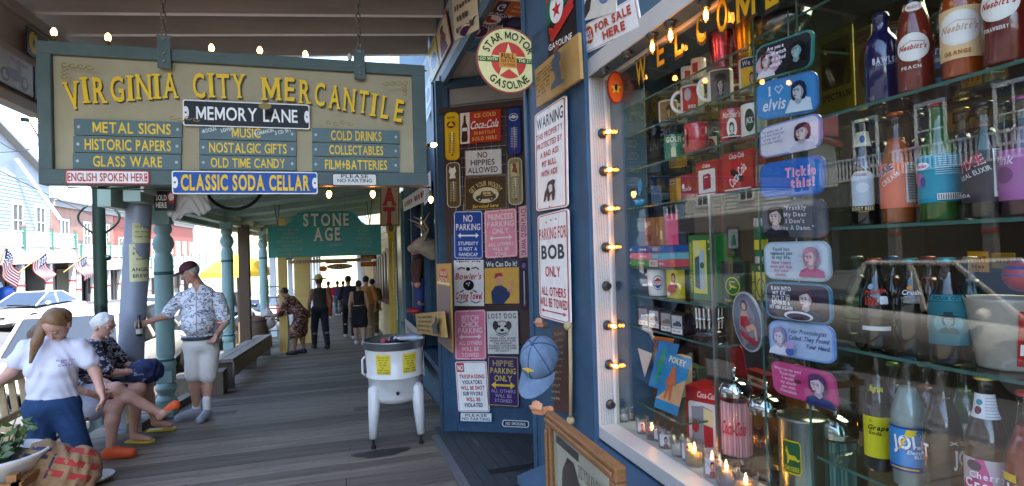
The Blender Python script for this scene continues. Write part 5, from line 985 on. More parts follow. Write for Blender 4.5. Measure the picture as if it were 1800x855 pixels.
# ---- votive glasses on the sill
VG = glass_mat('votive_glass', (.96, .95, .94), 1.5, 1.6); FL = mat('ffb050', .4, emit=14, var=0, ecol='ff9a3c')
vot = [(184, 532, .020, .05, 'a98a98', 0), (240, 572, .021, .052, '7a2c28', 1), (325, 626, .023, .055, '9a94a8', 0), (402, 682, .025, .05, 'd8d4cc', 0), (436, 560, .022, .05, 'b59aa8', 0), (516, 592, .022, .04, 'a05a4c', 0), (497, 742, .026, .062, 'c9a84c', 1), (594, 690, .018, .066, 'd9d2cc', 0), (616, 812, .025, .065, 'b0465c', 1), (738, 862, .028, .062, 'c8b068', 1), (850, 850, .027, .05, '9a94b0', 0), (884, 935, .028, .055, 'c9a870', 1), (205, 440, .018, .05, 'd8d4d0', 0), (246, 430, .016, .05, 'd0a050', 1)]
vl = ['lilac printed votive glass at the far left end of the sill', 'dark red votive glass with a lit candle near the corner', 'grey lilac votive glass with a pale rim, third along the sill', 'clear stubby votive glass in front of the pink one', 'pink printed votive glass in the back row', 'rust red votive glass in the back row', 'clear votive glass with a bright flame, middle of the sill', 'slim tall printed glass beside the bright flame', 'rose printed votive glass with a face on its side', 'wide clear goblet glass with a lit amber candle', 'short lavender votive glass at the right of the goblet', 'clear goblet nearest the camera on the sill', 'small clear glass in the far corner of the sill', 'tiny amber lit glass in the far corner of the sill']
for (x, y, r, h, c, lit), lab in zip(vot, vl):
    p = at(1040+x/3.64, 620+y/3.64, z=1.136); p.x = max(1.06, min(p.x, 1.125)); z_ = 1.1355
    p.z = z_; r *= 1.3; h *= 1.22
    mb = MB(VG, mat(c, .3, var=.15, scale=40)); mb.lathe([(.001, 0), (r*.82, 0), (r*.86, .004), (r, h), (r*.93, h), (r*.78, .007), (.001, .007)], p, 20, m=0); o = tag(mb.build('votive_glass'), lab, 'glass', 'votive glasses along the sill')
    mb = MB(mat(c, .5, var=.25, scale=60)); mb.lathe([(.001, .008), (r*.76, .008), (r*.82, h*.5), (.001, h*.52)], p, 16); mb.build('wax', o)
    if c in ('a98a98', 'b0465c', 'b59aa8', '9a94a8', 'd9d2cc'):
        s = wrap_sign(p, r*.9, p.z+h*.85, p.z+.006, face_ang(p), 2., 100, 60, r*.86); s.rect(10, 6, 90, 54, 'ded6d8'); face(s, 50, 28, .55, 'd9a98a', '3a1c1c', 'a03040'); s.attach(o)
    if lit: mb = MB(FL); mb.lathe([(.001, h*.52), (.004, h*.58), (.005, h*.68), (.003, h*.8), (.0005, h*.95)], p, 10); mb.build('flame', o)
# ---- hanging chain of mint tins
TX = GX+.02
def lid(c4, dw, dh, rim, base, draw, lab):
    TL, TR, BR, BL = [at(*p, X=TX) for p in c4]; s = Sign(TL, TR-TL, BL-TL, dw, dh, .004); k = (BR-TL)-(TR-TL)-(BL-TL)
    s.gloss = .25; s.brect(mat(rim, .25, var=.05), 24)
    s.rrect(2.5, 2.5, dw-2.5, dh-2.5, 22, mat(lin(rim) and tuple(min(1, q*1.35+.02) for q in lin(rim)), .25, var=.03)); s.rrect(6, 6, dw-6, dh-6, 18, base); draw(s); s.done('mint_tin', lab, 'tin', 'chain of hanging mint tins')
lid([(1331, 84), (1434, 48), (1432, 108), (1329, 146)], 160, 104, '2f7f74', '23262e', lambda s: (s.ell(40, 60, 36, 34, 'c9a8b4'), face(s, 36, 52, .95, 'e8d3d0', '5a2c2a', 'e8dfe4'), face(s, 130, 52, 1.0, '8fb8b8', '10161c', '10161c'), s.text('Are you a', 82, 28, 46, 10, 'e8e8ea', bold=1, shear=.1), s.text('good witch', 84, 44, 56, 10, 'e8e8ea'), s.text('or a bad', 92, 60, 40, 10, 'e8e8ea'), s.text('witch?', 86, 76, 34, 10, 'e8e8ea')), 'topmost hanging mint tin, dark with two faces')
lid([(1331, 148), (1439, 121), (1441, 193), (1333, 214)], 160, 104, '2c6ea8', '3f8fc8', lambda s: (s.text('I', 42, 30, 8, 24, 'dbe7ee', serif=True), s.poly([(66, 42), (54, 26), (60, 18), (66, 24), (72, 18), (78, 26)], 'dbe7ee'), s.poly([(66, 38), (57, 26), (61, 21), (66, 27), (71, 21), (75, 26)], '3f8fc8'), s.text('elvis', 54, 66, 62, 30, 'e4edf2', shear=.2), s.poly([(82, 96), (96, 64), (118, 56), (146, 66), (150, 96)], 'cfe0ea', 'picture'), face(s, 118, 46, 1.05, 'c9d6dc', '1c2c48', 'd3e2ec')), 'bright blue hanging mint tin with white script and a heart')
lid([(1337, 226), (1446, 196), (1449, 265), (1338, 281)], 160, 104, '6f7fae', 'd9d6e0', lambda s: (face(s, 116, 48, 1.15, 'e2cfd4', '4a2034', 'c8c0d0'), *[s.text(t, 48, 24+i*12, w2, 8, '6a6478') for i, (t, w2) in enumerate((("'Dream as if", 56), ("you'll live forever.", 70), ('Live as if', 46), ("you'll die today.'", 66)))]), 'pale lilac hanging mint tin with a quoted verse')
lid([(1338, 289), (1452, 270), (1452, 344), (1339, 351)], 160, 104, '14478c', '1a64b8', lambda s: (s.text('Tickle', 106, 36, 74, 24, 'e98fb0', bold=2, serif=True, shadow=(1, 1, 'f0e4ec')), s.text('this!', 112, 66, 58, 24, 'e98fb0', bold=2, serif=True, shadow=(1, 1, 'f0e4ec'))), 'deep blue hanging mint tin with pink lettering')
lid([(1341, 355), (1455, 348), (1455, 417), (1344, 417)], 160, 104, '3f4248', '4f545c', lambda s: (face(s, 38, 46, 1.25, 'd9c4bc', '16141a', '1c1c28'), *[s.text(t, 98, 22+i*18, w2, 11, 'c3c6c8', serif=True) for i, (t, w2) in enumerate((('"Frankly', 54), ('My Dear', 56), ("I Don't", 46), ('Give A Damn."', 88)))]), 'charcoal hanging mint tin with a moustached man')
lid([(1344, 426), (1461, 423), (1461, 493), (1347, 490)], 160, 104, '8ea4b0', 'c3d0da', lambda s: (*[s.text(t, 48, 20+i*11, w2, 9, '44627a') for i, (t, w2) in enumerate((('Food has', 42), ('replaced sex', 56), ('in my life.', 48)))], *[s.text(t, 48, 56+i*11, w2, 9, 'c0607e') for i, (t, w2) in enumerate((("Now I can't", 50), ('even get into', 56), ('my own', 34), ('pants.', 28)))], face(s, 122, 42, 1.05, 'e6c4cc', 'b48a9c', 'b8567e')), 'pale blue grey hanging mint tin with a woman in pink')
lid([(1346, 494), (1464, 500), (1462, 569), (1349, 558)], 160, 104, '2f6f8c', '332a3c', lambda s: (*[s.text(t, 44, 18+i*13, w2, 10, 'd8dee4', bold=2) for i, (t, w2) in enumerate((('RAN INTO', 50), ('MY EX...', 42), ('PUT IT IN', 44), ('REVERSE &', 46), ('HIT HIM AGAIN', 58)))], face(s, 106, 42, 1.1, 'e4d4d6', '4a2a34', '2f4a5c'), s.ell(96, 86, 34, 12, 'cfd4da', 'picture'), s.ell(96, 88, 28, 9, '332a3c', 'picture')), 'teal rimmed hanging mint tin with a woman at a steering wheel')
lid([(1353, 562), (1469, 573), (1469, 648), (1356, 622)], 160, 104, '6d8fc4', 'a9bedc', lambda s: (*[s.text(t, x, 26+i*19, w2, 12, '23407c', shear=.25) for i, (t, w2, x) in enumerate((('Your Proctologist', 92, 98), ('Called. They Found', 94, 102), ('Your Head.', 56, 124)))], face(s, 32, 46, 1.1, 'd5cfe0', '8a86b0', 'dfe2ee'), s.ell(66, 84, 11, 12, '3a5a9a', 'picture'), s.ell(66, 66, 12, 10, 'b08ab0', 'picture')), 'light blue hanging mint tin with dark blue script')
lid([(1356, 632), (1469, 656), (1473, 726), (1363, 690)], 160, 104, 'a83a6c', 'c83f7c', lambda s: (*[s.text(t, 46, 20+i*13, w2, 9, 'f0d3e0') for i, (t, w2) in enumerate((('When I say the word', 70), ('"Exercise"', 44), ('I wash', 30), ('my mouth', 40), ('out with', 36), ('Chocolate.', 44)))], face(s, 122, 44, 1.25, 'ead4dc', '5a3060', '1f3468'), s.ell(84, 44, 9, 6, '4a2030', 'picture')), 'lowest hanging mint tin, bright pink with a woman eating')
mb = MB(mat('9aa0a0', .3, .8)); mb.tube([at(1385, 20, X=TX+.004), at(1388, 160, X=TX+.004), at(1394, 300, X=TX+.004), at(1402, 460, X=TX+.004), at(1418, 690, X=TX+.004)], .002, 6); tag(mb.build('lid_string'), 'thin wire that carries the hanging mint tins', 'wire')
# ---- soda bottles
def bottle(px, base_y, top_y, z, X, col, lab, cap, labels=(), r=None, liquid=None, fill=.8, clear=False, shape='soda'):
    p = at(px, base_y, X=X); H = max(.2, min(at(px, top_y, X=X).z-z, .27)) if top_y is not None else .25
    p = V((X, p.y, z+.0008)); r = r or .0305
    prof = [(.001, 0), (r*.9, 0), (r, .006), (r, H*.5), (r*.985, H*.55), (r*.88, H*.62), (r*.66, H*.70), (r*.5, H*.77), (r*.42, H*.85), (r*.38, H*.93), (r*.44, H*.945), (r*.44, H*.965), (r*.37, H*.972), (r*.37, H*.985)]
    if not clear and col not in ('10184a', '2f5a1f', '15100d', '120d0c', '16120f', '1c1512'): clear, liquid = True, col
    if shape == 'squat': prof = [(.001, 0), (r*.9, 0), (r, .006), (r, H*.6), (r*.96, H*.66), (r*.8, H*.73), (r*.52, H*.79), (r*.45, H*.84), (r*.44, H*.94), (r*.5, H*.95), (r*.5, H*.97), (r*.42, H*.985)]
    if shape == 'cone': prof = [(.001, 0), (r*.9, 0), (r, .006), (r, H*.42), (r*.96, H*.5), (r*.8, H*.62), (r*.6, H*.74), (r*.45, H*.84), (r*.38, H*.92), (r*.44, H*.945), (r*.44, H*.965), (r*.37, H*.985)]
    if clear:
        mb = MB(glass_mat('bottle_glass', (.88, .93, .92), 1.5, 1.4)); mb.lathe(prof, p, 28); o = mb.build('soda_bottle')
        mb = MB(mat(liquid, .12, var=.04)); mb.lathe([(max(.0008, a*.93), max(.003, b)) for a, b in prof if b < H*fill]+[(.001, H*fill-.01)], p, 24); mb.build('drink', o)
    else:
        mb = MB(mat(col, .06, var=.05, coat=1., key='glass')); mb.lathe(prof, p, 28); o = mb.build('soda_bottle')
    tag(o, lab, 'bottle', 'soda bottles on the glass shelves')
    mb = MB(mat(cap, .3, .5, var=.05)); q = V((p.x, p.y, p.z+H*.972)); n = 21
    pr = [(r*.5, 0), (r*.47, .004), (r*.43, .007), (.001, .0075)]
    for k in range(n):
        pass
    mb.lathe(pr, q, 21); mb.build('crown_cap', o)
    def rad(zf):
        for (a, b), (a2, b2) in zip(prof[:-1], prof[1:]):
            if b/H <= zf <= b2/H and b2 > b: return a+(a2-a)*(zf*H-b)/(b2-b)
        return r
    for f0, f1, span, turn, fn in labels:
        s = wrap_sign(p, r, p.z+f1*H, p.z+f0*H, face_ang(p, turn), span, 200, 200*(f1-f0)*H/(r*span), rf=lambda z_: rad((z_-p.z)/H)+.0004); s.gloss = .4; fn(s); s.attach(o, 'paper_label')
    return o
def neslab(fl, txtc='b0281f', panel=None):
    def f(s):
        if panel: s.rect(0, 0, 200, s.dh, panel)
        s.ell(100, s.dh*.4, 88, s.dh*.34, 'efe9da'); s.ell(100, s.dh*.4, 80, s.dh*.29, 'f4efe2'); s.text("Nesbitt's", 100, s.dh*.4, 140, 30, txtc, shear=.3, bold=2); s.line([(40, s.dh*.36), (90, s.dh*.26), (160, s.dh*.3)], 3, txtc, 'lettering')
        s.text(fl, 90, s.dh*.88, 100, 18, 'efe6d8' if not panel else 'b0681f', serif=True, bold=2)
    return f
S1, S2, S3, S4 = 2.141, 1.878, 1.602, 1.325
bottle(1553, 192, 34, S1, 1.14, '10184a', 'dark cobalt blue bottle at the left end of the upper bottle shelf', '2a3058', [(.2, .52, 1.6, .1, lambda s: (s.text('BAWLS', 100, 50, 150, 46, 'dfe3ea', serif=True, bold=2), s.text('GUARANA', 100, 86, 110, 14, 'b8c0d0')))], r=.034, shape='squat')
bottle(1611, 172, None, S1, 1.13, '8c2a1c', 'clear red peach soda bottle with a white oval', 'c9c0b0', [(.16, .5, 2.0, -.1, neslab('PEACH')), (.66, .74, 1.6, 0, lambda s: (s.ell(100, s.dh/2, 80, s.dh*.5, 'efe9da'), s.text("Nesbitt's", 100, s.dh/2, 120, s.dh*.4, 'b0281f', shear=.3)))], r=.033, shape='cone')
bottle(1694, 150, None, S1, 1.12, 'b84a10', 'orange soda bottle with a cream paper label', 'c9c0b0', [(.14, .52, 2.4, -.1, neslab('ORANGE', 'd9b08a', 'e8c48c'))], r=.033)
bottle(1772, 128, None, S1, 1.11, '7c1a14', 'deep red strawberry soda bottle at the right end of the upper shelf', 'c9c0b0', [(.2, .56, 2.0, -.3, neslab('STRAWBERRY'))], r=.034, shape='cone')
bottle(1521, 398, 210, S2, 1.14, '15100d', 'black root beer bottle with an arched label on the second shelf', 'b8a050', [(.12, .52, 1.9, -.1, lambda s: (s.rrect(20, 10, 180, s.dh-4, 60, 'c9a24a'), s.rrect(26, 16, 174, s.dh-34, 54, 'b9c2c8'), s.ell(100, s.dh*.42, 44, 40, 'd5d8d8'), s.text('VIRGIL', 90, 40, 90, 20, '8a3a24', bold=2, serif=True), s.rect(20, s.dh-52, 180, s.dh-10, '26221c'), s.text('ROOT BEER', 100, s.dh-31, 146, 26, 'e0cf9a', serif=True, bold=2))), (.74, .88, 2.4, 0, lambda s: (s.rect(0, 0, 200, s.dh, 'c8c0a0'), s.ell(100, s.dh/2, 30, 24, '3a5a8a')))])
bottle(1581, 394, 198, S2, 1.135, 'b5551f', 'orange cream soda bottle with a peach label and barcode', 'd0602a', [(.14, .54, 2.6, -.1, lambda s: (s.rect(0, 0, 200, s.dh, 'e07a5c'), s.text('DIXIE', 46, 36, 90, 34, '23406a', rot=-.5, bold=2, shadow=(2, 2, W_)), s.text('CREAM', 74, 82, 90, 24, 'f0e2d4', rot=-.6), s.rect(140, 6, 186, s.dh-24, 'e9e4dc'), *[s.rect(143, 10+k*8, 183, 14+k*8, '2a2624') for k in range(int((s.dh-40)/8))]))], r=.032)
bottle(1654, 394, 182, S2, 1.13, '2f5a1f', 'green soda bottle with a turquoise label', 'b03030', [(.16, .56, 2.7, -.1, lambda s: (s.rect(0, 0, 200, s.dh, '1f93a8'), s.ell(38, s.dh*.22, 38, 16, 'efe4ea'), s.text('Yoohoo', 38, s.dh*.22, 56, 16, 'c03a6a', bold=2), s.ell(30, s.dh*.5, 20, 30, 'c86a9a'), s.ell(48, s.dh*.56, 12, 22, '4a4a9a'), *[s.rect(96, 12+k*9, 178, 14+k*9, 'd6ecee') for k in range(9)], s.rect(100, s.dh-36, 186, s.dh-8, 'e9e9e4'), *[s.rect(103+k*7, s.dh-33, 106+k*7, s.dh-11, '1c1c1c') for k in range(11)]))], r=.034)
bottle(1736, 392, 180, S2, 1.12, '1c1614', 'dark cola bottle with a grey and red label and white barcode', '3a3434', [(.14, .58, 2.5, -.2, lambda s: (s.rect(0, 0, 200, s.dh, '3c3638'), s.text('PIXIE', 62, 50, 100, 40, 'b3283c', rot=-.35, bold=2, shadow=(2, 2, 'e4dcd8')), s.text('REAL ELIXIR', 76, 96, 120, 20, 'd8d2d0', rot=-.35), s.rect(140, 0, 196, s.dh-20, 'e9e6e0'), *[s.rect(144, 6+k*8, 192, 10+k*8, '1c1a1a') for k in range(int((s.dh-36)/8))], s.text('SODA', 46, s.dh-30, 50, 14, 'd8d2d0')))], r=.034)
bottle(1803, 388, 170, S2, 1.12, '4a1c30', 'pink labelled bottle cut by the right edge on the second shelf', '8a3a5a', [(.14, .56, 2.6, -.2, lambda s: (s.rect(0, 0, 200, s.dh, 'a8689a'), s.text('Pink', 50, 40, 80, 34, 'e4c8dc', shear=.2), s.ell(50, 100, 34, 34, '7a4470')))], r=.033)
bottle(1542, 604, 470, S3, 1.15, '120d0c', 'black root beer bottle with red script and a white mug on the third shelf', 'b05a3a', [(.2, .72, 1.9, 0, lambda s: (s.ell(60, 18, 26, 20, '8fa8b8'), s.text('Frostie', 100, 50, 150, 32, 'c23a32', rot=-.15, bold=2, shear=.2), s.text('ROOT', 74, 108, 80, 26, 'c23a32', bold=2), s.text('BEER', 74, 136, 80, 22, 'c23a32', bold=2), s.rrect(122, 84, 176, 140, 8, 'd8dcdc'), s.rect(10, s.dh-34, 190, s.dh-4, 'd5d4ce')))], r=.033)
bottle(1605, 606, 470, S3, 1.17, '16120f', 'brown bottle with white script and orange fruit on the third shelf', '2f8a8a', [(.3, .72, 1.8, 0, lambda s: (s.ell(90, 20, 30, 16, 'd98a3c'), s.text('Crush', 100, 54, 140, 34, 'e6e4da', bold=2), *[s.rect(50, 84+k*9, 150, 87+k*9, 'c8c6bc') for k in range(6)]))], r=.031)
bottle(1669, 612, 455, S3, 1.13, '1c1512', 'brown bottle with a printed teal picture label', '1f8a8a', [(.18, .66, 2.2, 0, lambda s: (s.rect(0, 0, 200, s.dh, '16333a'), s.rect(4, 4, 196, 34, '2c7f88'), s.text('SIOUX CITY', 100, 19, 150, 18, '0f2226', bold=2), s.rect(4, 38, 196, s.dh-4, '24666e'), s.ell(100, s.dh*.56, 60, 54, '3a8a90'), face(s, 100, s.dh*.5, 1.4, '5aa4a8', '16333a', '1c4a50', '16333a')))], r=.034)
bottle(1546, 806, 612, S4, 1.15, '120c14', 'dark grape soda bottle with a lime yellow label', '2a2634', [(.12, .46, 2.0, -.1, lambda s: (s.rect(0, 0, 200, s.dh, 'd0c822'), s.poly([(50, 40), (64, 14), (78, 40)], 'a89a1c'), s.text('Grape', 110, 78, 130, 34, '23201a', shear=.25, bold=2), s.text('Soda', 90, 118, 80, 26, '23201a', shear=.25))), (.66, .72, 1.6, -.1, lambda s: s.text('Nugrape', 100, s.dh/2, 150, s.dh*.8, 'd0c822', shear=.2, bold=2))])
bottle(1600, 826, 622, S4, 1.13, 'aab4b2', 'clear bottle of pale soda with a bright blue label and cap', '2273b8', [(.14, .48, 2.8, 0, lambda s: (s.rect(0, 0, 200, s.dh, '1b2f86'), s.rect(0, 8, 200, s.dh-24, '2787c4'), s.text('JOLT', 108, 62, 140, 54, 'f0f0ee', bold=2, rot=-.1, shadow=(3, 3, '16265c')), s.poly([(52, 110), (76, 70), (66, 70), (84, 44), (94, 44), (80, 66), (90, 66)], 'e6b822', 'picture'), s.poly([(84, 34), (92, 8), (130, 8), (120, 22), (132, 22), (104, 40)], 'e6c822', 'picture'), s.text('Electric', 128, 104, 70, 16, 'e4ecf2', shear=.2), s.text('BLUE', 136, 122, 40, 14, 'e4ecf2'), s.rect(30, s.dh-17, 130, s.dh-11, 'd0b83a')))], r=.034, liquid='8a9894', clear=True, fill=.78)
bottle(1660, 838, 640, S4, 1.12, '1a1412', 'dark cola bottle with white letters and a yellow bolt', '6a5f54', [(.14, .5, 2.6, 0, lambda s: (s.text('LT', 22, 70, 46, 50, 'efecea', bold=2, shadow=(2, 2, 'b02a3a')), s.text('JO', 164, 84, 60, 60, 'efecea', bold=2), s.poly([(150, 140), (176, 92), (166, 92), (190, 60), (198, 60), (184, 88), (196, 88)], 'e0a822', 'picture'), s.text('X2', 150, 20, 60, 14, 'd8d4d0')))], r=.034)
bottle(1737, 850, 652, S4, 1.105, '2a1014', 'dark cherry cream soda bottle with a pink silver label and neck band', 'c9a850', [(.1, .46, 2.5, 0, lambda s: (s.rect(0, 0, 200, s.dh, 'b9a8b0'), s.ell(60, s.dh*.6, 60, 56, 'a8306a'), s.poly([(60, 0), (90, 0), (150, s.dh), (90, s.dh)], 'c04a84'), s.rect(150, 0, 200, s.dh, 'c9c4c8'), s.ell(56, 30, 26, 22, '4a3a44'), s.text('Cherry', 100, 68, 120, 26, 'f2e8ec', serif=True), s.text('Cream', 96, 106, 150, 36, 'f2e8ec', serif=True, bold=2))), (.72, .88, 2.6, 0, lambda s: (s.rect(0, 0, 200, s.dh, 'd5d4d6'), s.ell(60, s.dh*.35, 24, 12, '2f8a9a'), s.ell(54, s.dh*.68, 24, 16, '6a2438'), *[s.rect(100, 14+k*12, 190, 17+k*12, '8a9aa8') for k in range(7)]))], r=.034)
bottle(1812, 860, 690, S4, 1.1, '8c2018', 'red bottle with white letters cut by the right edge on the lowest shelf', 'b03a2a', [(.1, .48, 2.6, 0, lambda s: (s.text('JOLT', 90, 80, 150, 60, 'efecea', bold=2), s.rect(0, 10, 60, 40, 'd8b42a')))], r=.034)
# things behind and beside the bottles
BAGL = (1772, 645)
p = V(at(1797, 485, X=1.2)); mb = MB(mat('b52a24', .35), mat('23408a', .35)); mb.sphere(p, .03, 12, m=0); mb.lathe([(.0305, 0), (.026, .016), (.014, .027), (.001, .031)], p, 16, m=1); tag(mb.build('toy_ball'), 'red toy ball with a blue top at the right edge', 'ball')
# posters and lamp inside the shop
def back(TL, TR, BL, X, dw, dh): a, b, c = at(*TL, X=X), at(*TR, X=X), at(*BL, X=X); return Sign(a, V((0, b.y-a.y, 0)), V((0, 0, c.z-a.z)), dw, dh, .006)
PGR = 'posters inside the shop'
s = back((1440, 70), (1500, 50), (1440, 205), 2.0, 100, 200); s.brect('a8962c'); s.rect(8, 20, 92, 140, '5a4a24'); s.ell(56, 80, 26, 50, '33291c', 'picture'); s.text('SPECTRUM', 50, 162, 84, 16, '2a2416', bold=2); s.done('poster', 'yellow poster with a dark figure inside the shop behind the lids', 'poster', PGR)
s = back((1505, 55), (1533, 45), (1505, 195), 2.0, 60, 200); s.brect('a88f5a'); s.text('REEFER', 30, 16, 50, 12, '7a2418', bold=2); s.text('MADNESS', 30, 32, 50, 12, '7a2418', bold=2); s.ell(30, 100, 18, 50, '8a5a34', 'picture'); s.done('poster', 'tan poster with red heading left of the blue bottle', 'poster', PGR)
s = back((1700, 440), (1742, 436), (1700, 480), 2.6, 100, 100); s.brect('3a2c12'); s.rect(6, 6, 94, 94, 'b08a1f'); s.text('FART', 50, 40, 70, 24, '7a2a14', bold=2); s.text('ZONE', 50, 70, 60, 18, '7a2a14'); s.done('poster', 'small framed amber sign deep inside the shop', 'poster', PGR)
s = back((1744, 445), (1785, 443), (1744, 472), 2.6, 100, 70); s.brect('7a6a24'); s.text('OPEN', 50, 34, 66, 22, '4a3414'); s.done('poster', 'small dim olive sign beside the framed amber one', 'poster', PGR)
for i, (a, b, lab) in enumerate((((1660, 190), (1800, 150), 'wide amber banner inside the shop behind the green bottle'), ((1095, 250), (1180, 235), 'dark blue street plate inside the shop behind the golf mug'))):
    s = back(a, b, (a[0], a[1]+45), 1.9 if i == 0 else 1.75, 200, 60); s.brect('8a7430' if i == 0 else '1c2250'); s.text('DAY S' if i == 0 else 'MEMORY LANE', 100, 30, 150, 26, '3a2c14' if i == 0 else 'a8a8b8', bold=2); s.done('poster', lab, 'poster', PGR)
t = thing('fluorescent_light', 'white fluorescent ceiling light inside the shop above the bottles', 'light', (2.4, 1.4, 3.2))
mb = MB(mat('d8d8d0', .4)); mb.bx(1.9, 3.2, .55, 1.9, 3.24, 3.29); mb.build('housing', t)
mb = MB(mat('fff3d8', .4, emit=2.2, var=0, ecol='fff0d0')); mb.bx(1.95, 3.15, .6, 1.85, 3.21, 3.235); mb.build('diffuser', t)
# round orange sign by the window corner
p = at(1081, 155, X=1.0); q = at(1070, 155, Y=p.y); s = Sign((p.x-.035, p.y, p.z+.062), (.07, 0, 0), (0, 0, -.124), 100, 180, .008); s.base(el_poly(50, 90, 50, 90, 32), '8a2414'); s.ell(50, 90, 44, 82, 'd8561f'); s.poly(star_poly(50, 95, 34, 16, 5), 'e8b022', 'picture'); s.ell(50, 90, 9, 20, '1c1410', 'picture'); s.done('oval_sign', 'small orange oval sign with a yellow star at the window corner', 'sign')
# ================================================================ ACROSS THE STREET
SID = lambda c: mat(c, .6, var=.06, scale=3)
WGL = mat('262d33', .3, var=.1, spec=.3, key='g')
def storefront(name, lab, y0, y1, h, wc, lower='8a8278', nwin=4, balcony=True, signs=(), canopy=True, posts=3, brick=False, gable=False, roofc='8d8a86', shopc='4a443c', cat='building', deck=3.5, canc='a9a6a0', postc='b5b2ab', winw=1.0):
    zb = fz((y0+y1)/2)-.25; t = thing(name, lab, cat, (-19.3, (y0+y1)/2, zb)); XW = -19.3
    if brick:
        m_ = mat(wc, .85, var=.25, scale=2.5, bump=.2, stain=('c9a898', .66, 1.2))
    else: m_ = SID(wc)
    mb = MB(m_); mb.bx(XW-9, XW, y0, y1, zb+deck-.1, zb+h)
    mb.bx(XW-9, XW-1.2, y0, y1, zb-1, zb+deck-.1, mat(shopc, .7, var=.2))
    for y in (y0, y1): mb.bx(XW-1.2, XW, max(y0, y-.35), min(y1, y+.35), zb-1, zb+deck-.1, mat(lower, .6))
    if not brick:
        z = zb+deck
        while z < zb+h-.2: mb.hexa([(XW, y0, z), (XW+.03, y0, z), (XW+.03, y1, z), (XW, y1, z), (XW, y0, z+.2), (XW+.006, y0, z+.2), (XW+.006, y1, z+.2), (XW, y1, z+.2)]); z += .21
    if gable:
        ym = (y0+y1)/2; mb.add([(XW, y0, zb+h), (XW, y1, zb+h), (XW, ym, zb+h+2.6), (XW-9, y0, zb+h), (XW-9, y1, zb+h), (XW-9, ym, zb+h+2.6)], [(0, 1, 2), (3, 5, 4)])
    mb.build('wall', t)
    mb = MB(mat(roofc, .8, var=.2))
    if gable:
        ym = (y0+y1)/2
        for ya, s_ in ((y0, 1), (y1, -1)): mb.hexa([(XW-9, ya-.4*s_, zb+h-.3), (XW+.5, ya-.4*s_, zb+h-.3), (XW+.5, ym, zb+h+2.6), (XW-9, ym, zb+h+2.6), (XW-9, ya-.4*s_, zb+h-.1), (XW+.5, ya-.4*s_, zb+h-.1), (XW+.5, ym, zb+h+2.85), (XW-9, ym, zb+h+2.85)])
    else: mb.bx(XW-9, XW+.35, y0, y1, zb+h, zb+h+.18); mb.bx(XW, XW+.2, y0, y1, zb+h-.4, zb+h)
    mb.build('roof', t)
    for k in range(nwin):
        y = y0+(y1-y0)*(k+.5)/nwin; w2 = winw/2; z0, z1 = zb+deck+.85, zb+deck+2.75
        mb = MB(mat('e6e3da', .5)); X0 = XW+.03
        for a, b, c, d in ((y-w2-.1, y-w2, z0, z1), (y+w2, y+w2+.1, z0, z1), (y-w2-.1, y+w2+.1, z1, z1+.14), (y-w2-.14, y+w2+.14, z0-.1, z0), (y-.02, y+.02, z0, z1), (y-w2, y+w2, (z0+z1)/2-.03, (z0+z1)/2+.03)): mb.bx(X0, X0+.06, a, b, c, d)
        f = mb.build('window', t); mb = MB(WGL); mb.bx(X0+.005, X0+.015, y-w2, y+w2, z0, z1); mb.build('pane', f)
    n = max(2, int((y1-y0)/2.6))     # shop windows at street level
    for k in range(n):
        ya, yb = y0+.4+(y1-y0-.8)*k/n, y0+.4+(y1-y0-.8)*(k+.86)/n
        if k == n//2: mb = MB(mat('4a2f22', .6, var=.2)); mb.bx(XW-1.15, XW-1.05, ya+.5, yb-.3, zb+.1, zb+2.4); mb.build('door', t); continue
        mb = MB(mat(lower, .6)); mb.bx(XW-1.1, XW-.95, ya, yb, zb-.5, zb+.7); mb.bx(XW-1.1, XW-.95, ya, yb, zb+2.6, zb+2.8); mb.bx(XW-1.1, XW-.95, ya, ya+.1, zb+.7, zb+2.6); f = mb.build('shop_window', t)
        mb = MB(WGL); mb.bx(XW-1.05, XW-1.03, ya+.1, yb, zb+.7, zb+2.6); mb.build('pane', f)
    if canopy:
        mb = MB(mat(canc, .6, var=.08)); mb.bx(XW, XF-.15, y0, y1, zb+deck-.12, zb+deck); mb.bx(XF-.25, XF-.15, y0, y1, zb+deck-.9, zb+deck-.12); mb.build('canopy', t)
        for k in range(posts):
            y = y0+.3+(y1-y0-.6)*k/max(1, posts-1); mb = MB(mat(postc, .6, var=.06), mat('a3322c', .5)); mb.bx(XF-.5, XF-.2, y-.16, y+.16, zb-.6, zb+deck-.9); mb.bx(XF-.52, XF-.18, y-.18, y+.18, zb+1.35, zb+1.45, 1); mb.build('post', t)
        if balcony:
            mb = MB(mat('cfcdc8', .5)); z = zb+deck
            mb.bx(XF-.2, XF-.12, y0, y1, z+.95, z+1.03); mb.bx(XF-.19, XF-.13, y0, y1, z+.12, z+.2)
            y = y0+.1
            while y < y1: mb.bx(XF-.18, XF-.14, y, y+.06, z+.2, z+.95); y += .17
            for k in range(posts):
                y = y0+.3+(y1-y0-.6)*k/max(1, posts-1); mb.bx(XF-.22, XF-.08, y-.08, y+.08, z, z+1.25, mat('2f6a58', .5)); mb.box((XF-.15, y, z+1.3), (.2, .2, .1), mat('a3544c', .5))
            mb.build('balcony_railing', t)
    for txts, ya, yb, c, bgc in signs:
        s = Sign((XF-.145, ya, zb+deck-.14), (0, yb-ya, 0), (0, 0, -.74), 400, 60, .02); s.brect(bgc); s.u = s.u
        for i, tx in enumerate(txts): s.text(tx, 200, 60*(i+.5)/len(txts), 330, 40/len(txts), c, bold=1, serif=True)
        o = s.done('shop_sign', None, None, parent=t)
    return t
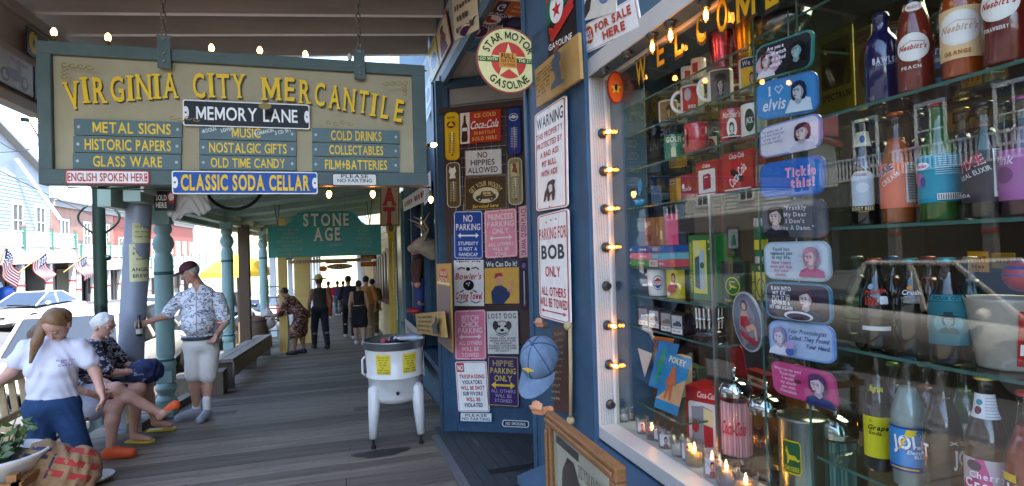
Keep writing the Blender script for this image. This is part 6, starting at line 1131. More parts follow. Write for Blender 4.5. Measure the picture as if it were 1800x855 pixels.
storefront('white_building', 'white boarded building with a balcony and four sash windows across the street', 32, 45.2, 8.2, '9299a4', nwin=5, gable=True, signs=[(("Homemade Old Fashioned Candies", 'Ice Cream  Fudge  Corn Dogs'), 36.5, 44.6, 'a8484c', 'e8e0de')], posts=5)
storefront('brick_building', 'pale red brick building behind the lamp post with a casino sign', 45.4, 56, 7.6, '9a7464', brick=True, nwin=3, signs=[(('MARK TWAIN CASINO',), 46, 55.6, '6a5a58', 'd9d4cc')], posts=5)
storefront('brick_building', 'dark red brick building with a long row of arched windows further along', 56.2, 82, 8.6, '9a5446', brick=True, nwin=9, posts=8, signs=[], winw=1.3)
storefront('gabled_building', 'cream building with a dark red gable roof at the left edge of the view', 20, 31.8, 6.4, 'd9cfb4', nwin=3, gable=True, roofc='7a3a38', balcony=False, canc='5a5048', postc='6a5a48', signs=[])
storefront('dark_brick_building', 'dark brown brick saloon front across the street, beside the photographer', 6, 19.8, 7.4, '4a2e26', brick=True, lower='3a322c', canc='5a544c', postc='6a665e', nwin=5, signs=[], posts=5)
storefront('brick_building', 'brown brick front across the street behind the photographer', -9, 5.8, 8., '8a5a48', brick=True, nwin=5, posts=5, signs=[])
storefront('tan_building', 'tan boarded front with balcony far behind the photographer', -24, -9.2, 7.2, 'b5a280', nwin=5, posts=5)
# flags on the far posts
FR, FW, FB = mat('b02a34', .7, var=.05), mat('e9e7e3', .7, var=.05), mat('27386e', .7, var=.05)
for i, (p0, p1, lab) in enumerate((((-14, 500), (10, 436), 'striped flag on a slanted pole at the left edge, first of three'), ((34, 479), (76, 446), 'middle striped flag on a slanted pole in front of the candy shop'), ((112, 479), (151, 449), 'striped flag on a slanted pole nearest the dark lamp post'))):
    a, b = at(*p0, X=XF-.2), at(*p1, X=XF+.9); d = b-a; mb = MB(mat('c9a25c', .5)); mb.cyl(a, b, .03, n=8); mb.sphere(b, .05, 6)
    f = tag(mb.build('flag', origin=a), lab, 'flag', 'flags across the street')
    N, Mv = 16, 13; mb = MB(FR, FW, FB); vs = []; hoist = d*.5; fly = V((.1, .95, -1.15))*1.05
    for j in range(Mv+1):
        for k in range(N+1):
            u_ = k/N; v_ = j/Mv; p = b-hoist*v_+fly*u_+V((.12*math.sin(u_*6+v_*2+i), .06*math.sin(u_*7+i), -.06*math.sin(u_*3)*v_)); vs.append(p)
    for j in range(Mv):
        for k in range(N):
            c = 2 if (j < 7 and k < 7) else (0 if j % 2 == 0 else 1); mb.add([vs[j*(N+1)+k], vs[j*(N+1)+k+1], vs[(j+1)*(N+1)+k+1], vs[(j+1)*(N+1)+k]], [(0, 1, 2, 3)], c, True)
    for j in range(4):
        for k in range(5):
            q = (vs[(j*2)*(N+1)+k+1]+vs[(j*2+1)*(N+1)+k+2])/2; 
            for sg in (-1, 1): mb.sphere(q+V((.012*sg, 0, 0)), .035, 3, m=1)
    mb.build('cloth', f)
# blue bin by the far shop, drainpipe
p = V((XF-.9, 38.3, fz(38.3))); mb = MB(mat('2353a8', .4)); mb.lathe([(.3, 0), (.36, .05), (.38, .85), (.3, 1.0), (.15, 1.1), (.001, 1.12)], p, 18); tag(mb.build('litter_bin'), 'bright blue round bin outside the candy shop', 'bin')
mb = MB(mat('cfd2d4', .4, .4)); mb.cyl(at(28, 280, X=-19.0), at(106, 386, X=-17.6), .12, n=10); tag(mb.build('chute_pipe'), 'long slanted white pipe against the white boarded building', 'pipe')
# wires over the street
mb = MB(mat('2a2a2c', .6)); 
for a, b in (((-120, 240), (330, 440)), ((0, 268), (120, 215)), ((0, 250), (75, 246))): 
    P0, P1 = at(*a, X=-15), at(*b, X=-14.5); mb.tube([P0.lerp(P1, k/10)+V((0, 0, -.5*math.sin(PI*k/10))) for k in range(11)], .018, 5)
tag(mb.build('overhead_wires'), 'thin dark wires sagging over the street', 'wires')
# ---------------------------------------------------------------- vehicles
TYRE, RIM = mat('1a1a1b', .85, var=.1), mat('a9acb0', .3, .8, var=.05)
CARG = mat('1c2226', .05, var=0, coat=1., key='cg')
def vehicle(name, lab, x, y, rz, col, kind='sedan', cat='car', seed=0):
    L, Wd = (4.7, 1.78) if kind == 'sedan' else (4.6, 1.86) if kind == 'wagon' else (5.6, 1.96)
    sl_x = -.085*math.sin(0); t = thing(name, lab, cat, (x, y, sz(x, y)+.01), rz); pm = mat(col, .25, .05, var=.03, coat=1.)
    hl = L/2; H0 = .26
    def ring(X, wd, zb, zs, zt, inset): return [(X, -wd+.06, zb), (X, -wd, zb+.12), (X, -wd, zs), (X, -wd+inset, zt), (X, wd-inset, zt), (X, wd, zs), (X, wd, zb+.12), (X, wd-.06, zb)]
    w2 = Wd/2
    if kind == 'sedan': st = [(-hl, w2*.86, .42, .62, .80, .08), (-hl+.12, w2*.95, .30, .72, .95, .10), (-hl+.9, w2, .24, .76, .99, .10), (-.3, w2, .22, .76, .96, .06), (.7, w2, .22, .74, .95, .08), (hl-.5, w2*.98, .24, .66, .80, .12), (hl-.1, w2*.9, .30, .58, .70, .14), (hl, w2*.78, .38, .52, .60, .1)]
    elif kind == 'wagon': st = [(-hl, w2*.9, .42, .8, 1.0, .06), (-hl+.1, w2*.97, .3, .86, 1.05, .06), (-.3, w2, .24, .84, 1.04, .06), (.8, w2, .24, .82, 1.02, .08), (hl-.4, w2*.97, .26, .74, .88, .12), (hl-.08, w2*.9, .32, .62, .74, .14), (hl, w2*.8, .4, .56, .64, .1)]
    else: st = [(-hl, w2*.97, .5, .9, 1.05, .03), (-hl+.05, w2, .42, .95, 1.1, .03), (-.6, w2, .38, .95, 1.1, .04), (1.0, w2, .38, .95, 1.1, .06), (hl-.5, w2*.98, .4, .88, 1.04, .1), (hl-.08, w2*.95, .45, .78, .94, .1), (hl, w2*.88, .5, .7, .8, .08)]
    mb = MB(pm); mb.loft([[V(p) for p in ring(*q)] for q in st], smooth=True); o = mb.build('body', t, local=True, subsurf=1)
    if kind == 'sedan': gh = [(-1.55, .97, .99, w2-.14), (-.75, .97, 1.40, w2-.3), (.15, .97, 1.43, w2-.3), (1.15, .95, .98, w2-.14)]
    elif kind == 'wagon': gh = [(-2.2, 1.0, 1.04, w2-.1), (-1.85, 1.0, 1.58, w2-.26), (.1, 1.0, 1.6, w2-.26), (1.3, 1.0, 1.04, w2-.12)]
    else: gh = [(-.75, 1.08, 1.12, w2-.1), (-.55, 1.08, 1.74, w2-.24), (.85, 1.08, 1.76, w2-.24), (1.75, 1.06, 1.1, w2-.14)]
    (xa, za, _, wa), (xb, _, zb2, wb), (xc, _, zc, wc), (xd, zd, _, we) = gh
    mb = MB(CARG); P = [V((xa, -wa, za)), V((xd, -we, zd)), V((xd, we, zd)), V((xa, wa, za))]; Q = [V((xb, -wb, zb2)), V((xc, -wc, zc)), V((xc, wc, zc)), V((xb, wb, zb2))]; mb.hexa(P+Q); mb.build('windows', t, local=True)
    mb = MB(pm); mb.hexa([q+V((0, 0, -.01)) for q in Q]+[V((q.x*.96, q.y*.93, q.z+.045)) for q in Q])
    for sg in (-1, 1):
        for a, b, wd in ((P[0], Q[0], .09), (P[1], Q[1], .07), ((P[0]*.5+P[1]*.5), (Q[0]*.45+Q[1]*.55), .09)):
            a = V((a.x, abs(a.y)*sg, a.z)); b = V((b.x, abs(b.y)*sg, b.z)); mb.bar(a, b, wd, .05, up=(0, 1, 0))
        a = V((xb, wb*sg, zb2)); b = V((xc, wc*sg, zc)); mb.bar(a, b, .06, .06)
    mb.build('roof', t, local=True, bevel=.02)
    for X in (-hl*.62, hl*.62):
        for sg in (-1, 1):
            r = .32 if kind != 'pickup' else .38; mb = MB(TYRE); c = V((X, sg*(w2-.1), r)); ax = V((0, sg, 0)); mb.cyl(c-ax*.1, c+ax*.1, r, n=22); wv = mb.build('wheel', t, local=True)
            mb = MB(RIM, TYRE); mb.cyl(c+ax*.1, c+ax*.115, r*.62, r*.55, n=16, m=0); mb.build('rim', wv, local=True)
            mb = MB(mat('101012', .9, var=0)); mb.cyl(c-ax*.2, c+ax*.088, r*1.22, n=22); mb.build('wheel_arch', t, local=True)
    zl = .62 if kind != 'pickup' else .82
    for sg in (-1, 1):
        mb = MB(mat('e8e8e4', .1, var=0, coat=1)); mb.sphere((hl-.16, sg*(w2-.3), zl), (.12, .2, .085), 8); mb.build('headlight', t, local=True)
        mb = MB(mat('b0181c', .2, var=0, coat=1)); mb.box((-hl+.1, sg*(w2-.24), zl+.12), (.16, .16, .2)); mb.build('tail_light', t, local=True)
        mb = MB(pm); mb.sphere((xd-.35, sg*(w2+.08), zd+.08), (.07, .11, .075), 8); mb.build('wing_mirror', t, local=True)
    mb = MB(mat('1c1c1e', .5, .3)); mb.box((hl-.06, 0, zl-.04), (.12, w2*1.0, .13)); mb.box((hl-.03, 0, zl-.28), (.1, w2*1.4, .08)); mb.build('grille', t, local=True)
    for sg in (-1, 1): mb = MB(mat('e9e6da', .4)); mb.box((sg*(hl+.012), 0, .5), (.02, .42, .16)); mb.build('number_plate', t, local=True)
    if kind == 'pickup':
        mb = MB(mat('1f1f21', .8)); mb.bx(-hl+.12, -.85, -w2+.1, w2-.1, 1.085, 1.125); mb.build('bed', t, local=True)
    else: mb = MB(mat('161618', .5)); mb.tube([(-hl+.3 if kind == 'wagon' else xd-.1, -.3, zd+.06), (xd-.05, .5, zd+.05)], .012, 5); mb.build('wiper', t, local=True)
    return t
p = at(100, 520, X=-12.3); vehicle('parked_car', 'silver sedan parked nose towards the camera on the far side of the street', -12.2, 27.2, -PI/2-.12, 'b7b5ae')
vehicle('parked_car', 'white wagon parked along the near kerb behind the grey post', -4.5, 13.0, PI/2, 'dad9d6', 'wagon')
vehicle('parked_car', 'pale grey wagon on the road beyond the white wagon', -8.3, 31, PI/2-.05, 'a9aaac', 'wagon')
vehicle('parked_car', 'dark pickup truck parked along the kerb past the turned columns', -4.4, 21.2, PI/2, '23252a', 'pickup', 'pickup truck')
vehicle('parked_car', 'white sedan parked along the kerb beyond the dark pickup', -4.4, 28, PI/2, 'c9c8c6')
vehicle('parked_car', 'red sedan parked furthest along the near kerb', -4.4, 35, PI/2, '9a2420')
vehicle('parked_car', 'beige crew cab pickup parked at the kerb beside the photographer, mirrored in the window', -6.8, 6.55, -PI/2, 'bfb8a8', 'pickup', 'pickup truck')
vehicle('parked_car', 'dark blue sedan parked at the kerb behind the photographer', -5.0, -8, PI/2, '2a3650')
# yellow parasol over the street edge
p = V((-3.35, 19.5, sz(-3.35, 19.5))); t = thing('parasol', 'yellow parasol open beside the brown timber post', 'parasol', p)
mb = MB(mat('e2b524', .7, var=.06)); mb.lathe([(1.1, 2.25), (1.06, 2.4), (.65, 2.72), (.05, 2.95), (.001, 2.97)], p, 8, smooth=False); mb.build('canopy', t); mb = MB(mat('7a6a50', .5)); mb.cyl(p, p+V((0, 0, 2.95)), .03); mb.cyl(p, p+V((0, 0, .1)), .3, n=16); mb.build('pole', t)
# ---------------------------------------------------------------- further along the walk
YEL = mat('d9b96a', .6, var=.1, scale=3); YSD = mat('d6c184', .6, var=.08, scale=3, island=.05)
yb_ = thing('yellow_building', 'yellow boarded shop front with brown window row further along the walk', 'building', (1.4, 17, gz(17)))
mb = MB(YSD)
for k in range(22): z = gz(24)-.1+k*.17; mb.hexa([(.95, 11.2, z), (1.1, 11.2, z), (1.1, 33, z), (.95, 33, z), (.972, 11.2, z+.165), (1.1, 11.2, z+.165), (1.1, 33, z+.165), (.972, 33, z+.165)])
mb.bx(1.1, 8, 9.72, 33, -2.2, 6.5); mb.build('wall', yb_)
for k in range(7):
    y = 13.4+1.15*k; z0 = gz(y)+.95; mb = MB(mat('6a4428', .6, var=.15)); mb.bx(.92, .96, y, y+.12, z0, z0+1.35); mb.bx(.92, .96, y+.88, y+1.0, z0, z0+1.35); mb.bx(.92, .96, y+.12, y+.88, z0, z0+.1); mb.bx(.92, .96, y+.12, y+.88, z0+1.25, z0+1.35); f = mb.build('window', yb_); mb = MB(WGL); mb.bx(.94, .955, y+.12, y+.88, z0+.1, z0+1.25); mb.build('pane', f)
mb = MB(mat('c9a63c', .5)); mb.bx(.86, .98, 12.3, 12.45, gz(12.3), 2.9); mb.bx(.86, .98, 11.1, 11.22, gz(11.2), 2.9); mb.build('corner_board', yb_)
mb = MB(mat('5c7a72', .5, var=.15)); mb.bx(.93, 1.05, 9.72, 11.1, gz(11)-.1, 2.9); mb.bx(.9, .93, 9.75, 9.87, gz(10), 2.6); mb.bx(.9, .93, 10.95, 11.07, gz(11), 2.6); d = mb.build('door', yb_); mb = MB(WGL); mb.bx(.915, .928, 10.05, 10.8, gz(10)+1., 2.3); mb.build('pane', d)
s = Sign((.90, 11.0, 1.55), (0, -.12, 0), (0, 0, -1.0), 12, 100, .006); s.brect(W_)
for k in range(12): s.rect(2, 4+k*8, 10, 9+k*8, '7a7a78')
s.done('paper_sign', 'tall narrow white paper strip pinned to the green door', 'sign')
p = at(687, 405, X=.7); s = Sign((p.x-.09, p.y, p.z+.28), (.18, 0, 0), (0, 0, -.56), 100, 260, .02); s.base([(50, 0), (96, 110), (66, 200), (50, 260), (34, 200), (4, 110)], 'd8ae24'); s.ell(50, 110, 22, 34, '6a5a50'); s.done('kite_sign', 'yellow diamond shaped hanging ornament by the green door', 'ornament')
for px, w2, Y, lab in ((497, 15, 13.6, 'yellow square porch post just right of the slim turned column'), (532, 27, 15.6, 'broad yellow square porch post with a mid rail')):
    a = at(px-w2/2, 520, Y=Y); b = at(px+w2/2, 520, Y=Y); mb = MB(YEL); mb.box(((a.x+b.x)/2, Y+.1, (gz(Y)+2.7)/2), (b.x-a.x, .2, 2.7-gz(Y))); mb.box(((a.x+b.x)/2, Y+.1, gz(Y)+1.3), (b.x-a.x+.04, .24, .05)); tag(mb.build('porch_post', bevel=.006), lab, 'post')
p3 = thing('porch_roof', 'cream porch roofs beyond the teal board', 'porch roof', (-.7, 20, 2.6))
mb = MB(mat('d9c68a', .6, var=.1)); mb.bx(-2.6, .95, 16.95, 22.3, 2.55, 2.62); mb.bx(-2.5, -2.3, 16.95, 22.3, 2.3, 2.55); mb.build('roof_deck', p3)
mb = MB(mat('c9cbc8', .6, var=.1)); mb.bx(-2.6, .95, 22.75, 58, 1.9, 1.98); mb.bx(-2.5, -2.3, 22.75, 58, 1.65, 1.9); mb.build('roof_deck', p3)
for i, (X, Y) in enumerate(((-2.2, 18.5), (-2.2, 21.5), (-2.2, 24), (-2.2, 26.5), (-2.2, 29.5), (-2.2, 32), (-2.2, 34.5), (-2.2, 37), (-2.2, 41), (-2.2, 45), (-2.2, 49))):
    mb = MB(mat('cfd6d8', .5, var=.06)); mb.box((X, Y, (gz(Y)+(2.3 if Y < 22.5 else 1.7))/2), (.16, .16, (2.3 if Y < 22.5 else 1.7)-gz(Y))); mb.box((X, Y, gz(Y)+1.0), (.2, .2, .06)); tag(mb.build('porch_post'), 'white porch post far along the walk, one of the evenly spaced white row', 'post', 'white posts along the walk')
mb = MB(mat('b5b9bb', .7, var=.1)); mb.bx(.95, 8, 33, 60, -4, 6); mb.build('grey_shop_wall')
tag(bpy.data.objects['grey_shop_wall'], 'plain grey shop front at the far end of the walk', 'building')
# bench and wooden boxes at the street edge
BW = mat('8a7f70', .75, var=.3, scale=4, stretch=(8, .6, 8), bump=.2); y0, y1 = 9.2, 13.6
t = thing('walk_bench', 'weathered plank bench beside the turned columns', 'bench', (-1.85, 11, gz(11)))
mb = MB(BW)
for a, b in ((-2.0, -1.84), (-1.83, -1.67)): mb.hexa([(a, y0, gz(y0)+.40), (b, y0, gz(y0)+.40), (b, y1, gz(y1)+.40), (a, y1, gz(y1)+.40), (a, y0, gz(y0)+.45), (b, y0, gz(y0)+.45), (b, y1, gz(y1)+.45), (a, y1, gz(y1)+.45)])
mb.build('seat', t, bevel=.004)
for y in (9.3, 11.4, 13.4): mb = MB(mat('5a5046', .8, var=.3)); mb.box((-1.83, y, gz(y)+.2), (.3, .08, .4)); mb.build('leg', t)
mb = MB(BW); mb.hexa([(-1.68, y0, gz(y0)+.18), (-1.66, y0, gz(y0)+.18), (-1.66, y1, gz(y1)+.18), (-1.68, y1, gz(y1)+.18), (-1.68, y0, gz(y0)+.4), (-1.66, y0, gz(y0)+.4), (-1.66, y1, gz(y1)+.4), (-1.68, y1, gz(y1)+.4)]); mb.build('apron', t)
mb = MB(mat('6f6252', .8, var=.3, scale=5)); mb.bx(-2.35, -1.95, 8.7, 9.0, gz(8.9), gz(8.9)+.3); mb.bx(-1.93, -1.72, 8.75, 9.05, gz(8.9), gz(8.9)+.34); tag(mb.build('timber_blocks', bevel=.008), 'rough timber blocks at the near end of the plank bench', 'blocks')
mb = MB(mat('7a6f60', .8, var=.3, scale=4, stretch=(8, .6, 8))); mb.hexa([(-2.3, 6.9, gz(6.9)), (-2.16, 6.9, gz(6.9)), (-2.0, 9.2, gz(9.2)), (-2.14, 9.2, gz(9.2)), (-2.3, 6.9, gz(6.9)+.09), (-2.16, 6.9, gz(6.9)+.09), (-2.0, 9.2, gz(9.2)+.09), (-2.14, 9.2, gz(9.2)+.09)]) ; tag(mb.build('edge_timber'), 'long low timber lying along the street edge of the walk', 'timber')
p = atg(462, 612); p.x -= .15; mb = MB(mat('54402f', .7, var=.25, stretch=(9, 9, .5)), mat('4a4a4c', .5, .6)); mb.lathe([(.22, 0), (.27, .2), (.285, .4), (.27, .6), (.22, .8), (.2, .8), (.2, .78), (.001, .78)], p, 18, m=0)
for z in (.1, .28, .52, .7): mb.lathe([(.262+.02*(1-abs(z-.4)/.4), z-.02), (.264+.02*(1-abs(z-.4)/.4), z+.02)], p, 18, m=1)
tag(mb.build('barrel'), 'dark wooden barrel behind the plank bench', 'barrel')
# street lamp
LG = mat('0d211d', .4, .3, var=.1); p = at(178, 560, Y=8.4); zb = sz(p.x, 8.4)
t = thing('street_lamp', 'dark green fluted lamp post standing at the kerb', 'street lamp', (p.x, 8.4, zb))
mb = MB(LG); mb.lathe([(.2, 0), (.2, .12), (.15, .16), (.15, .6), (.12, .7), (.14, .74), (.1, .8), (.075, 1.0), (.07, 3.6), (.09, 3.64), (.09, 3.7), (.06, 3.75), (.05, 4.3), (.12, 4.36), (.14, 4.42)], (p.x, 8.4, zb), 16); mb.build('pole', t)
mb = MB(LG)
for sg in (-1, 1): mb.tube([(p.x+sg*(.07+.16*math.sin(k*.35)), 8.4, zb+2.62+.045*k) for k in range(9)], .014, 6)
mb.build('bracket', t); mb = MB(mat('d9d6cc', .3, var=.05)); mb.lathe([(.1, 4.42), (.2, 4.7), (.18, 4.95), (.06, 5.1), (.001, 5.12)], (p.x, 8.4, zb), 16); mb.build('lantern', t)
mb = MB(LG, mat('2f3a52', .5)); mb.sphere((p.x+.085, 8.4, zb+2.3), .04, 8); mb.build('valve', t)
# ================================================================ PEOPLE
def snets(D, o, h):
    s = D < 0; nx, ny, nz = D.shape
    acc = np.zeros((nx-1, ny-1, nz-1, 3), np.float32); cnt = np.zeros((nx-1, ny-1, nz-1), np.float32)
    cells = (nx-1, ny-1, nz-1)
    def cut(a, sh): return a[sh[0]:sh[0]+cells[0], sh[1]:sh[1]+cells[1], sh[2]:sh[2]+cells[2]]
    for ax in range(3):
        oth = [i for i in range(3) if i != ax]
        for b in (0, 1):
            for c in (0, 1):
                sh = [0, 0, 0]; sh[oth[0]] = b; sh[oth[1]] = c; sh2 = list(sh); sh2[ax] = 1
                d0, d1 = cut(D, sh), cut(D, sh2); x = (d0 < 0) != (d1 < 0); t = np.where(x, d0/np.where(x, d0-d1, 1), 0)
                for i in range(3):
                    acc[..., i] += np.where(x, (t if i == ax else sh[i]), 0)
                cnt += x
    act = cnt > 0; idx = -np.ones(cells, np.int64); n = int(act.sum()); idx[act] = np.arange(n)
    ijk = np.argwhere(act); vs = (ijk+acc[act]/cnt[act][:, None])*h+o
    fs = []
    for ax in range(3):
        a, b = [(1, 2), (2, 0), (0, 1)][ax]
        sl0 = [slice(None)]*3; sl1 = [slice(None)]*3; sl0[ax] = slice(0, -1); sl1[ax] = slice(1, None)
        for q in (a, b): sl0[q] = slice(1, -1); sl1[q] = slice(1, -1)
        s0, s1 = s[tuple(sl0)], s[tuple(sl1)]
        for flip in (0, 1):
            e = np.argwhere((s0 & ~s1) if not flip else (~s0 & s1))
            if not len(e): continue
            e = e.copy(); e[:, a] += 1; e[:, b] += 1; q = []
            for da, db in ((-1, -1), (0, -1), (0, 0), (-1, 0)):
                k = e.copy(); k[:, a] += da; k[:, b] += db; q.append(idx[k[:, 0], k[:, 1], k[:, 2]])
            q = np.stack(q if not flip else q[::-1], 1); fs.append(q)
    return vs, np.concatenate(fs) if fs else np.zeros((0, 4), int)
def n3(a): return np.array(a, np.float32)
class Body:
    """signed-distance body: a list of primitives blended smoothly, meshed as one continuous surface"""
    def __init__(s): s.p = []; s.clips = []; s.wr = 0
    def rc(s, a, b, ra, rb, k=.03): s.p.append(('c', n3(a), n3(b), ra, rb, k)); return s
    def el(s, c, r, B=None, k=.025, sub=False): s.p.append(('e', n3(c), n3(r), np.eye(3, dtype=np.float32) if B is None else n3(B), sub, k)); return s
    def mesh(s, h):
        lo = np.min([np.minimum(q[1], q[2])-max(q[3], q[4]) if q[0] == 'c' else q[1]-max(q[2]) for q in s.p], 0)-3*h-.02
        hi = np.max([np.maximum(q[1], q[2])+max(q[3], q[4]) if q[0] == 'c' else q[1]+max(q[2]) for q in s.p], 0)+3*h+.02
        N = np.ceil((hi-lo)/h).astype(int)+1; D = np.full(N, .5, np.float32)
        ax = [lo[i]+h*np.arange(N[i], dtype=np.float32) for i in range(3)]
        for q in s.p:
            if q[0] == 'c': l, u = np.minimum(q[1], q[2])-max(q[3], q[4])-.09, np.maximum(q[1], q[2])+max(q[3], q[4])+.09
            else: l, u = q[1]-max(q[2])-.09, q[1]+max(q[2])+.09
            i0 = np.clip(((l-lo)/h).astype(int), 0, N); i1 = np.clip(((u-lo)/h).astype(int)+2, 0, N)
            sl = tuple(slice(a, b) for a, b in zip(i0, i1)); P = np.stack(np.meshgrid(*[ax[i][sl[i]] for i in range(3)], indexing='ij'), -1)
            if P.size == 0: continue
            if q[0] == 'c':
                pa = P-q[1]; ba = q[2]-q[1]; t = np.clip((pa@ba)/max(1e-9, ba@ba), 0, 1); d = np.linalg.norm(pa-t[..., None]*ba, axis=-1)-(q[3]+(q[4]-q[3])*t)
            else:
                l_ = (P-q[1])@q[3].T; k0 = np.linalg.norm(l_/q[2], axis=-1); k1 = np.linalg.norm(l_/(q[2]**2), axis=-1)+1e-9; d = k0*(k0-1)/k1
            k = q[5]; E = D[sl]
            if q[0] == 'e' and q[4]: D[sl] = np.maximum(E, -d); continue
            hh = np.clip(.5+.5*(E-d)/k, 0, 1); D[sl] = E+(d-E)*hh-k*hh*(1-hh)
        if s.wr or s.clips:
            P = np.stack(np.meshgrid(*ax, indexing='ij'), -1)
            if s.wr: D += s.wr*(np.sin(P[..., 2]*41+6*np.sin(P[..., 0]*13+P[..., 1]*9))*np.sin(P[..., 0]*23+P[..., 1]*31+P[..., 2]*8)).astype(np.float32)
            for o, n in s.clips: D = np.maximum(D, (P-n3(o))@n3(n))
        return snets(D, lo, h)
def mesh_obj(name, parts, parent=None, origin=None):
    """parts: [(verts, faces, material)] joined into one mesh"""
    mb = MB()
    for vs, fs, m_ in parts: mb.add(vs, [tuple(f) for f in fs], m_, True)
    return mb.build(name, parent, origin=origin)
def unit(v): v = np.array(v, float); return v/np.linalg.norm(v)
SKIN = mat((.50, .27, .18), .5, var=.08, scale=20); SKIND = mat((.30, .15, .09), .5, var=.08, scale=20); SKINP = mat((.56, .31, .22), .5, var=.1, scale=20)
def hand(B, wr, d, pn, s=1., curl=.5, grip=False):
    d = unit(d); pn = unit(np.array(pn)-d*np.dot(pn, d)); sd = np.cross(d, pn); wr = np.array(wr); k = .008
    pc = wr+d*.075*s
    for q in (-.028, -.009, .01, .028): B.rc(wr+d*.012*s+sd*q*.6*s, pc+sd*q*s, .017*s, .014*s, k)
    for q, L in ((-.03, .062), (-.010, .076), (.010, .078), (.030, .068)):
        a = pc+sd*q*s; c1 = curl*1.1; d1 = d*math.cos(c1)+pn*math.sin(c1); b = a+d1*L*.55*s; c2 = curl*2.4; d2 = d*math.cos(c2)+pn*math.sin(c2); B.rc(a, b, .0098*s, .009*s, k); B.rc(b, b+d2*L*.5*s, .009*s, .0075*s, k)
    a = wr+d*.03*s+sd*.028*s; b = a+(d*.6+sd*.7+pn*.35)*.04*s; B.rc(a, b, .014*s, .0105*s, k); B.rc(b, b+(d*.75+sd*(.1 if not grip else -.2)+pn*(.5 if not grip else .8))*.035*s, .0105*s, .008*s, k)
def person(lab, J, fd, group=None, h=.011, build=1., belly=0., skin=None, shirt=None, sleeve=.95, hem=None, legs=None, legto=1., legw=1.1, hair='3a2a1e', hairlen=0, hat=None, shoe='d8d8d8', shoes=True, skirt=None, detail=True, tank=False, bald=False, socks=None, handspec=None, headk=1., fem=False, shut=False):
    """J: joints in metres of the place: pel, nk (neck base), hd (head centre), sL eL wL sR eR wR hL kL aL tL hR kR aR tR"""
    skin = skin or SKIN; J = {k: np.array(v, float) for k, v in J.items()}; b = build; o0 = V((J['pel'][0], J['pel'][1], min(J['aL'][2], J['aR'][2])-.08))
    lf = unit(J['sL']-J['sR']); up = unit(J['nk']-J['pel']); fw = unit(np.cross(lf, up)); fd = unit(fd); hu = unit(np.array([0, 0, 1.])-fd*fd[2]); hl = np.cross(hu, fd); hd = J['hd']; K = headk
    HB = np.stack([hl, fd, hu]); TB = np.stack([lf, fw, up])
    def torso(B, off, k=.05):
        mid = J['pel']*.55+J['nk']*.45; w_ = np.linalg.norm(J['sL']-J['sR'])/2
        B.el(J['pel']+up*.02, (.165*b+off, .115*b+off, .13+off), TB, k); B.el(mid+fw*(.012+belly*.6)-up*.03, (.142*b+belly*.35+off, .105*b+belly+off, .16+off), TB, k); B.el(J['nk']-up*.16+fw*.012, (w_*.86+off, .108*b+off, .17+off), TB, k)
        B.rc(J['sL']-lf*.02, J['sR']+lf*.02, .044*b+off, .044*b+off, .05)
        if fem:
            for sg in (-1, 1): B.el(J['nk']-up*.2+fw*.09*b+lf*.075*sg, (.07+off*.5, .06+off*.5, .065+off*.5), TB, .04)
    B = Body(); torso(B, 0)
    B.rc(J['nk'], hd-hu*.06*K-fd*.01, .056*b**.5, .05, .03)
    for S in 'LR':
        B.rc(J['s'+S], J['e'+S], .05*b, .038*b, .03); B.rc(J['e'+S], J['w'+S], .038*b, .026, .02)
        B.rc(J['h'+S], J['k'+S], .088*b, .058*b, .05); c = J['k'+S]*.68+J['a'+S]*.32; back = unit(np.cross(lf, J['a'+S]-J['k'+S]))
        B.rc(J['k'+S], c-fw*.012, .056*b, .054*b, .03); B.rc(c-fw*.012, J['a'+S], .054*b, .034, .03); tt = J['t'+S]
        B.rc(J['a'+S]-np.array([0, 0, .03]), tt, .036, .024, .02)
    parts = []
    vs, fs = B.mesh(h); parts.append((vs, fs, skin))
    Hd = Body(); Hd.el(hd+hu*.018*K, (.076*K, .094*K, .098*K), HB); Hd.el(hd-hu*.055*K+fd*.022*K, (.054*K, .062*K, .058*K), HB, .03); Hd.rc(hd-hu*.05, J['nk']+up*.02, .05, .054*b**.5, .02)
    if detail:
        Hd.rc(hd+fd*.088*K-hu*.0*K, hd+fd*.108*K-hu*.034*K, .009, .0135, .012); Hd.el(hd+fd*.078*K-hu*.068*K, (.022, .012, .006), HB, .01); Hd.el(hd+fd*.075*K-hu*.1*K, (.022, .016, .014), HB, .015)
        for sg in (-1, 1): Hd.el(hd+hl*.078*K*sg-fd*.005-hu*.015, (.011, .021, .032), HB, .008); Hd.el(hd+hl*.034*K*sg+fd*.086*K+hu*.028*K, (.024, .012, .008), HB, .012) if not shut else Hd.el(hd+hl*.034*K*sg+fd*.082*K+hu*.004*K, (.019, .014, .011), HB, .012); shut or Hd.el(hd+hl*.034*K*sg+fd*.1*K+hu*.006*K, (.017, .018, .012), HB, .01, True)
    hh = h*.6 if detail else h
    vs, fs = Hd.mesh(hh); parts.append((vs, fs, skin))
    if detail and shut:
        for sg in (-1, 1):
            m1 = MB(); m1.tube([hd+hl*(.034*sg+.018*q)*K+fd*(.094-.006*q*q)*K-hu*(.004-.003*q*q)*K for q in (-1, -.5, 0, .5, 1)], .0022, 5); parts.append((m1.v, m1.f, mat('2a1c14', .6, var=0))); m1 = MB(); m1.tube([hd+hl*(.034*sg+.022*q)*K+fd*(.094-.006*q*q)*K+hu*(.028-.004*q*q)*K for q in (-1, -.3, .4, 1)], .003, 5); parts.append((m1.v, m1.f, mat('5a3e28', .8, var=0)))
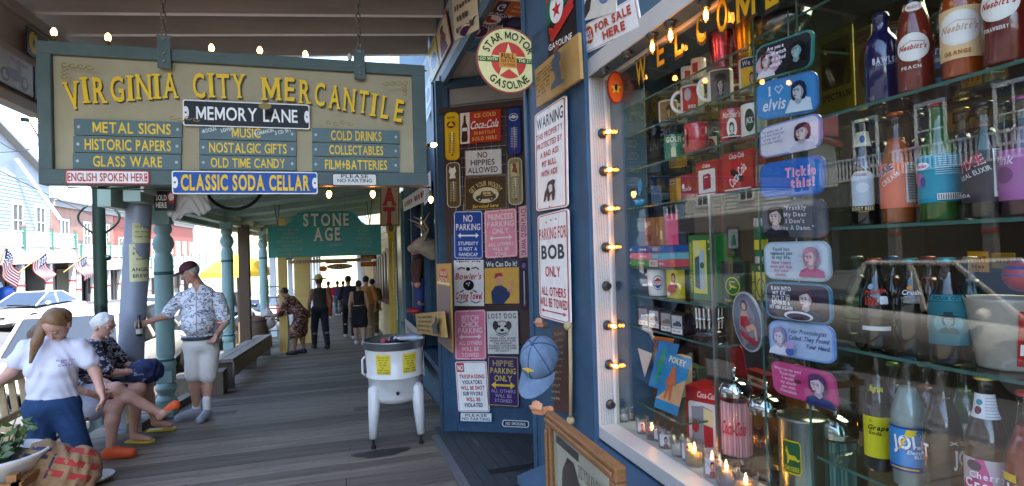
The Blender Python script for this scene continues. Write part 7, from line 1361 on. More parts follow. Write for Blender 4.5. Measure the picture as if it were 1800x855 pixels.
    if detail:
        for sg in () if shut else (-1, 1):
            c = hd+hl*.033*K*sg+fd*.078*K+hu*.006*K; m1 = MB(); m1.sphere(c, .0125, 8); parts.append((m1.v, m1.f, mat('e6e0da', .3, var=0))); m1 = MB(); m1.sphere(c+fd*.008, .0065, 6); parts.append((m1.v, m1.f, mat('2a1c14', .2, var=0)))
        m1 = Body(); m1.el(hd+fd*.082*K-hu*.062*K, (.021, .010, .0045), HB); v_, f_ = m1.mesh(.003); parts.append((v_, f_, mat((.36, .12, .10), .5, var=0)))
        hs = handspec or {}
        for S in 'LR':
            d = unit(J['w'+S]-J['e'+S]); dd, pn, cu = hs.get(S, (d, fw*.2-lf*(1 if S == 'L' else -1), .45)); Hn = Body(); Hn.rc(J['e'+S]*.25+J['w'+S]*.75, J['w'+S], .031*b, .026, .02); hand(Hn, J['w'+S], dd, pn, 1., cu); v_, f_ = Hn.mesh(.0045); parts.append((v_, f_, skin))
    else:
        for S in 'LR':
            d = unit(J['w'+S]-J['e'+S]); Hn = Body(); hand(Hn, J['w'+S], d, fw, 1., .4); v_, f_ = Hn.mesh(.009); parts.append((v_, f_, skin))
    o = mesh_obj('person', parts, origin=o0); tag(o, lab, 'person', group)
    if shirt:
        B = Body(); torso(B, .014)
        for S in 'LR':
            if not tank: e = J['s'+S]+(J['e'+S]-J['s'+S])*sleeve; B.rc(J['s'+S], e, .06*b, .058*b+.008, .035)
        B.rc(J['nk']-up*.03, J['nk']+up*.012, .07, .064*b**.5, .02); B.wr = .0048
        hz = J['pel']-up*(hem if hem is not None else .02); B.clips = [(hz, -up), (J['nk']+up*.032, up)]
        for S in 'LR':
            if not tank: a = unit(J['e'+S]-J['s'+S]); 
        if tank: B.clips += [(J['s'+S]-lf*(.035 if S == 'L' else -.035), lf*(1 if S == 'L' else -1)) for S in 'LR']
        vs, fs = B.mesh(h*.9); mesh_obj('shirt', [(vs, fs, shirt)], o); LAST['shirt'] = (vs, fs)
    if legs and not skirt:
        B = Body(); B.el(J['pel']+up*.01, (.165*b+.014, .118*b+.014, .135), TB, .05)
        for S in 'LR':
            B.rc(J['h'+S], J['k'+S] if legto >= 1 else J['h'+S]+(J['k'+S]-J['h'+S])*legto*1.0, .094*b*1.02, (.066*b if legto >= 1 else .088*b)*legw, .04)
            if legto >= 1: B.rc(J['k'+S], J['k'+S]+(J['a'+S]-J['k'+S])*(legto-1 if legto > 1 else .01)*1.0, .066*b*legw, .058*legw, .03)
        B.wr = .0028; B.clips = [(J['pel']+up*.09, up)]
        for S in 'LR': pass
        vs, fs = B.mesh(h*.9); mesh_obj('trousers' if legto >= 1 else 'shorts', [(vs, fs, legs)], o)
    if skirt:
        B = Body(); kn = (J['kL']+J['kR'])/2; B.el(J['pel']+up*.01, (.165*b+.014, .118*b+.014, .135), TB, .05); e = J['pel']+(kn-J['pel'])*skirt
        for S in 'LR': B.rc(J['h'+S], J['h'+S]+(J['k'+S]-J['h'+S])*skirt, .1*b, .12*b, .09)
        B.wr = .006; vs, fs = B.mesh(h); mesh_obj('skirt', [(vs, fs, legs)], o)
    if shoes:
        for S in 'LR':
            a, t_ = J['a'+S], J['t'+S]; dv = unit((t_-a)*np.array([1, 1, .0 if abs(t_[2]-a[2]) < .12 else 1])); B = Body(); zz = np.array([0, 0, 1.]) if abs(t_[2]-a[2]) < .12 else unit(np.array([0, 0, 1.])-dv*dv[2])
            B.rc(a-zz*.045-dv*.03, t_-zz*.0+dv*.015, .046, .04, .03); B.rc(a-zz*.02, a-zz*.05, .048, .046, .02); B.rc(a-zz*.03+dv*.04, t_+zz*.008, .044, .036, .03); B.clips = [(t_-zz*.03, -zz)]
            vs, fs = B.mesh(.007 if detail else h); ob = mesh_obj('shoe', [(vs, fs, mat(shoe, .6, var=.1))], o)
            if socks: B = Body(); B.rc(a+zz*.01, a+zz*.13, .042, .046, .02); vs, fs = B.mesh(h); mesh_obj('sock', [(vs, fs, mat(socks, .8))], o)
    if hair and not bald:
        B = Body(); B.el(hd+hu*.032*K-fd*.014*K, (.086*K, .098*K, .1*K), HB)
        if hairlen: B.rc(hd-fd*.06*K, hd-fd*.05*K-hu*hairlen, .07*K, .05*K, .04)
        B.wr = .003; B.clips = [(hd+fd*.052*K+hu*.05*K, unit(fd*1.-hu*.75))] if hairlen == 0 else [(hd+fd*.06*K+hu*.05*K, unit(fd*1.-hu*.55))]
        if hairlen == 0: B.clips.append((hd-hu*.05*K, -hu))
        vs, fs = B.mesh(hh); mesh_obj('hair', [(vs, fs, mat(hair, .5, var=.35, scale=30, stretch=(6, 6, 1)))], o)
    if hat:
        kind, hc = hat; hm = mat(hc, .7, var=.1)
        if kind == 'cap':
            B = Body(); B.el(hd+hu*.045*K-fd*.004*K, (.09*K, .104*K, .09*K), HB); B.clips = [(hd+hu*.045*K, unit(-hu+fd*.05))]; vs, fs = B.mesh(hh); B2 = Body(); B2.el(hd+hu*.044*K+fd*.115*K, (.075*K, .085*K, .012), HB); v2, f2 = B2.mesh(hh*.8); mesh_obj('cap', [(vs, fs, hm), (v2, f2, hm)], o)
        else:
            B = Body(); B.el(hd+hu*.06*K, (.19*K, .2*K, .016), HB); B.el(hd+hu*.1*K, (.09*K, .1*K, .085*K), HB, .02); vs, fs = B.mesh(hh); mesh_obj('hat', [(vs, fs, hm)], o)
    return o
def project(vs, fs, parent, ctr, quads, colr, name, N=6, off=.002):
    """thin printed or sewn pieces that follow a garment or sack: quads in metres right/up of ctr, seen from the walk"""
    from mathutils.bvhtree import BVHTree
    bv = BVHTree.FromPolygons([tuple(v) for v in vs], [tuple(int(i) for i in f) for f in fs]); mb = MB(mat(colr, .85, var=.2, scale=30) if isinstance(colr, str) else colr)
    ctr = V(ctr); vd = (ctr-V((0, 0, EYE))).normalized(); ri = vd.cross(V((0, 0, 1))).normalized(); upv = ri.cross(vd)
    for q4 in quads:
        g = []
        for i in range(N+1):
            for j in range(N+1):
                u, v = i/N, j/N; x, y = [(q4[0][k]*(1-u)+q4[1][k]*u)*(1-v)+(q4[3][k]*(1-u)+q4[2][k]*u)*v for k in (0, 1)]
                h_ = bv.ray_cast(ctr+ri*x+upv*y-vd*.8, vd); g.append(h_[0]+h_[1]*off if h_[0] else None)
        for i in range(N):
            for j in range(N):
                q = [g[i*(N+1)+j], g[(i+1)*(N+1)+j], g[(i+1)*(N+1)+j+1], g[i*(N+1)+j+1]]
                if all(q): mb.add(q, [(0, 1, 2, 3)], None, True)
    if mb.v: return mb.build(name, parent)
LAST = {}
A_ = lambda px, py, Y, dx=0, dy=0, dz=0: np.array(at(px, py, Y=Y+dy))+np.array([dx, 0, dz])
# ---- the man with the bottle
YM = 7.28; zf = gz(YM)
J = dict(pel=A_(353, 606, YM), nk=A_(350, 505, YM, 0, .02), hd=A_(338, 479, YM, -.02, -.03), sR=A_(317, 524, YM, 0, .02), eR=A_(291, 556, YM, 0, -.1), wR=A_(257, 567, YM, 0, -.22),
         sL=A_(385, 524, YM, 0, .0), eL=A_(397, 566, YM, 0, .0), wL=A_(380, 590, YM, 0, -.12), hR=A_(341, 617, YM), kR=A_(341, 662, YM, 0, -.03), hL=A_(369, 617, YM), kL=A_(366, 664, YM, 0, -.02))
J['aR'] = np.array([A_(343, 715, YM)[0], YM+.05, zf+.1]); J['tR'] = J['aR']+np.array([-.15, -.11, -.06]); J['aL'] = np.array([A_(366, 715, YM)[0], YM-.06, zf+.1]); J['tL'] = J['aL']+np.array([-.03, -.17, -.06])
def patmat(key, base, ink, sc, th):
    if key in MC: return MC[key]
    M = mat(base, .8, var=.06, key=key); t = M.node_tree; b = t.nodes['Principled BSDF']; tc = t.nodes.new('ShaderNodeTexCoord'); n = t.nodes.new('ShaderNodeTexNoise'); n.inputs['Scale'].default_value = sc; n.inputs['Detail'].default_value = 3; n.inputs['Distortion'].default_value = 1.2
    mp = t.nodes.new('ShaderNodeMapping'); mp.inputs['Scale'].default_value = (1, 1, 1.8); t.links.new(tc.outputs['Object'], mp.inputs[0]); t.links.new(mp.outputs[0], n.inputs['Vector']); r = t.nodes.new('ShaderNodeValToRGB'); r.color_ramp.interpolation = 'LINEAR'
    e = r.color_ramp.elements; e[0].position = th; e[0].color = (*lin(base), 1); e[1].position = th+.02; e[1].color = (*lin(ink), 1); e2 = e.new(th+.075); e2.color = (*lin(ink), 1); e3 = e.new(th+.1); e3.color = (*lin(base), 1)
    t.links.new(n.outputs[0], r.inputs[0]); t.links.new(r.outputs[0], b.inputs['Base Color']); MC[key] = M; return M
man = person('older man in a burgundy cap, patterned white shirt and white shorts holding out a bottle', J, (-.82, -.42, -.42), h=.011, build=1.08, belly=.055, shirt=patmat('sketch', 'dcdde0', '5a6478', 13, .5), sleeve=.82, hem=-.078, legs=mat('cfcac0', .8, var=.06), legto=.93, legw=.98, hair='a8a49c', hat=('cap', '4a1420'), shoe='9ea4ae', socks='e2e2e0', handspec={'R': ((-.55, -.75, -.1), (-.6, .4, -.2), .62), 'L': ((-.3, -.35, -.8), (-.6, -.6, .2), .6)})
sv, sf = LAST['shirt']; cn = V(J['nk'])+V((-.02, 0, -.02))
project(sv, sf, man, cn, [((-.045, .04), (.03, .04), (-.006, -.07), (-.012, -.07))], SKIN, 'open_neck')
project(sv, sf, man, cn, [((-.075, .035), (-.045, .045), (-.01, -.05), (-.05, -.045)), ((.03, .045), (.06, .035), (.035, -.045), (-.004, -.05))], 'dfe0e2', 'collar', off=.007)
project(sv, sf, man, cn, [((-.014, -.07), (-.004, -.07), (-.012, -.5), (-.022, -.5))], '8a92a2', 'placket', N=14)
project(sv, sf, man, cn, [((.06, -.13), (.15, -.13), (.15, -.135), (.06, -.135)), ((.06, -.13), (.064, -.13), (.064, -.24), (.06, -.24)), ((.146, -.13), (.15, -.13), (.15, -.24), (.146, -.24)), ((.06, -.235), (.15, -.235), (.15, -.24), (.06, -.24))], '7a8498', 'pocket')
mb = MB(mat('22262a', .5)); q = V(J['pel'])+V((0, 0, .085)); mb.lathe([(.186, -.018), (.199, -.014), (.199, .018), (.186, .02)], q, 28, T=Matrix.Diagonal(V((1.0, .80, 1)))); mb.build('belt', man)
mb = MB(mat('c9c4b4', .3, .8)); w_ = V(J['wL']).lerp(V(J['eL']), .12); d_ = (V(J['wL'])-V(J['eL'])).normalized(); mb.cyl(w_-d_*.012, w_+d_*.012, .034, n=14); mb.build('wristwatch', man)
c = V(J['wR'])+V((-.045, -.075, -.015)); mb = MB(mat('1a110c', .08, var=.03, coat=1., key='bt'), mat('c9c2b4', .5)); mb.lathe([(.001, -.12), (.03, -.12), (.031, -.11), (.031, -.02), (.026, .01), (.013, .05), (.0125, .1), (.014, .105), (.001, .107)], c, 16); mb.lathe([(.0316, -.095), (.0316, -.04)], c, 16, m=1); tag(mb.build('beer_bottle'), 'dark brown bottle held out by the man in the cap', 'bottle')
# ---- the young woman in front
YW = 5.15; zf = gz(YW)
J = dict(pel=A_(92, 712, YW), nk=A_(97, 598, YW, 0, .02), hd=A_(100, 570, YW, 0, -.06), sL=A_(143, 610, YW), eL=A_(168, 655, YW, 0, -.02), wL=A_(178, 690, YW, 0, -.12), sR=A_(46, 612, YW), eR=A_(18, 655, YW, 0, -.03), wR=A_(-25, 690, YW, 0, -.15),
         hL=A_(116, 722, YW), kL=A_(136, 782, YW, 0, -.02), hR=A_(68, 722, YW), kR=A_(74, 782, YW, 0, -.03))
J['aL'] = np.array([A_(158, 850, YW)[0], YW+.02, zf+.09]); J['tL'] = J['aL']+np.array([.04, -.16, -.05]); J['aR'] = np.array([A_(80, 850, YW)[0], YW, zf+.09]); J['tR'] = J['aR']+np.array([-.02, -.17, -.05])
JEANS = mat('2b4468', .9, var=.5, scale=5, bump=.15, spec=.2)
wom = person('young woman in a pale printed t-shirt and blue jeans looking down', J, (-.16, -.72, -.68), h=.011, build=1.02, skin=SKINP, shirt=mat('d2d2de', .85, var=.05), sleeve=.55, hem=-.06, legs=JEANS, legto=1.92, legw=1.2, hair='80603e', hairlen=.05, shoe='3a3a40', fem=True, belly=.012, shut=True)
B = Body(); hd = J['hd']; B.rc(hd+np.array([-.07, -.02, .03]), hd+np.array([-.09, -.09, -.12]), .04, .032, .03); B.rc(hd+np.array([-.09, -.09, -.12]), hd+np.array([-.12, -.12, -.26]), .032, .012, .03); B.wr = .003; vs, fs = B.mesh(.008); mesh_obj('ponytail', [(vs, fs, mat('80603e', .5, var=.45, scale=30, stretch=(6, 6, 1)))], wom)
s = Sign(V(J['nk'])+V((.06, -.152, -.125)), V((.13, .02, 0)), V((0, -.012, -.06)), 100, 46, .002); s.rect(0, 0, .1, .1, 'd2d2de', 'lettering'); s.text('Virginia City', 50, 10, 90, 13, '3a4a7a'); s.text('Merc', 50, 25, 40, 10, 'b0484a'); s.text('Cellar', 52, 39, 70, 11, '3a4a7a')
s.mb['lettering'].build('shirt_print', wom)
# ---- seated women on the bench
zb = gz(6.4); SEAT = zb+.44
J = dict(pel=(-2.52, 6.62, SEAT+.1), nk=(-2.45, 6.62, SEAT+.56), hd=(-2.38, 6.6, SEAT+.72), sL=(-2.42, 6.79, SEAT+.52), eL=(-2.3, 6.86, SEAT+.27), wL=(-2.1, 6.72, SEAT+.26), sR=(-2.42, 6.44, SEAT+.52), eR=(-2.28, 6.36, SEAT+.28), wR=(-2.1, 6.5, SEAT+.25),
         hL=(-2.5, 6.72, SEAT+.07), kL=(-2.06, 6.74, SEAT+.06), aL=(-2.02, 6.84, zb+.1), tL=(-1.86, 6.82, zb+.03), hR=(-2.5, 6.52, SEAT+.07), kR=(-2.05, 6.5, SEAT+.07), aR=(-2.08, 6.42, zb+.09), tR=(-1.92, 6.36, zb+.03))
FLOR = patmat('floral', '14182c', 'c4c6d0', 16, .52)
p1_ = person('white haired woman in a navy floral top seated on the bench in yellow sandals', J, (.85, -.35, -.3), skin=SKINP, build=1.12, shirt=FLOR, sleeve=.9, hem=.02, legs=mat('14161f', .8), legto=.6, legw=1.25, hair='d2cfc8', hairlen=.03, shoes=False, fem=True, belly=.03)
for S in 'LR':
    a, t_ = V(J['a'+S]), V(J['t'+S]); d = (t_-a); d.z = 0; d.normalize(); mb = MB(mat('c9b432', .6)); r = d.cross(V((0, 0, 1))); zz = V((0, 0, gz(a.y)+.004))
    mb.prism([(-.07, -.035), (.08, -.04), (.19, -.045), (.22, 0), (.19, .045), (.08, .04), (-.07, .035)], V((a.x, a.y, gz(a.y)+.006)), (0, 0, 1), .018, d, r); q = V((a.x, a.y, gz(a.y)))+d*.1; mb.tube([q-r*.042+V((0, 0, .03)), q+d*.06+V((0, 0, .062)), q+r*.042+V((0, 0, .03))], .007, 6); mb.build('sandal', p1_)
mb = MB(mat('a08a6a', .3, .6)); hd = V(J['hd']); fdv = V((.85, -.35, -.3)).normalized(); hl_ = V((0, 0, 1)).cross(fdv).normalized(); hu_ = fdv.cross(hl_)
for sg in (-1, 1): c = hd+fdv*.104+hl_*.034*sg+hu_*.006; mb.tube([c+hl_*.024*math.cos(t)+hu_*.018*math.sin(t) for t in [2*PI*k/10 for k in range(10)]], .0022, 5, closed=True); mb.tube([c+hl_*.024*sg, hd+hl_*.08*sg+hu_*.01], .002, 5)
mb.build('glasses', p1_)
B = Body(); B.el((-2.03, 6.62, SEAT+.22), (.17, .17, .13)); B.el((-2.0, 6.56, SEAT+.28), (.12, .12, .08)); B.wr = .012; vs, fs = B.mesh(.012); bag = tag(mesh_obj('tote_bag', [(vs, fs, patmat('bagp', '16244a', '8a94a8', 7, .62))]), 'bulging dark blue bag on the lap of the seated woman', 'bag')
J = dict(pel=(-2.52, 5.96, SEAT+.12), nk=(-2.55, 5.9, SEAT+.56), hd=(-2.57, 5.84, SEAT+.72), sL=(-2.52, 6.08, SEAT+.53), eL=(-2.36, 6.2, SEAT+.3), wL=(-2.16, 6.14, SEAT+.2), sR=(-2.54, 5.74, SEAT+.53), eR=(-2.36, 5.72, SEAT+.3), wR=(-2.18, 5.8, SEAT+.2),
         hL=(-2.5, 6.08, SEAT+.1), kL=(-2.08, 6.0, SEAT+.19), aL=(-1.74, 6.06, SEAT-.09), tL=(-1.61, 6.02, SEAT-.02), hR=(-2.5, 5.88, SEAT+.08), kR=(-2.06, 5.93, SEAT+.04), aR=(-2.08, 5.86, gz(5.9)+.1), tR=(-1.92, 5.83, gz(5.9)+.045))
p2_ = person('seated person with crossed bare legs and bright orange clogs behind the young woman', J, (.7, -.6, -.2), skin=SKINP, build=1.05, shirt=patmat('floral2', '23243a', 'c9b8bc', 15, .52), sleeve=.9, hem=.02, legs=mat('b9bcc8', .85, var=.25, scale=25), legto=.62, legw=1.2, hair='5a4636', hairlen=.03, shoe='d9561f', fem=True)
# bench under them
t = thing('park_bench', 'pale slatted wooden bench with people sitting on it', 'bench', (-2.5, 6.1, zb)); BN = mat('b09a72', .6, var=.2, scale=5, stretch=(6, .6, 6))
mb = MB(BN)
for k in range(4): x = -2.68+k*.115; mb.bx(x, x+.1, 4.75, 7.05, SEAT-.03, SEAT)
mb.build('seat', t, bevel=.004)
mb = MB(BN); mb.bar((-2.76, 4.75, SEAT+.42), (-2.76, 7.05, SEAT+.42), .05, .09); mb.bar((-2.72, 4.75, SEAT+.1), (-2.72, 7.05, SEAT+.1), .04, .06)
for k in range(15): y = 4.85+k*.15; mb.bar((-2.72, y, SEAT+.1), (-2.76, y, SEAT+.42), .05, .018, up=(0, 1, 0))
mb.build('backrest', t, bevel=.004)
for y in (4.8, 7.0):
    mb = MB(BN); mb.bar((-2.74, y, gz(y)), (-2.77, y, SEAT+.46), .06, .06); mb.build('leg', t); mb = MB(BN); mb.bar((-2.3, y, gz(y)), (-2.3, y, SEAT+.2), .06, .06); mb.build('leg', t); mb = MB(BN); mb.bx(-2.78, -2.26, y-.03, y+.03, SEAT+.2, SEAT+.235); mb.build('armrest', t, bevel=.004)
# ---- people further along
def walker(lab, px, Yd, Ht, yaw, shirt, legs, hair='2a1c14', skin=None, lean=0., stride=.25, h=.02, group='people along the walk', arms=None, ground=None, legto=1.9, **kw):
    x = at(px, 500, Y=Yd).x; z = gz(Yd) if ground is None else ground; s_ = Ht/1.75; f = np.array([math.cos(yaw), math.sin(yaw), 0]); l = np.array([-f[1], f[0], 0]); u = np.array([0, 0, 1.]); o = np.array([x, Yd, z])
    P = lambda a, b, c: o+(f*a+l*b+u*c)*s_
    ln = lean
    J = dict(pel=P(-ln*.25, 0, .94), nk=P(ln*.55, 0, 1.42-abs(ln)*.22), hd=P(ln*.8+.02, 0, 1.60-abs(ln)*.36), sL=P(ln*.5, .18, 1.38-abs(ln)*.2), sR=P(ln*.5, -.18, 1.38-abs(ln)*.2), hL=P(-ln*.25, .09, .9), hR=P(-ln*.25, -.09, .9), kL=P(stride*.45, .1, .5), kR=P(-stride*.25, -.1, .5), aL=P(stride*.5, .1, .09), aR=P(-stride*.7, -.1, .1), tL=P(stride*.5+.15, .1, .035), tR=P(-stride*.7+.15, -.1, .035))
    ar = arms or ((.0, .24, 1.1), (.06, .24, .86), (-.02, -.24, 1.1), (.04, -.22, .86))
    J['eL'], J['wL'], J['eR'], J['wR'] = [P(*q) for q in ar]
    return person(lab, J, f*1.+u*(-.1 if not ln else -.5), group, h, shirt=mat(shirt, .8) if isinstance(shirt, str) else shirt, legs=mat(legs, .85) if isinstance(legs, str) else legs, legto=legto, hair=hair, skin=skin, detail=False, headk=s_, **kw)
walker('woman in a brown floral dress bending towards the green ladder', 522, 13.2, 1.62, PI-.3, patmat('dress', '3c1a16', 'a88070', 9, .5), patmat('dress', '3c1a16', 'a88070', 9, .5), skin=SKIND, lean=.36, stride=.12, arms=((.32, .24, .98), (.62, .2, .95), (.3, -.24, .98), (.6, -.18, .9)), skirt=.95, hem=.0, shoe='1a1414', fem=True, build=1.15)
walker('man in a straw hat, dark vest and jeans walking away', 561, 14., 1.74, 1.9, '2b2b26', '171c2c', skin=SKIND, hat=('brim', 'c9b26a'), tank=True, stride=.3, shoe='16181c', build=1.1)
walker('woman in a black halter top and black skirt walking away', 630, 14.2, 1.6, 1.5, '17161a', '121116', hair='1c1210', tank=True, hem=-.12, skirt=.8, stride=.2, shoe='c9c9c8', fem=True)
walker('broad man in a peach shirt walking away beside the halter top', 643, 15.1, 1.72, 1.5, 'd08a4a', '8a7a5c', hair='3a2c20', stride=.3, build=1.12, shoe='3a2c24')
walker('man in navy shirt and black cap stepping forward down the walk', 612, 16.2, 1.76, 1.6, '1c2034', '15151a', hat=('cap', '17171a'), stride=.5, shoe='b9bcc0')
walker('person in olive walking close to the yellow wall', 654, 16.4, 1.65, 1.5, '6a5a34', '5a4a30', hair='1c1410', stride=.2, h=.024)
walker('distant person in a bright red shirt at the left of the far group', 577, 27, 1.72, 1.4, 'a8182a', 'a01a2c', h=.03, hat=('cap', 'b02030'), stride=.2)
walker('distant person in a purple shirt and teal trousers in the far group', 593, 29, 1.74, 1.4, '4a2456', '2a6a74', h=.03, stride=.2)
walker('distant person in red and purple at the right of the far group', 603, 30, 1.74, 1.4, 'b01c3a', '4a2a5c', h=.03, stride=.25)
for px, X, Yd, sh, hr, lab in ((50, XF-1.4, 38.6, 'b0b6c8', 'a8a4a0', 'grey haired person in a pale patterned shirt outside the candy shop'), (77, XF-1.4, 40.2, '3a4668', '5a3a2a', 'red haired person in a dark blue top outside the candy shop')):
    yv = Yd; zz = fz(yv); f = PI
    J = None; walker(lab, 0, yv, 1.68, PI-.2, patmat('far'+sh, sh, 'e0e0e4', 6, .5), '4a4a52', hair=hr, h=.03, group='people across the street', ground=zz)
    ob = [q for q in COL.objects if q.name.startswith('person') and q.get('label') == lab][0]; ob.location.x = X
# ================================================================ THINGS ON THE WALK
# wringer washer tub used as a bin
c = V((.40, 5.3, 0)); zg = gz(5.3); ENA = mat('cfcfca', .35, var=.16, scale=5, stain=('7a6a58', .665, 11), coat=.15); GAL = mat('9aa0a2', .35, .9, var=.2, scale=8)
wz = thing('washing_tub', 'white enamel washing machine tub on splayed legs with yellow notices', 'washing tub', (c.x, c.y, zg)); R_ = .268
zt_r = at(690, 596, Y=5.3).z; zt_b = at(690, 716, Y=5.1).z; zm = at(690, 668, Y=5.05).z
mb = MB(ENA); mb.lathe([(.001, zt_b), (.13, zt_b+.005), (.2, zt_b+.03), (.235, zt_b+.08), (.245, zm-.01), (.262, zm-.004), (.262, zm+.012), (.252, zm+.02), (R_, zt_r-.07), (R_+.004, zt_r-.06)], c, 40); mb.build('tub', wz)
mb = MB(GAL, mat('2c2c2e', .8)); mb.lathe([(R_+.006, zt_r-.07), (R_+.012, zt_r-.062), (R_+.012, zt_r-.008), (R_+.02, zt_r), (R_+.012, zt_r+.006), (R_-.004, zt_r), (R_-.008, zt_r-.06)], c, 40); mb.lathe([(.001, zt_r-.07), (R_-.008, zt_r-.06)], c, 30, m=1); mb.build('rim', wz)
for a in (-2.55, -.68, 2.45):
    d = V((math.cos(a), math.sin(a), 0)); p0 = c+d*.235+V((0, 0, zt_b+.16)); p1 = c+d*.262+V((0, 0, zg+.10)); mb = MB(ENA, mat('2a2724', .6, .5)); mb.tube([p0+V((0, 0, .03)), p0, p0.lerp(p1, .5), p1], [.025, .056, .05, .034], 12, m=0); mb.cyl(p1, V((p1.x, p1.y, zg+.03)), .012, n=8, m=1); mb.cyl(V((p1.x, p1.y, zg)), V((p1.x, p1.y, zg+.035)), .022, n=10, m=1); mb.build('leg', wz)
mb = MB(mat('18181a', .5)); q = c+V((-.0, -.247, zt_b+.13)); mb.cyl(q, q+V((0, -.012, 0)), .016, n=12); mb.build('drain_plug', wz)
mb = MB(ENA); mb.tube([c+V((-R_-.0, -.05, zm+.02)), c+V((-R_-.025, -.05, zm+.04)), c+V((-R_-.025, -.05, zm+.16)), c+V((-R_, -.05, zm+.19))], .01, 6); mb.build('handle', wz)
for a, lab in ((-2.05, 'left yellow notice'), (-1.12, 'right yellow notice')):
    s = wrap_sign((c.x, c.y, 0), R_-.002, zt_r-.10, zm+.045, a, .52, 100, 100, R_-.012); s.gloss = .6; s.rect(0, 0, 100, 100, 'd6c23c')
    for i, (t_, w2) in enumerate((('Please Put The', 78), ('Lid Back On', 66), ('When you', 52), ('are Done', 50), ('or', 14), ('Strange Things', 80), ('Will Get In There', 84))): s.text(t_, 50, 14+i*12.5, w2, 8, '4a4424')
    s.attach(wz, 'notice')
mb = MB(mat('3a2c3c', .5), mat('c9c9c8', .4), mat('8a2a2a', .4), mat('20242a', .4))
for k in range(5): random.seed(k+3); a = random.uniform(0, 6); r = random.uniform(.02, .17); q = c+V((r*math.cos(a), r*math.sin(a), zt_r-.06)); mb.cyl(q, q+V((random.uniform(-.03, .03), random.uniform(-.03, .03), .07)), .03, n=12, m=k % 4)
tag(mb.build('rubbish'), 'discarded cans and cups lying in the washing tub', 'rubbish', kind='stuff')
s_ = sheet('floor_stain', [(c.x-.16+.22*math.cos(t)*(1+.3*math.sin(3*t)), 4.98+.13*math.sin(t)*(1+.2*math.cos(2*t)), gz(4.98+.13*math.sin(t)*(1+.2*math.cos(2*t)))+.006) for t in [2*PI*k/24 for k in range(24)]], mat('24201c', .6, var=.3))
# framed portrait leaning at the ledge
FX = .585; a = at(957, 724, X=FX); b = at(1081, 817, X=FX); W2 = a.y-b.y; zt2 = a.z; Hh = zt2-gz(1.6)-.02
fr = thing('framed_poster', 'gilt framed poster of a dark haired head leaning below the window', 'framed poster', (FX, (a.y+b.y)/2, gz(1.6)))
OAK = mat('7d5630', .4, var=.4, scale=10, stretch=(1, 1, 6), stain=('4a2f1a', .62, 12)); lean = .0
def fpt(u, v, o): return V((FX+.02+o, a.y-u, zt2-v))     # u along the frame, v down, o out of the wall
mb = MB(OAK); wd = .038
for (u0, u1, v0, v1) in ((0, W2, 0, wd), (0, W2, Hh-wd, Hh), (0, wd, wd, Hh-wd), (W2-wd, W2, wd, Hh-wd)):
    mb.bx(FX, FX+.03, a.y-u1, a.y-u0, zt2-v1, zt2-v0); mb.bx(FX-.008, FX, a.y-u1+.012 if u1-u0 > .1 else a.y-u1+.012, a.y-u0-.012, zt2-v1+.012, zt2-v0-.012)
mb.build('frame', fr, bevel=.004)
s = Sign((FX+.016, a.y-wd, zt2-wd), (0, -(W2-2*wd), 0), (0, 0, -(Hh-2*wd)), 100, 190, .002); s.brect('b3ae9a'); s.rect(8, 8, 92, 182, 'c6c1ac'); s.rect(6, 3, 48, 8, '3b3a35')
DY = -15
s.poly([(x, y+DY) for x, y in [(12, 100), (14, 56), (18, 36), (28, 26), (40, 26), (50, 36), (54, 60), (54, 100)]], '2b2926', 'picture'); s.ell(34, 56+DY, 14, 21, 'a8a290', 'picture'); s.poly([(x, y+DY) for x, y in [(19, 54), (22, 38), (36, 31), (49, 42), (50, 56), (42, 44), (30, 45)]], '2b2926', 'picture')
for u in (28, 40): s.ell(u, 56+DY, 2.6, 1.4, '2b2926', 'picture')
s.poly([(8, 182), (10, 105), (26, 79), (42, 79), (64, 105), (70, 182)], '4a4740', 'picture')
s.text('DO YOU KNOW', 68, 12, 36, 7, '4a473c', serif=True); s.text('WHO THIS IS?', 69, 22, 34, 7, '4a473c', serif=True); s.attach(fr, 'print')
mb = MB(glass_mat('window_glass', (.93, .95, .94), 1.5, .9)); mb.bx(FX+.008, FX+.010, a.y-W2+wd, a.y-wd, zt2-Hh+wd, zt2-wd); mb.build('glazing', fr)
# rubber hand hooks, cap, plaque with rope
FLESH = mat('b07a58', .5, var=.06)
for px, py, X, lab in ((956, 572, .915, 'rubber hand hook sticking out below the parking sign'), (957, 722, .60, 'rubber hand hook on the top corner of the framed poster'), (741, 443, .85, 'upper rubber hand hook on the blue corner post'), (741, 535, .85, 'lower rubber hand hook on the blue corner post')):
    p = at(px, py, X=X); B = Body(); B.rc(p+V((.02, 0, 0)), p, .013, .012, .01); hand(B, np.array(p), (-.75, -.6, .1), (.1, .1, 1), .5, .8); vs, fs = B.mesh(.0028); tag(mesh_obj('hand_hook', [(vs, fs, FLESH)]), lab, 'hook', 'rubber hand hooks')
ca = at(950, 632, X=.80); DEN = mat('62788f', .85, var=.3, scale=26, bump=.15)
hdv = V((-.25, -.35, -.75)).normalized()
B = Body(); cu = unit((-.5, -.55, .72)); cf = unit((-.62, -.42, -.66)); cf = unit(cf-cu*(cf@cu)); cl = np.cross(cu, cf); CB = np.stack([cl, cf, cu]); c0 = np.array(ca)
B.el(c0, (.082, .098, .115), CB); B.wr = .002; B.clips = [(c0-cu*.005, -cu)]; vs, fs = B.mesh(.005)
mb = MB(); V2 = []; N = 10
for i in range(N+1):       # curved visor
    t = -1.25+2.5*i/N
    for q, rr in ((0, 1), (1, 1.0)):
        p_ = c0+cl*.084*math.sin(t)+cf*(.096*math.cos(t)+q*.085*math.cos(t*.9))-cu*(.004+.018*math.sin(t)**2+q*.022); V2.append(p_)
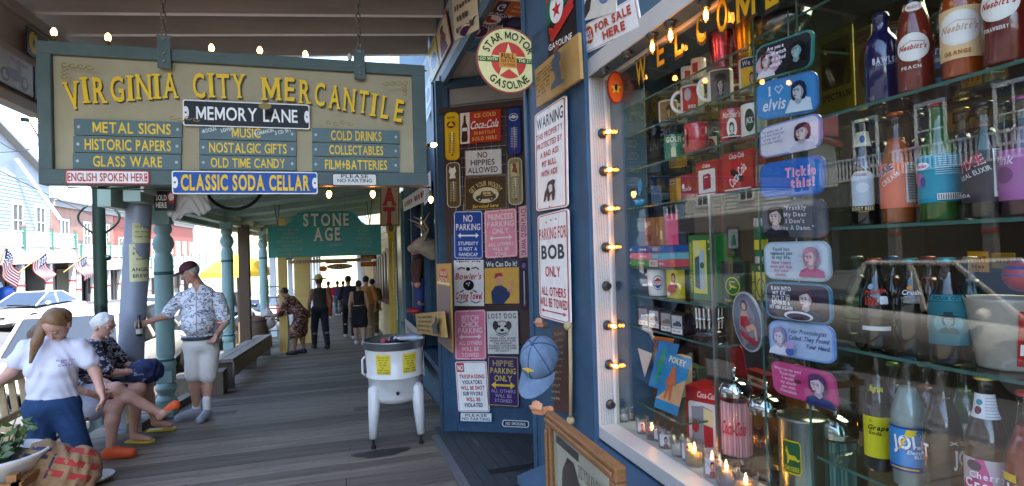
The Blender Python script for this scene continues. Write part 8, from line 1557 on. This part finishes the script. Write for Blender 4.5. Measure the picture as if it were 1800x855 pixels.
f2 = [(2*i, 2*i+2, 2*i+3, 2*i+1) for i in range(N)]; lo2 = [p_-cu*.004 for p_ in V2]; f3 = [(a+2*N+2, d+2*N+2, c+2*N+2, b+2*N+2) for a, b, c, d in f2]
cap = tag(mesh_obj('denim_cap', [(vs, fs, DEN)]), 'faded blue denim cap hanging from a hook by the pilaster', 'cap'); mesh_obj('visor', [(V2+lo2, f2+f3, DEN)], cap)
mb = MB(mat('35506e', .8)); 
for k in range(3):
    a_0 = PI*k/3+.5; mb.tube([c0+(cl*.083*math.cos(a_0)+cf*.099*math.sin(a_0))*math.cos(t)+cu*.116*math.sin(t) for t in [PI*j/14 for j in range(15)]], .0025, 5)
mb.sphere(tuple(c0+cu*.117), .008, 6); mb.build('seams', cap)
mb = MB(mat('c9a832', .5)); eo = c0+cf*.088+cu*.05; mb.prism([(-.03, 0), (0, .012), (.03, 0), (.008, -.004), (0, -.014), (-.008, -.004)], tuple(eo), tuple(unit(cf*.85+cu*.5)), .004, tuple(cl), tuple(unit(cu*.85-cf*.5))); mb.build('emblem', cap)
s = wsign((975, 577), (1000, 571), (978, 722), 40, 200, .913, th=.012); s.brect(mat('4a2a20', .5, var=.2)); 
for i, t_ in enumerate(('Rebels', 'neither', 'Fear', 'nor', 'Gallows', 'ride the', 'wild', 'mining', 'camp', 'since', '1859')): s.text(t_, 20, 16+i*15, 26, 8, '9a8468', serif=True)
s.done('wooden_plaque', 'narrow dark brown plaque with small carved words beside the denim cap', 'plaque')
p0, p1 = at(1002, 575, X=.905), at(1003, 740, X=.905); mb = MB(mat('a8926a', .9, var=.2, scale=40, bump=.3)); mb.tube([p0, p0.lerp(p1, .5)+V((0, -.004, 0)), p1], .0085, 8); mb.sphere(p0+V((-.005, .01, .004)), .02, 8); mb.sphere(p1, .019, 8)
for k in range(6): mb.tube([p1, p1+V((-.01+.004*k, .012-.006*k, -.055))], .0035, 5)
tag(mb.build('rope'), 'short knotted rope hanging beside the brown plaque', 'rope')
# thermometer sign and plaque on the blue corner post
s = wsign((768, 464), (794, 463), (771, 600), 26, 136, .845, th=.006); s.brect('b58a2c', 1); s.rect(2, 2, 24, 36, 'c98a24'); s.rect(2, 36, 24, 134, '7d6a66'); s.ell(13, 20, 8, 12, 'a83a24'); s.text('OLD', 13, 16, 12, 6, 'f0e0b0'); s.text('CROW', 13, 26, 14, 6, 'f0e0b0'); s.rect(2, 30, 24, 34, 'e6d8a0'); s.done('tall_sign', 'tall narrow brown sign with an orange head on the corner post', 'sign')
s = wsign((733, 552), (782, 547), (736, 585), 60, 40, .80, th=.02); s.brect(mat('b5924e', .6, var=.25, scale=8))
for i in range(4): s.text('wild west verse', 24, 8+i*8, 34, 4.5, '4a3418')
s.poly([(46, 36), (44, 22), (50, 16), (54, 6), (57, 14), (53, 24), (55, 36)], '4a4a42', 'picture'); s.done('wooden_plaque', 'small tan plaque with a dark cut-out figure propped on the far window sill', 'plaque')
# things at the far window: doll, deer head
p = at(738, 550, X=.88); dl = thing('marionette_doll', 'red haired boy doll in a brown jacket and blue trousers standing in the far window', 'doll', p); hz_ = at(738, 425, X=.88).z-p.z
k = hz_/1.0; BX = lambda x, y, z: p+V((x, y, z))*1.0
B = Body(); B.rc(BX(0, .05, hz_*.08), BX(0, .05, hz_*.45), .055, .075, .02); B.rc(BX(0, -.05, hz_*.08), BX(0, -.05, hz_*.45), .055, .075, .02); vs, fs = B.mesh(.012); mesh_obj('trousers', [(vs, fs, mat('1c2f6a', .7))], dl)
B = Body(); B.el(BX(0, 0, hz_*.62), (.1, .13, .2)); B.rc(BX(0, .13, hz_*.74), BX(-.04, .17, hz_*.45), .045, .04); B.rc(BX(0, -.13, hz_*.74), BX(-.04, -.17, hz_*.45), .045, .04); vs, fs = B.mesh(.012); mesh_obj('jacket', [(vs, fs, mat('4a241f', .7))], dl)
mb = MB(mat('c98a6c', .5), mat('1c2f5a', .6)); mb.sphere(BX(-.02, 0, hz_*.9), (.085, .08, .1), 12, m=0); mb.sphere(BX(-.11, 0, hz_*.89), .02, 6, m=0); mb.sphere(BX(-.04, -.18, hz_*.41), .04, 8, m=0); mb.sphere(BX(-.04, .18, hz_*.41), .04, 8, m=0); mb.lathe([(.07, 0), (.075, .03), (.05, .05)], BX(-.01, 0, hz_*.78), 14, m=1); mb.build('head', dl)
mb = MB(mat('9a2c20', .7, var=.2)); mb.sphere(BX(.005, 0, hz_*.95), (.092, .09, .085), 12); mb.build('hair', dl)
mb = MB(mat('a02820', .5)); mb.sphere(BX(-.06, .05, .03), (.1, .05, .04), 8); mb.sphere(BX(-.06, -.05, .03), (.1, .05, .04), 8); mb.build('shoe', dl)
p = at(748, 432, X=.90); B = Body(); B.rc(p+V((.1, .05, -.05)), p+V((-.03, .02, .0)), .13, .1, .05); B.rc(p+V((-.03, .02, .02)), p+V((-.17, .0, -.03)), .08, .045, .04)
for sg in (-1, 1): B.el(p+V((-.02, .1*sg, .09)), (.02, .06, .035))
vs, fs = B.mesh(.014); dh = tag(mesh_obj('deer_head', [(vs, fs, mat('a89e90', .9, var=.4, scale=14, bump=.3))]), 'grey mounted deer head with antlers above the doll', 'deer head'); mb = MB(mat('b5a88c', .5))
for sg in (-1, 1):
    q = p+V((.0, .05*sg, .09)); mb.tube([q, q+V((.02, .1*sg, .1)), q+V((-.05, .19*sg, .19)), q+V((-.16, .2*sg, .24))], [.016, .014, .011, .004], 7); mb.tube([q+V((.02, .1*sg, .1)), q+V((-.1, .12*sg, .17))], [.011, .003], 6); mb.tube([q+V((-.04, .18*sg, .18)), q+V((.02, .22*sg, .29))], [.01, .003], 6)
mb.build('antlers', dh)
s = wsign((712, 560), (742, 585), (715, 618), 60, 50, .85, th=.004); s.brect('b9b5ad'); [s.text('ANTIQUE', 30, 12+i*14, 44, 8, '5a4a4a') for i in range(3)]; s.done('paper_sign', 'grey printed sheet below the far window sill', 'sign')
s = wsign((712, 622), (740, 655), (716, 690), 60, 60, .985, th=.004); s.brect('c98a8c'); [s.text('SALE', 30, 14+i*17, 40, 11, '8a3038') for i in range(3)]; s.done('paper_sign', 'pink faded sheet low on the wall under the far window', 'sign')
# ladder with goods, bag
p = atg(505, 606); t = thing('step_ladder', 'green wooden step ladder used as a display stand', 'ladder', (p.x-.25, p.y, gz(p.y))); LGm = mat('2f7a62', .5, var=.2); zg2 = gz(p.y)
for sg in (-1, 1): mb = MB(LGm); mb.bar((p.x-.25+sg*.27, p.y-.2, zg2), (p.x-.25+sg*.2, p.y+.1, zg2+1.7), .05, .03); mb.bar((p.x-.25+sg*.27, p.y+.6, zg2), (p.x-.25+sg*.2, p.y+.14, zg2+1.7), .04, .03); mb.build('rail', t)
for k in range(6): mb = MB(LGm); q = .12+k*.28; mb.box((p.x-.25, p.y-.2+.3*q/1.7, zg2+q), (.52-.14*q/1.7, .1, .025)); mb.build('step', t)
B = Body(); q = V((p.x-.42, p.y-.35, zg2+.75)); B.el(q, (.17, .13, .24)); B.el(q+V((0, 0, -.12)), (.2, .15, .16)); B.rc(q+V((0, 0, .2)), q+V((0, 0, .4)), .03, .015); B.wr = .01; vs, fs = B.mesh(.016); tag(mesh_obj('plastic_bag', [(vs, fs, mat('9c9490', .35, var=.1))]), 'pale grey plastic bag hanging at the green ladder', 'bag')
# flyers on the steel post
ax = POSTAX; d_ = POSTAX[1]
def on_post(z1, z0, turn, span, lines, base, lab):
    tt = ((z1+z0)/2-ax[0].z)/d_.z; c = ax[0]+d_*tt; s = wrap_sign((c.x, c.y, 0), .126, z1, z0, face_ang(c, turn), span, 100, 100*(z1-z0)/(.126*span)); s.gloss = .7; s.rect(0, 0, 100, s.dh, base)
    for tx, y, w2, hh in lines: s.text(tx, 50, s.dh*y, w2, hh, '23231c', bold=1)
    k = s.mb.pop(None); o = k.build('flyer'); tag(o, lab, 'flyer'); [s.mb[q].build(q, o) for q in s.mb]
    return o
zA = at(235, 393, Y=7.1).z; zB = at(235, 428, Y=7.1).z; zC = at(235, 495, Y=7.1).z
on_post(zA, zB, .35, 1.5, [('notice of the', .2, 70, 7), ('town meeting', .45, 76, 7), ('friday night', .7, 70, 7)], 'c2c08c', 'upper pale yellow flyer taped round the grey post')
on_post(zB-.01, zC, .35, 1.7, [('Norfolk', .12, 60, 12), ('& Tyrone', .25, 70, 12), ('Suite', .4, 40, 10), ('ANGEL', .68, 80, 17), ('BREW', .85, 70, 17)], 'c9c89a', 'lower pale yellow flyer with bold black words on the grey post')
# things hanging under the green porch edge
YH = 7.15; a, b, c_ = at(272, 333, Y=YH), at(307, 333, Y=YH), at(272, 371, Y=YH); s = Sign(a, V((b.x-a.x, 0, 0)), V((0, 0, c_.z-a.z)), 100, 100, .02); s.brect('1a1a1c', 2); s.text('SOLD', 34, 40, 54, 24, W_, bold=2); s.text('HERE', 34, 74, 54, 24, W_, bold=2); s.ell(84, 40, 22, 30, 'a8242a'); s.ell(84, 36, 14, 18, W_); s.done('hanging_sign', 'small black sold here sign with a red badge under the porch edge', 'sign')
B = Body(); q = np.array(at(330, 352, Y=7.25)); B.el(q, (.2, .04, .16)); B.el(q+np.array([-.12, 0, -.1]), (.1, .03, .14)); B.el(q+np.array([.14, 0, -.06]), (.1, .03, .12)); B.wr = .014; vs, fs = B.mesh(.012); tag(mesh_obj('hanging_shirt', [(vs, fs, mat('cfccc6', .9, var=.05))]), 'crumpled white shirt hung under the porch edge', 'shirt')
q = at(412, 322, Y=7.6); mb = MB(TYRE, CHR); mb.tube([q+V((.33*math.cos(t), .05*math.sin(t), .33*math.sin(t))) for t in [2*PI*k/32 for k in range(32)]], .02, 8, m=0, closed=True); mb.cyl(q+V((0, -.04, 0)), q+V((0, .04, 0)), .025, n=10, m=1)
for k in range(16): t = 2*PI*k/16; mb.tube([q, q+V((.315*math.cos(t), .047*math.sin(t), .315*math.sin(t)))], .0025, 4, m=1)
tag(mb.build('bicycle_wheel'), 'spoked bicycle wheel hung under the green porch ceiling', 'wheel')
# signs along the street beam, upper left
def beam_sign(TL, TR, BL, dw, dh): a, b, c = [at(*q, X=-2.28) for q in (TL, TR, BL)]; return Sign((-2.27, a.y, a.z), (0, b.y-a.y, 0), (0, 0, c.z-a.z), dw, dh, .006)
for yA, yB, z1, z0, dr, lab in ((4.98, 5.36, 3.62, 3.42, 0, 'dark sign with a yellow oval on the upper beam board'), (4.5, 5.05, 3.34, 3.1, 1, 'grey green motorcycle sign on the street beam'), (5.08, 5.5, 3.34, 3.1, 2, 'dark motor sign at the right end of the street beam')):
    s = Sign((-2.25, yA, z1), (0, yB-yA, 0), (0, 0, z0-z1), 100, 100*(z1-z0)/(yB-yA), .006); dh = s.dh
    if dr == 0: s.brect('2a2622'); s.ell(24, dh/2, 18, dh*.42, 'b8a030'); s.poly([(18, dh*.6), (22, dh*.3), (28, dh*.4), (26, dh*.7)], '3a3420', 'picture'); s.text('LUCKY', 70, dh*.4, 46, dh*.28, 'a8502a', bold=2); s.line([(48, dh*.8), (92, dh*.8)], 2, '7a7468')
    elif dr == 1:
        s.brect('6f7268'); s.rect(2, 2, 98, dh-2, '85877c'); s.ell(34, dh*.72, 9, 9, '2f2e2c', 'picture'); s.ell(34, dh*.72, 6, 6, '85877c', 'picture'); s.ell(78, dh*.72, 9, 9, '2f2e2c', 'picture'); s.ell(78, dh*.72, 6, 6, '85877c', 'picture'); s.poly([(34, dh*.7), (44, dh*.45), (66, dh*.42), (78, dh*.7), (58, dh*.76)], '4a2a2a', 'picture'); s.line([(70, dh*.44), (64, dh*.26)], 2, '2f2e2c', 'picture'); s.text('Indian', 66, dh*.16, 40, 7, '7a3a34', shear=.2)
    else: s.brect('26262c'); s.ell(50, dh*.5, 22, 14, '6a3438'); s.text('MOTOR', 50, dh*.2, 60, 8, '8a8a90')
    s.done('metal_sign', lab, 'sign', 'signs on the street beam')
# planter, sacks and crate in the near corner
def P_(px, py, z): return at(px, py, z=z)
pc = at(-14, 802, Y=4.15); zg4 = gz(pc.y); pl = thing('planter', 'white enamel basin planted with leafy greenery in the near corner', 'planter', (pc.x, pc.y, zg4))
zr = pc.z-.0
mb = MB(ENA, mat('2a2018', .9, var=.3)); mb.lathe([(.2, zr-.12), (.26, zr-.03), (.285, zr), (.27, zr+.012), (.25, zr-.02), (.19, zr-.1)], (pc.x, pc.y, 0), 28, m=0); mb.lathe([(.001, zr-.03), (.245, zr-.035)], (pc.x, pc.y, 0), 20, m=1); mb.build('basin', pl)
mb = MB(mat('8a6238', .7, var=.3)); 
for sg in (-1, 1):
    for s2 in (-1, 1): mb.bar((pc.x+.2*sg, pc.y+.2*s2, zg4), (pc.x+.2*sg, pc.y+.2*s2, max(zr-.06, zg4+.03)), .05, .05)
mb.bx(pc.x-.26, pc.x+.26, pc.y-.25, pc.y-.21, zr-.15, zr-.1); mb.bx(pc.x+.21, pc.x+.25, pc.y-.25, pc.y+.25, zr-.15, zr-.1); mb.build('stand', pl)
random.seed(11); mb = MB(mat('3c5a24', .5, var=.3, scale=20, island=.4)); st_ = MB(mat('4a5a2c', .6))
for k in range(34):
    a = random.uniform(0, 2*PI); r = random.uniform(0, .22); q0 = V((pc.x+r*.6*math.cos(a), pc.y+r*.6*math.sin(a), zr-.05)); hgt = random.uniform(.05, .22); tip = q0+V((math.cos(a)*r*.6, math.sin(a)*r*.6, hgt)); st_.tube([q0, q0.lerp(tip, .5)+V((0, 0, .03)), tip], .004, 5)
    for j in range(4):
        c = q0.lerp(tip, .4+.2*j); d = V((random.uniform(-1, 1), random.uniform(-1, 1), random.uniform(-.2, .6))).normalized(); u_ = d.orthogonal().normalized(); L = random.uniform(.05, .085); wv = L*.32
        mb.add([c, c+d*L*.5+u_*wv+V((0, 0, .008)), c+d*L, c+d*L*.5-u_*wv+V((0, 0, .008)), c+d*L*.5-V((0, 0, .006))], [(0, 4, 1), (1, 4, 2), (2, 4, 3), (3, 4, 0)])
st_.build('stems', pl); mb.build('leaves', pl)
sc = at(112, 830, Y=4.25); B = Body(); zs_ = sc.z; B.el((sc.x, sc.y, zs_-.03), (.2, .17, .18)); B.el((sc.x+.08, sc.y+.04, zs_+.05), (.11, .11, .09)); B.el((sc.x-.1, sc.y, zs_+.09), (.13, .13, .12)); B.wr = .012
vs, fs = B.mesh(.014); BUR = mat('8a6e4e', .95, var=.25, scale=30, bump=.4); sk = tag(mesh_obj('burlap_sack', [(vs, fs, BUR)]), 'stuffed burlap sack with red and blue print in the near corner', 'sack')
proj_print = lambda pts, c, n: project(vs, fs, sk, (sc.x, sc.y, zs_+.05), pts, c, n)
proj_print([((-.05, .02), (.16, -.08), (.18, -.05), (-.03, .05)), ((-.09, -.04), (.12, -.14), (.14, -.11), (-.07, -.01)), ((.0, .08), (.18, .0), (.19, .03), (.02, .11))], '9a2c28', 'red_print')
proj_print([((-.22, .1), (-.08, .05), (-.07, .07), (-.21, .12)), ((-.2, .14), (-.06, .09), (-.05, .11), (-.19, .16)), ((-.1, -.06), (-.085, -.06), (-.03, .07), (-.045, .07))], '2a3048', 'blue_print')
cr = at(75, 872, Y=3.85); zg5 = gz(cr.y); mb = MB(mat('4a4640', .7, var=.3, scale=4)); T = Matrix.Rotation(.3, 3, 'Z')
for off, dim in (((0, 0, .16), (.46, .34, .02)), ((0, -.17, .09), (.46, .02, .16)), ((0, .17, .09), (.46, .02, .16)), ((.23, 0, .09), (.02, .34, .16)), ((-.23, 0, .09), (.02, .34, .16))): mb.box(V((cr.x, cr.y, zg5))+T @ V(off), dim, T=T)
tag(mb.build('wooden_crate', bevel=.004), 'dark grey wooden crate at the bottom left corner', 'crate')
p = atg(168, 848); mb = MB(ENA); mb.lathe([(.05, 0), (.1, .02), (.13, .05), (.125, .055), (.095, .03), (.001, .02)], (p.x, p.y, gz(p.y)+.004), 20); tag(mb.build('enamel_bowl'), 'shallow white bowl on the planks beside the burlap sack', 'bowl')

p = V(X_(1768, 650, S3+.0008, 1.17)); mb = MB(mat('a29b8c', .4, var=.15, scale=30, bump=.1)); mb.lathe([(.001, 0), (.040, 0), (.042, .004), (.06, .125), (.062, .13), (.058, .128), (.04, .006), (.001, .006)], p, 26); o = tag(mb.build('paper_cup'), 'wide grey white cup with a red panel at the right end of the third shelf', 'cup'); s = wrap_sign(p, .0585, p.z+.11, p.z+.01, face_ang(p, .75), .8, 100, 100, .0435); s.rect(0, 0, 100, 100, 'b0281f'); s.rect(10, 60, 90, 80, W_); s.attach(o, 'printed_panel')

# back rows in the display, so that no shelf is bare behind
for px, by, ty, z, X, c, lab, cap_ in ((1578, 160, 40, S1, 1.27, '5a2c10', 'amber bottle in the back row behind the cobalt blue bottle', '8a6a30'), (1655, 150, 30, S1, 1.27, '4a1410', 'dark red bottle in the back row between the peach and orange sodas', '8a8a80'), (1735, 130, 20, S1, 1.27, '23401c', 'green bottle in the back row behind the orange soda', 'a03a2a'), (1552, 385, 200, S2, 1.28, '3a1c10', 'brown bottle in the back row left of the orange cream soda', 'b0a080'), (1618, 385, 200, S2, 1.28, '6a2430', 'wine red bottle in the back row right of the orange cream soda', '8a8a80'), (1697, 380, 190, S2, 1.28, '1c2a4a', 'navy bottle in the back row behind the turquoise label', 'b8a050'), (1768, 380, 180, S2, 1.28, '5a3a14', 'tan bottle in the back row behind the barcode bottle', '6a6a60'), (1512, 600, 480, S3, 1.28, '2a3a1c', 'olive bottle in the back row left of the root beer', 'a0a090'), (1573, 600, 480, S3, 1.29, '4a2214', 'rust brown bottle in the back row right of the root beer', '2a5a8a'), (1638, 605, 470, S3, 1.28, '7a3a14', 'orange brown bottle in the back row left of the teal picture bottle', 'a04030'), (1712, 610, 470, S3, 1.28, '1f3a3a', 'dark teal bottle in the back row right of the teal picture bottle', 'b0a080'), (1575, 815, 640, S4, 1.28, '3a1430', 'purple bottle in the back row left of the blue label bottle', '6a8a4a'), (1632, 825, 640, S4, 1.28, '5a1c14', 'red brown bottle in the back row right of the blue label bottle', 'b0b0a8'), (1700, 830, 640, S4, 1.28, '2a4a2a', 'green bottle in the back row left of the cherry cream soda', 'a08a3a')):
    lc = random.choice(['b8a878', '9a4a3a', '5a7a9a', 'a8a49a', '8a9a5a'])
    bottle(px, by, ty, z, X, c, lab, cap_, [(.16, .5, 2.2, -.1, lambda s, lc=lc: (s.rect(0, 0, 200, s.dh, lc), s.rect(10, 14, 190, 40, 'd8d0b8'), s.ell(100, s.dh*.55, 60, s.dh*.14, '4a3a30'), s.rect(10, s.dh-30, 190, s.dh-20, '3a3430')))])
for px, z, X, c, lab in ((1200, 2.292, 1.27, '3a5a7a', 'slate blue mug in the back row behind the sepia rider mug'), (1248, 2.292, 1.27, 'b08a3a', 'mustard mug in the back row behind the red panel mug'), (1300, 2.292, 1.26, '8a2a2a', 'maroon mug in the back row behind the grey portrait mug'), (1250, 2.152, 1.27, '2a4a3a', 'dark green mug in the back row left of the red tin cup'), (1312, 2.152, 1.27, 'c2b89a', 'cream mug in the back row behind the red tin cup'), (1208, 2.152, 1.27, '4a4a6a', 'violet mug in the back row behind the plain red mug')):
    mug(px, z, X, .036, .094, c, 0, lab, lambda s: (s.rect(40, 20, 160, 100, 'cfc7b4'), s.ell(100, 60, 40, 30, '7a3a2a')))
for px, z, X, w_, h_, c, lab in ((1150, 2.0, 1.3, .07, .11, '3a5a8a', 'blue carton in the back row behind the hen dish'), (1195, 2.0, 1.3, .06, .12, 'b08a2a', 'mustard carton in the back row left of the red soda cartons'), (1130, 1.652, 1.28, .07, .09, '7a2a4a', 'plum carton in the back row behind the cola cup'), (1190, 1.765, 1.28, .06, .13, '2a3a5a', 'navy carton in the back row behind the sweet cartons'), (1215, 1.527, 1.32, .06, .1, '5a5a5a', 'grey carton in the back row behind the toy boxes'), (1130, 1.225, 1.29, .1, .13, '8a4a2a', 'rust carton behind the carded bendy toys'), (1190, 1.225, 1.29, .08, .16, 'b8a88a', 'cream carton behind the orange bendy toy'), (1150, 1.086, 1.45, .14, .1, '4a2a22', 'brown carton low behind the votive glasses'), (1215, 1.086, 1.5, .12, .2, '2f4a3a', 'dark green carton behind the red dispenser box'), (1330, 1.086, 1.5, .14, .26, '6a1c20', 'maroon carton behind the straw canisters'), (1450, 1.086, 1.5, .16, .24, '2c3a4a', 'slate carton behind the deer badge tin'), (1400, 1.086, 1.55, .12, .3, 'a8702a', 'ochre carton rising behind the canisters')):
    carton(px, 700, z, X, w_, h_, .05, c, lab, lambda s: (s.rect(12, 14, 88, 40, 'd8d0bc'), s.rect(20, 22, 80, 32, '7a5a44'), s.ell(50, s.dh*.65, 28, s.dh*.2, 'c9a23a')), rot=.1)
canister(1474, 850, 1.086, 1.27, .05, .26, 'glass canister full of teal straws right of the deer badge tin', straws(('5f9a98', '8ab4b0', '3f7a80')))
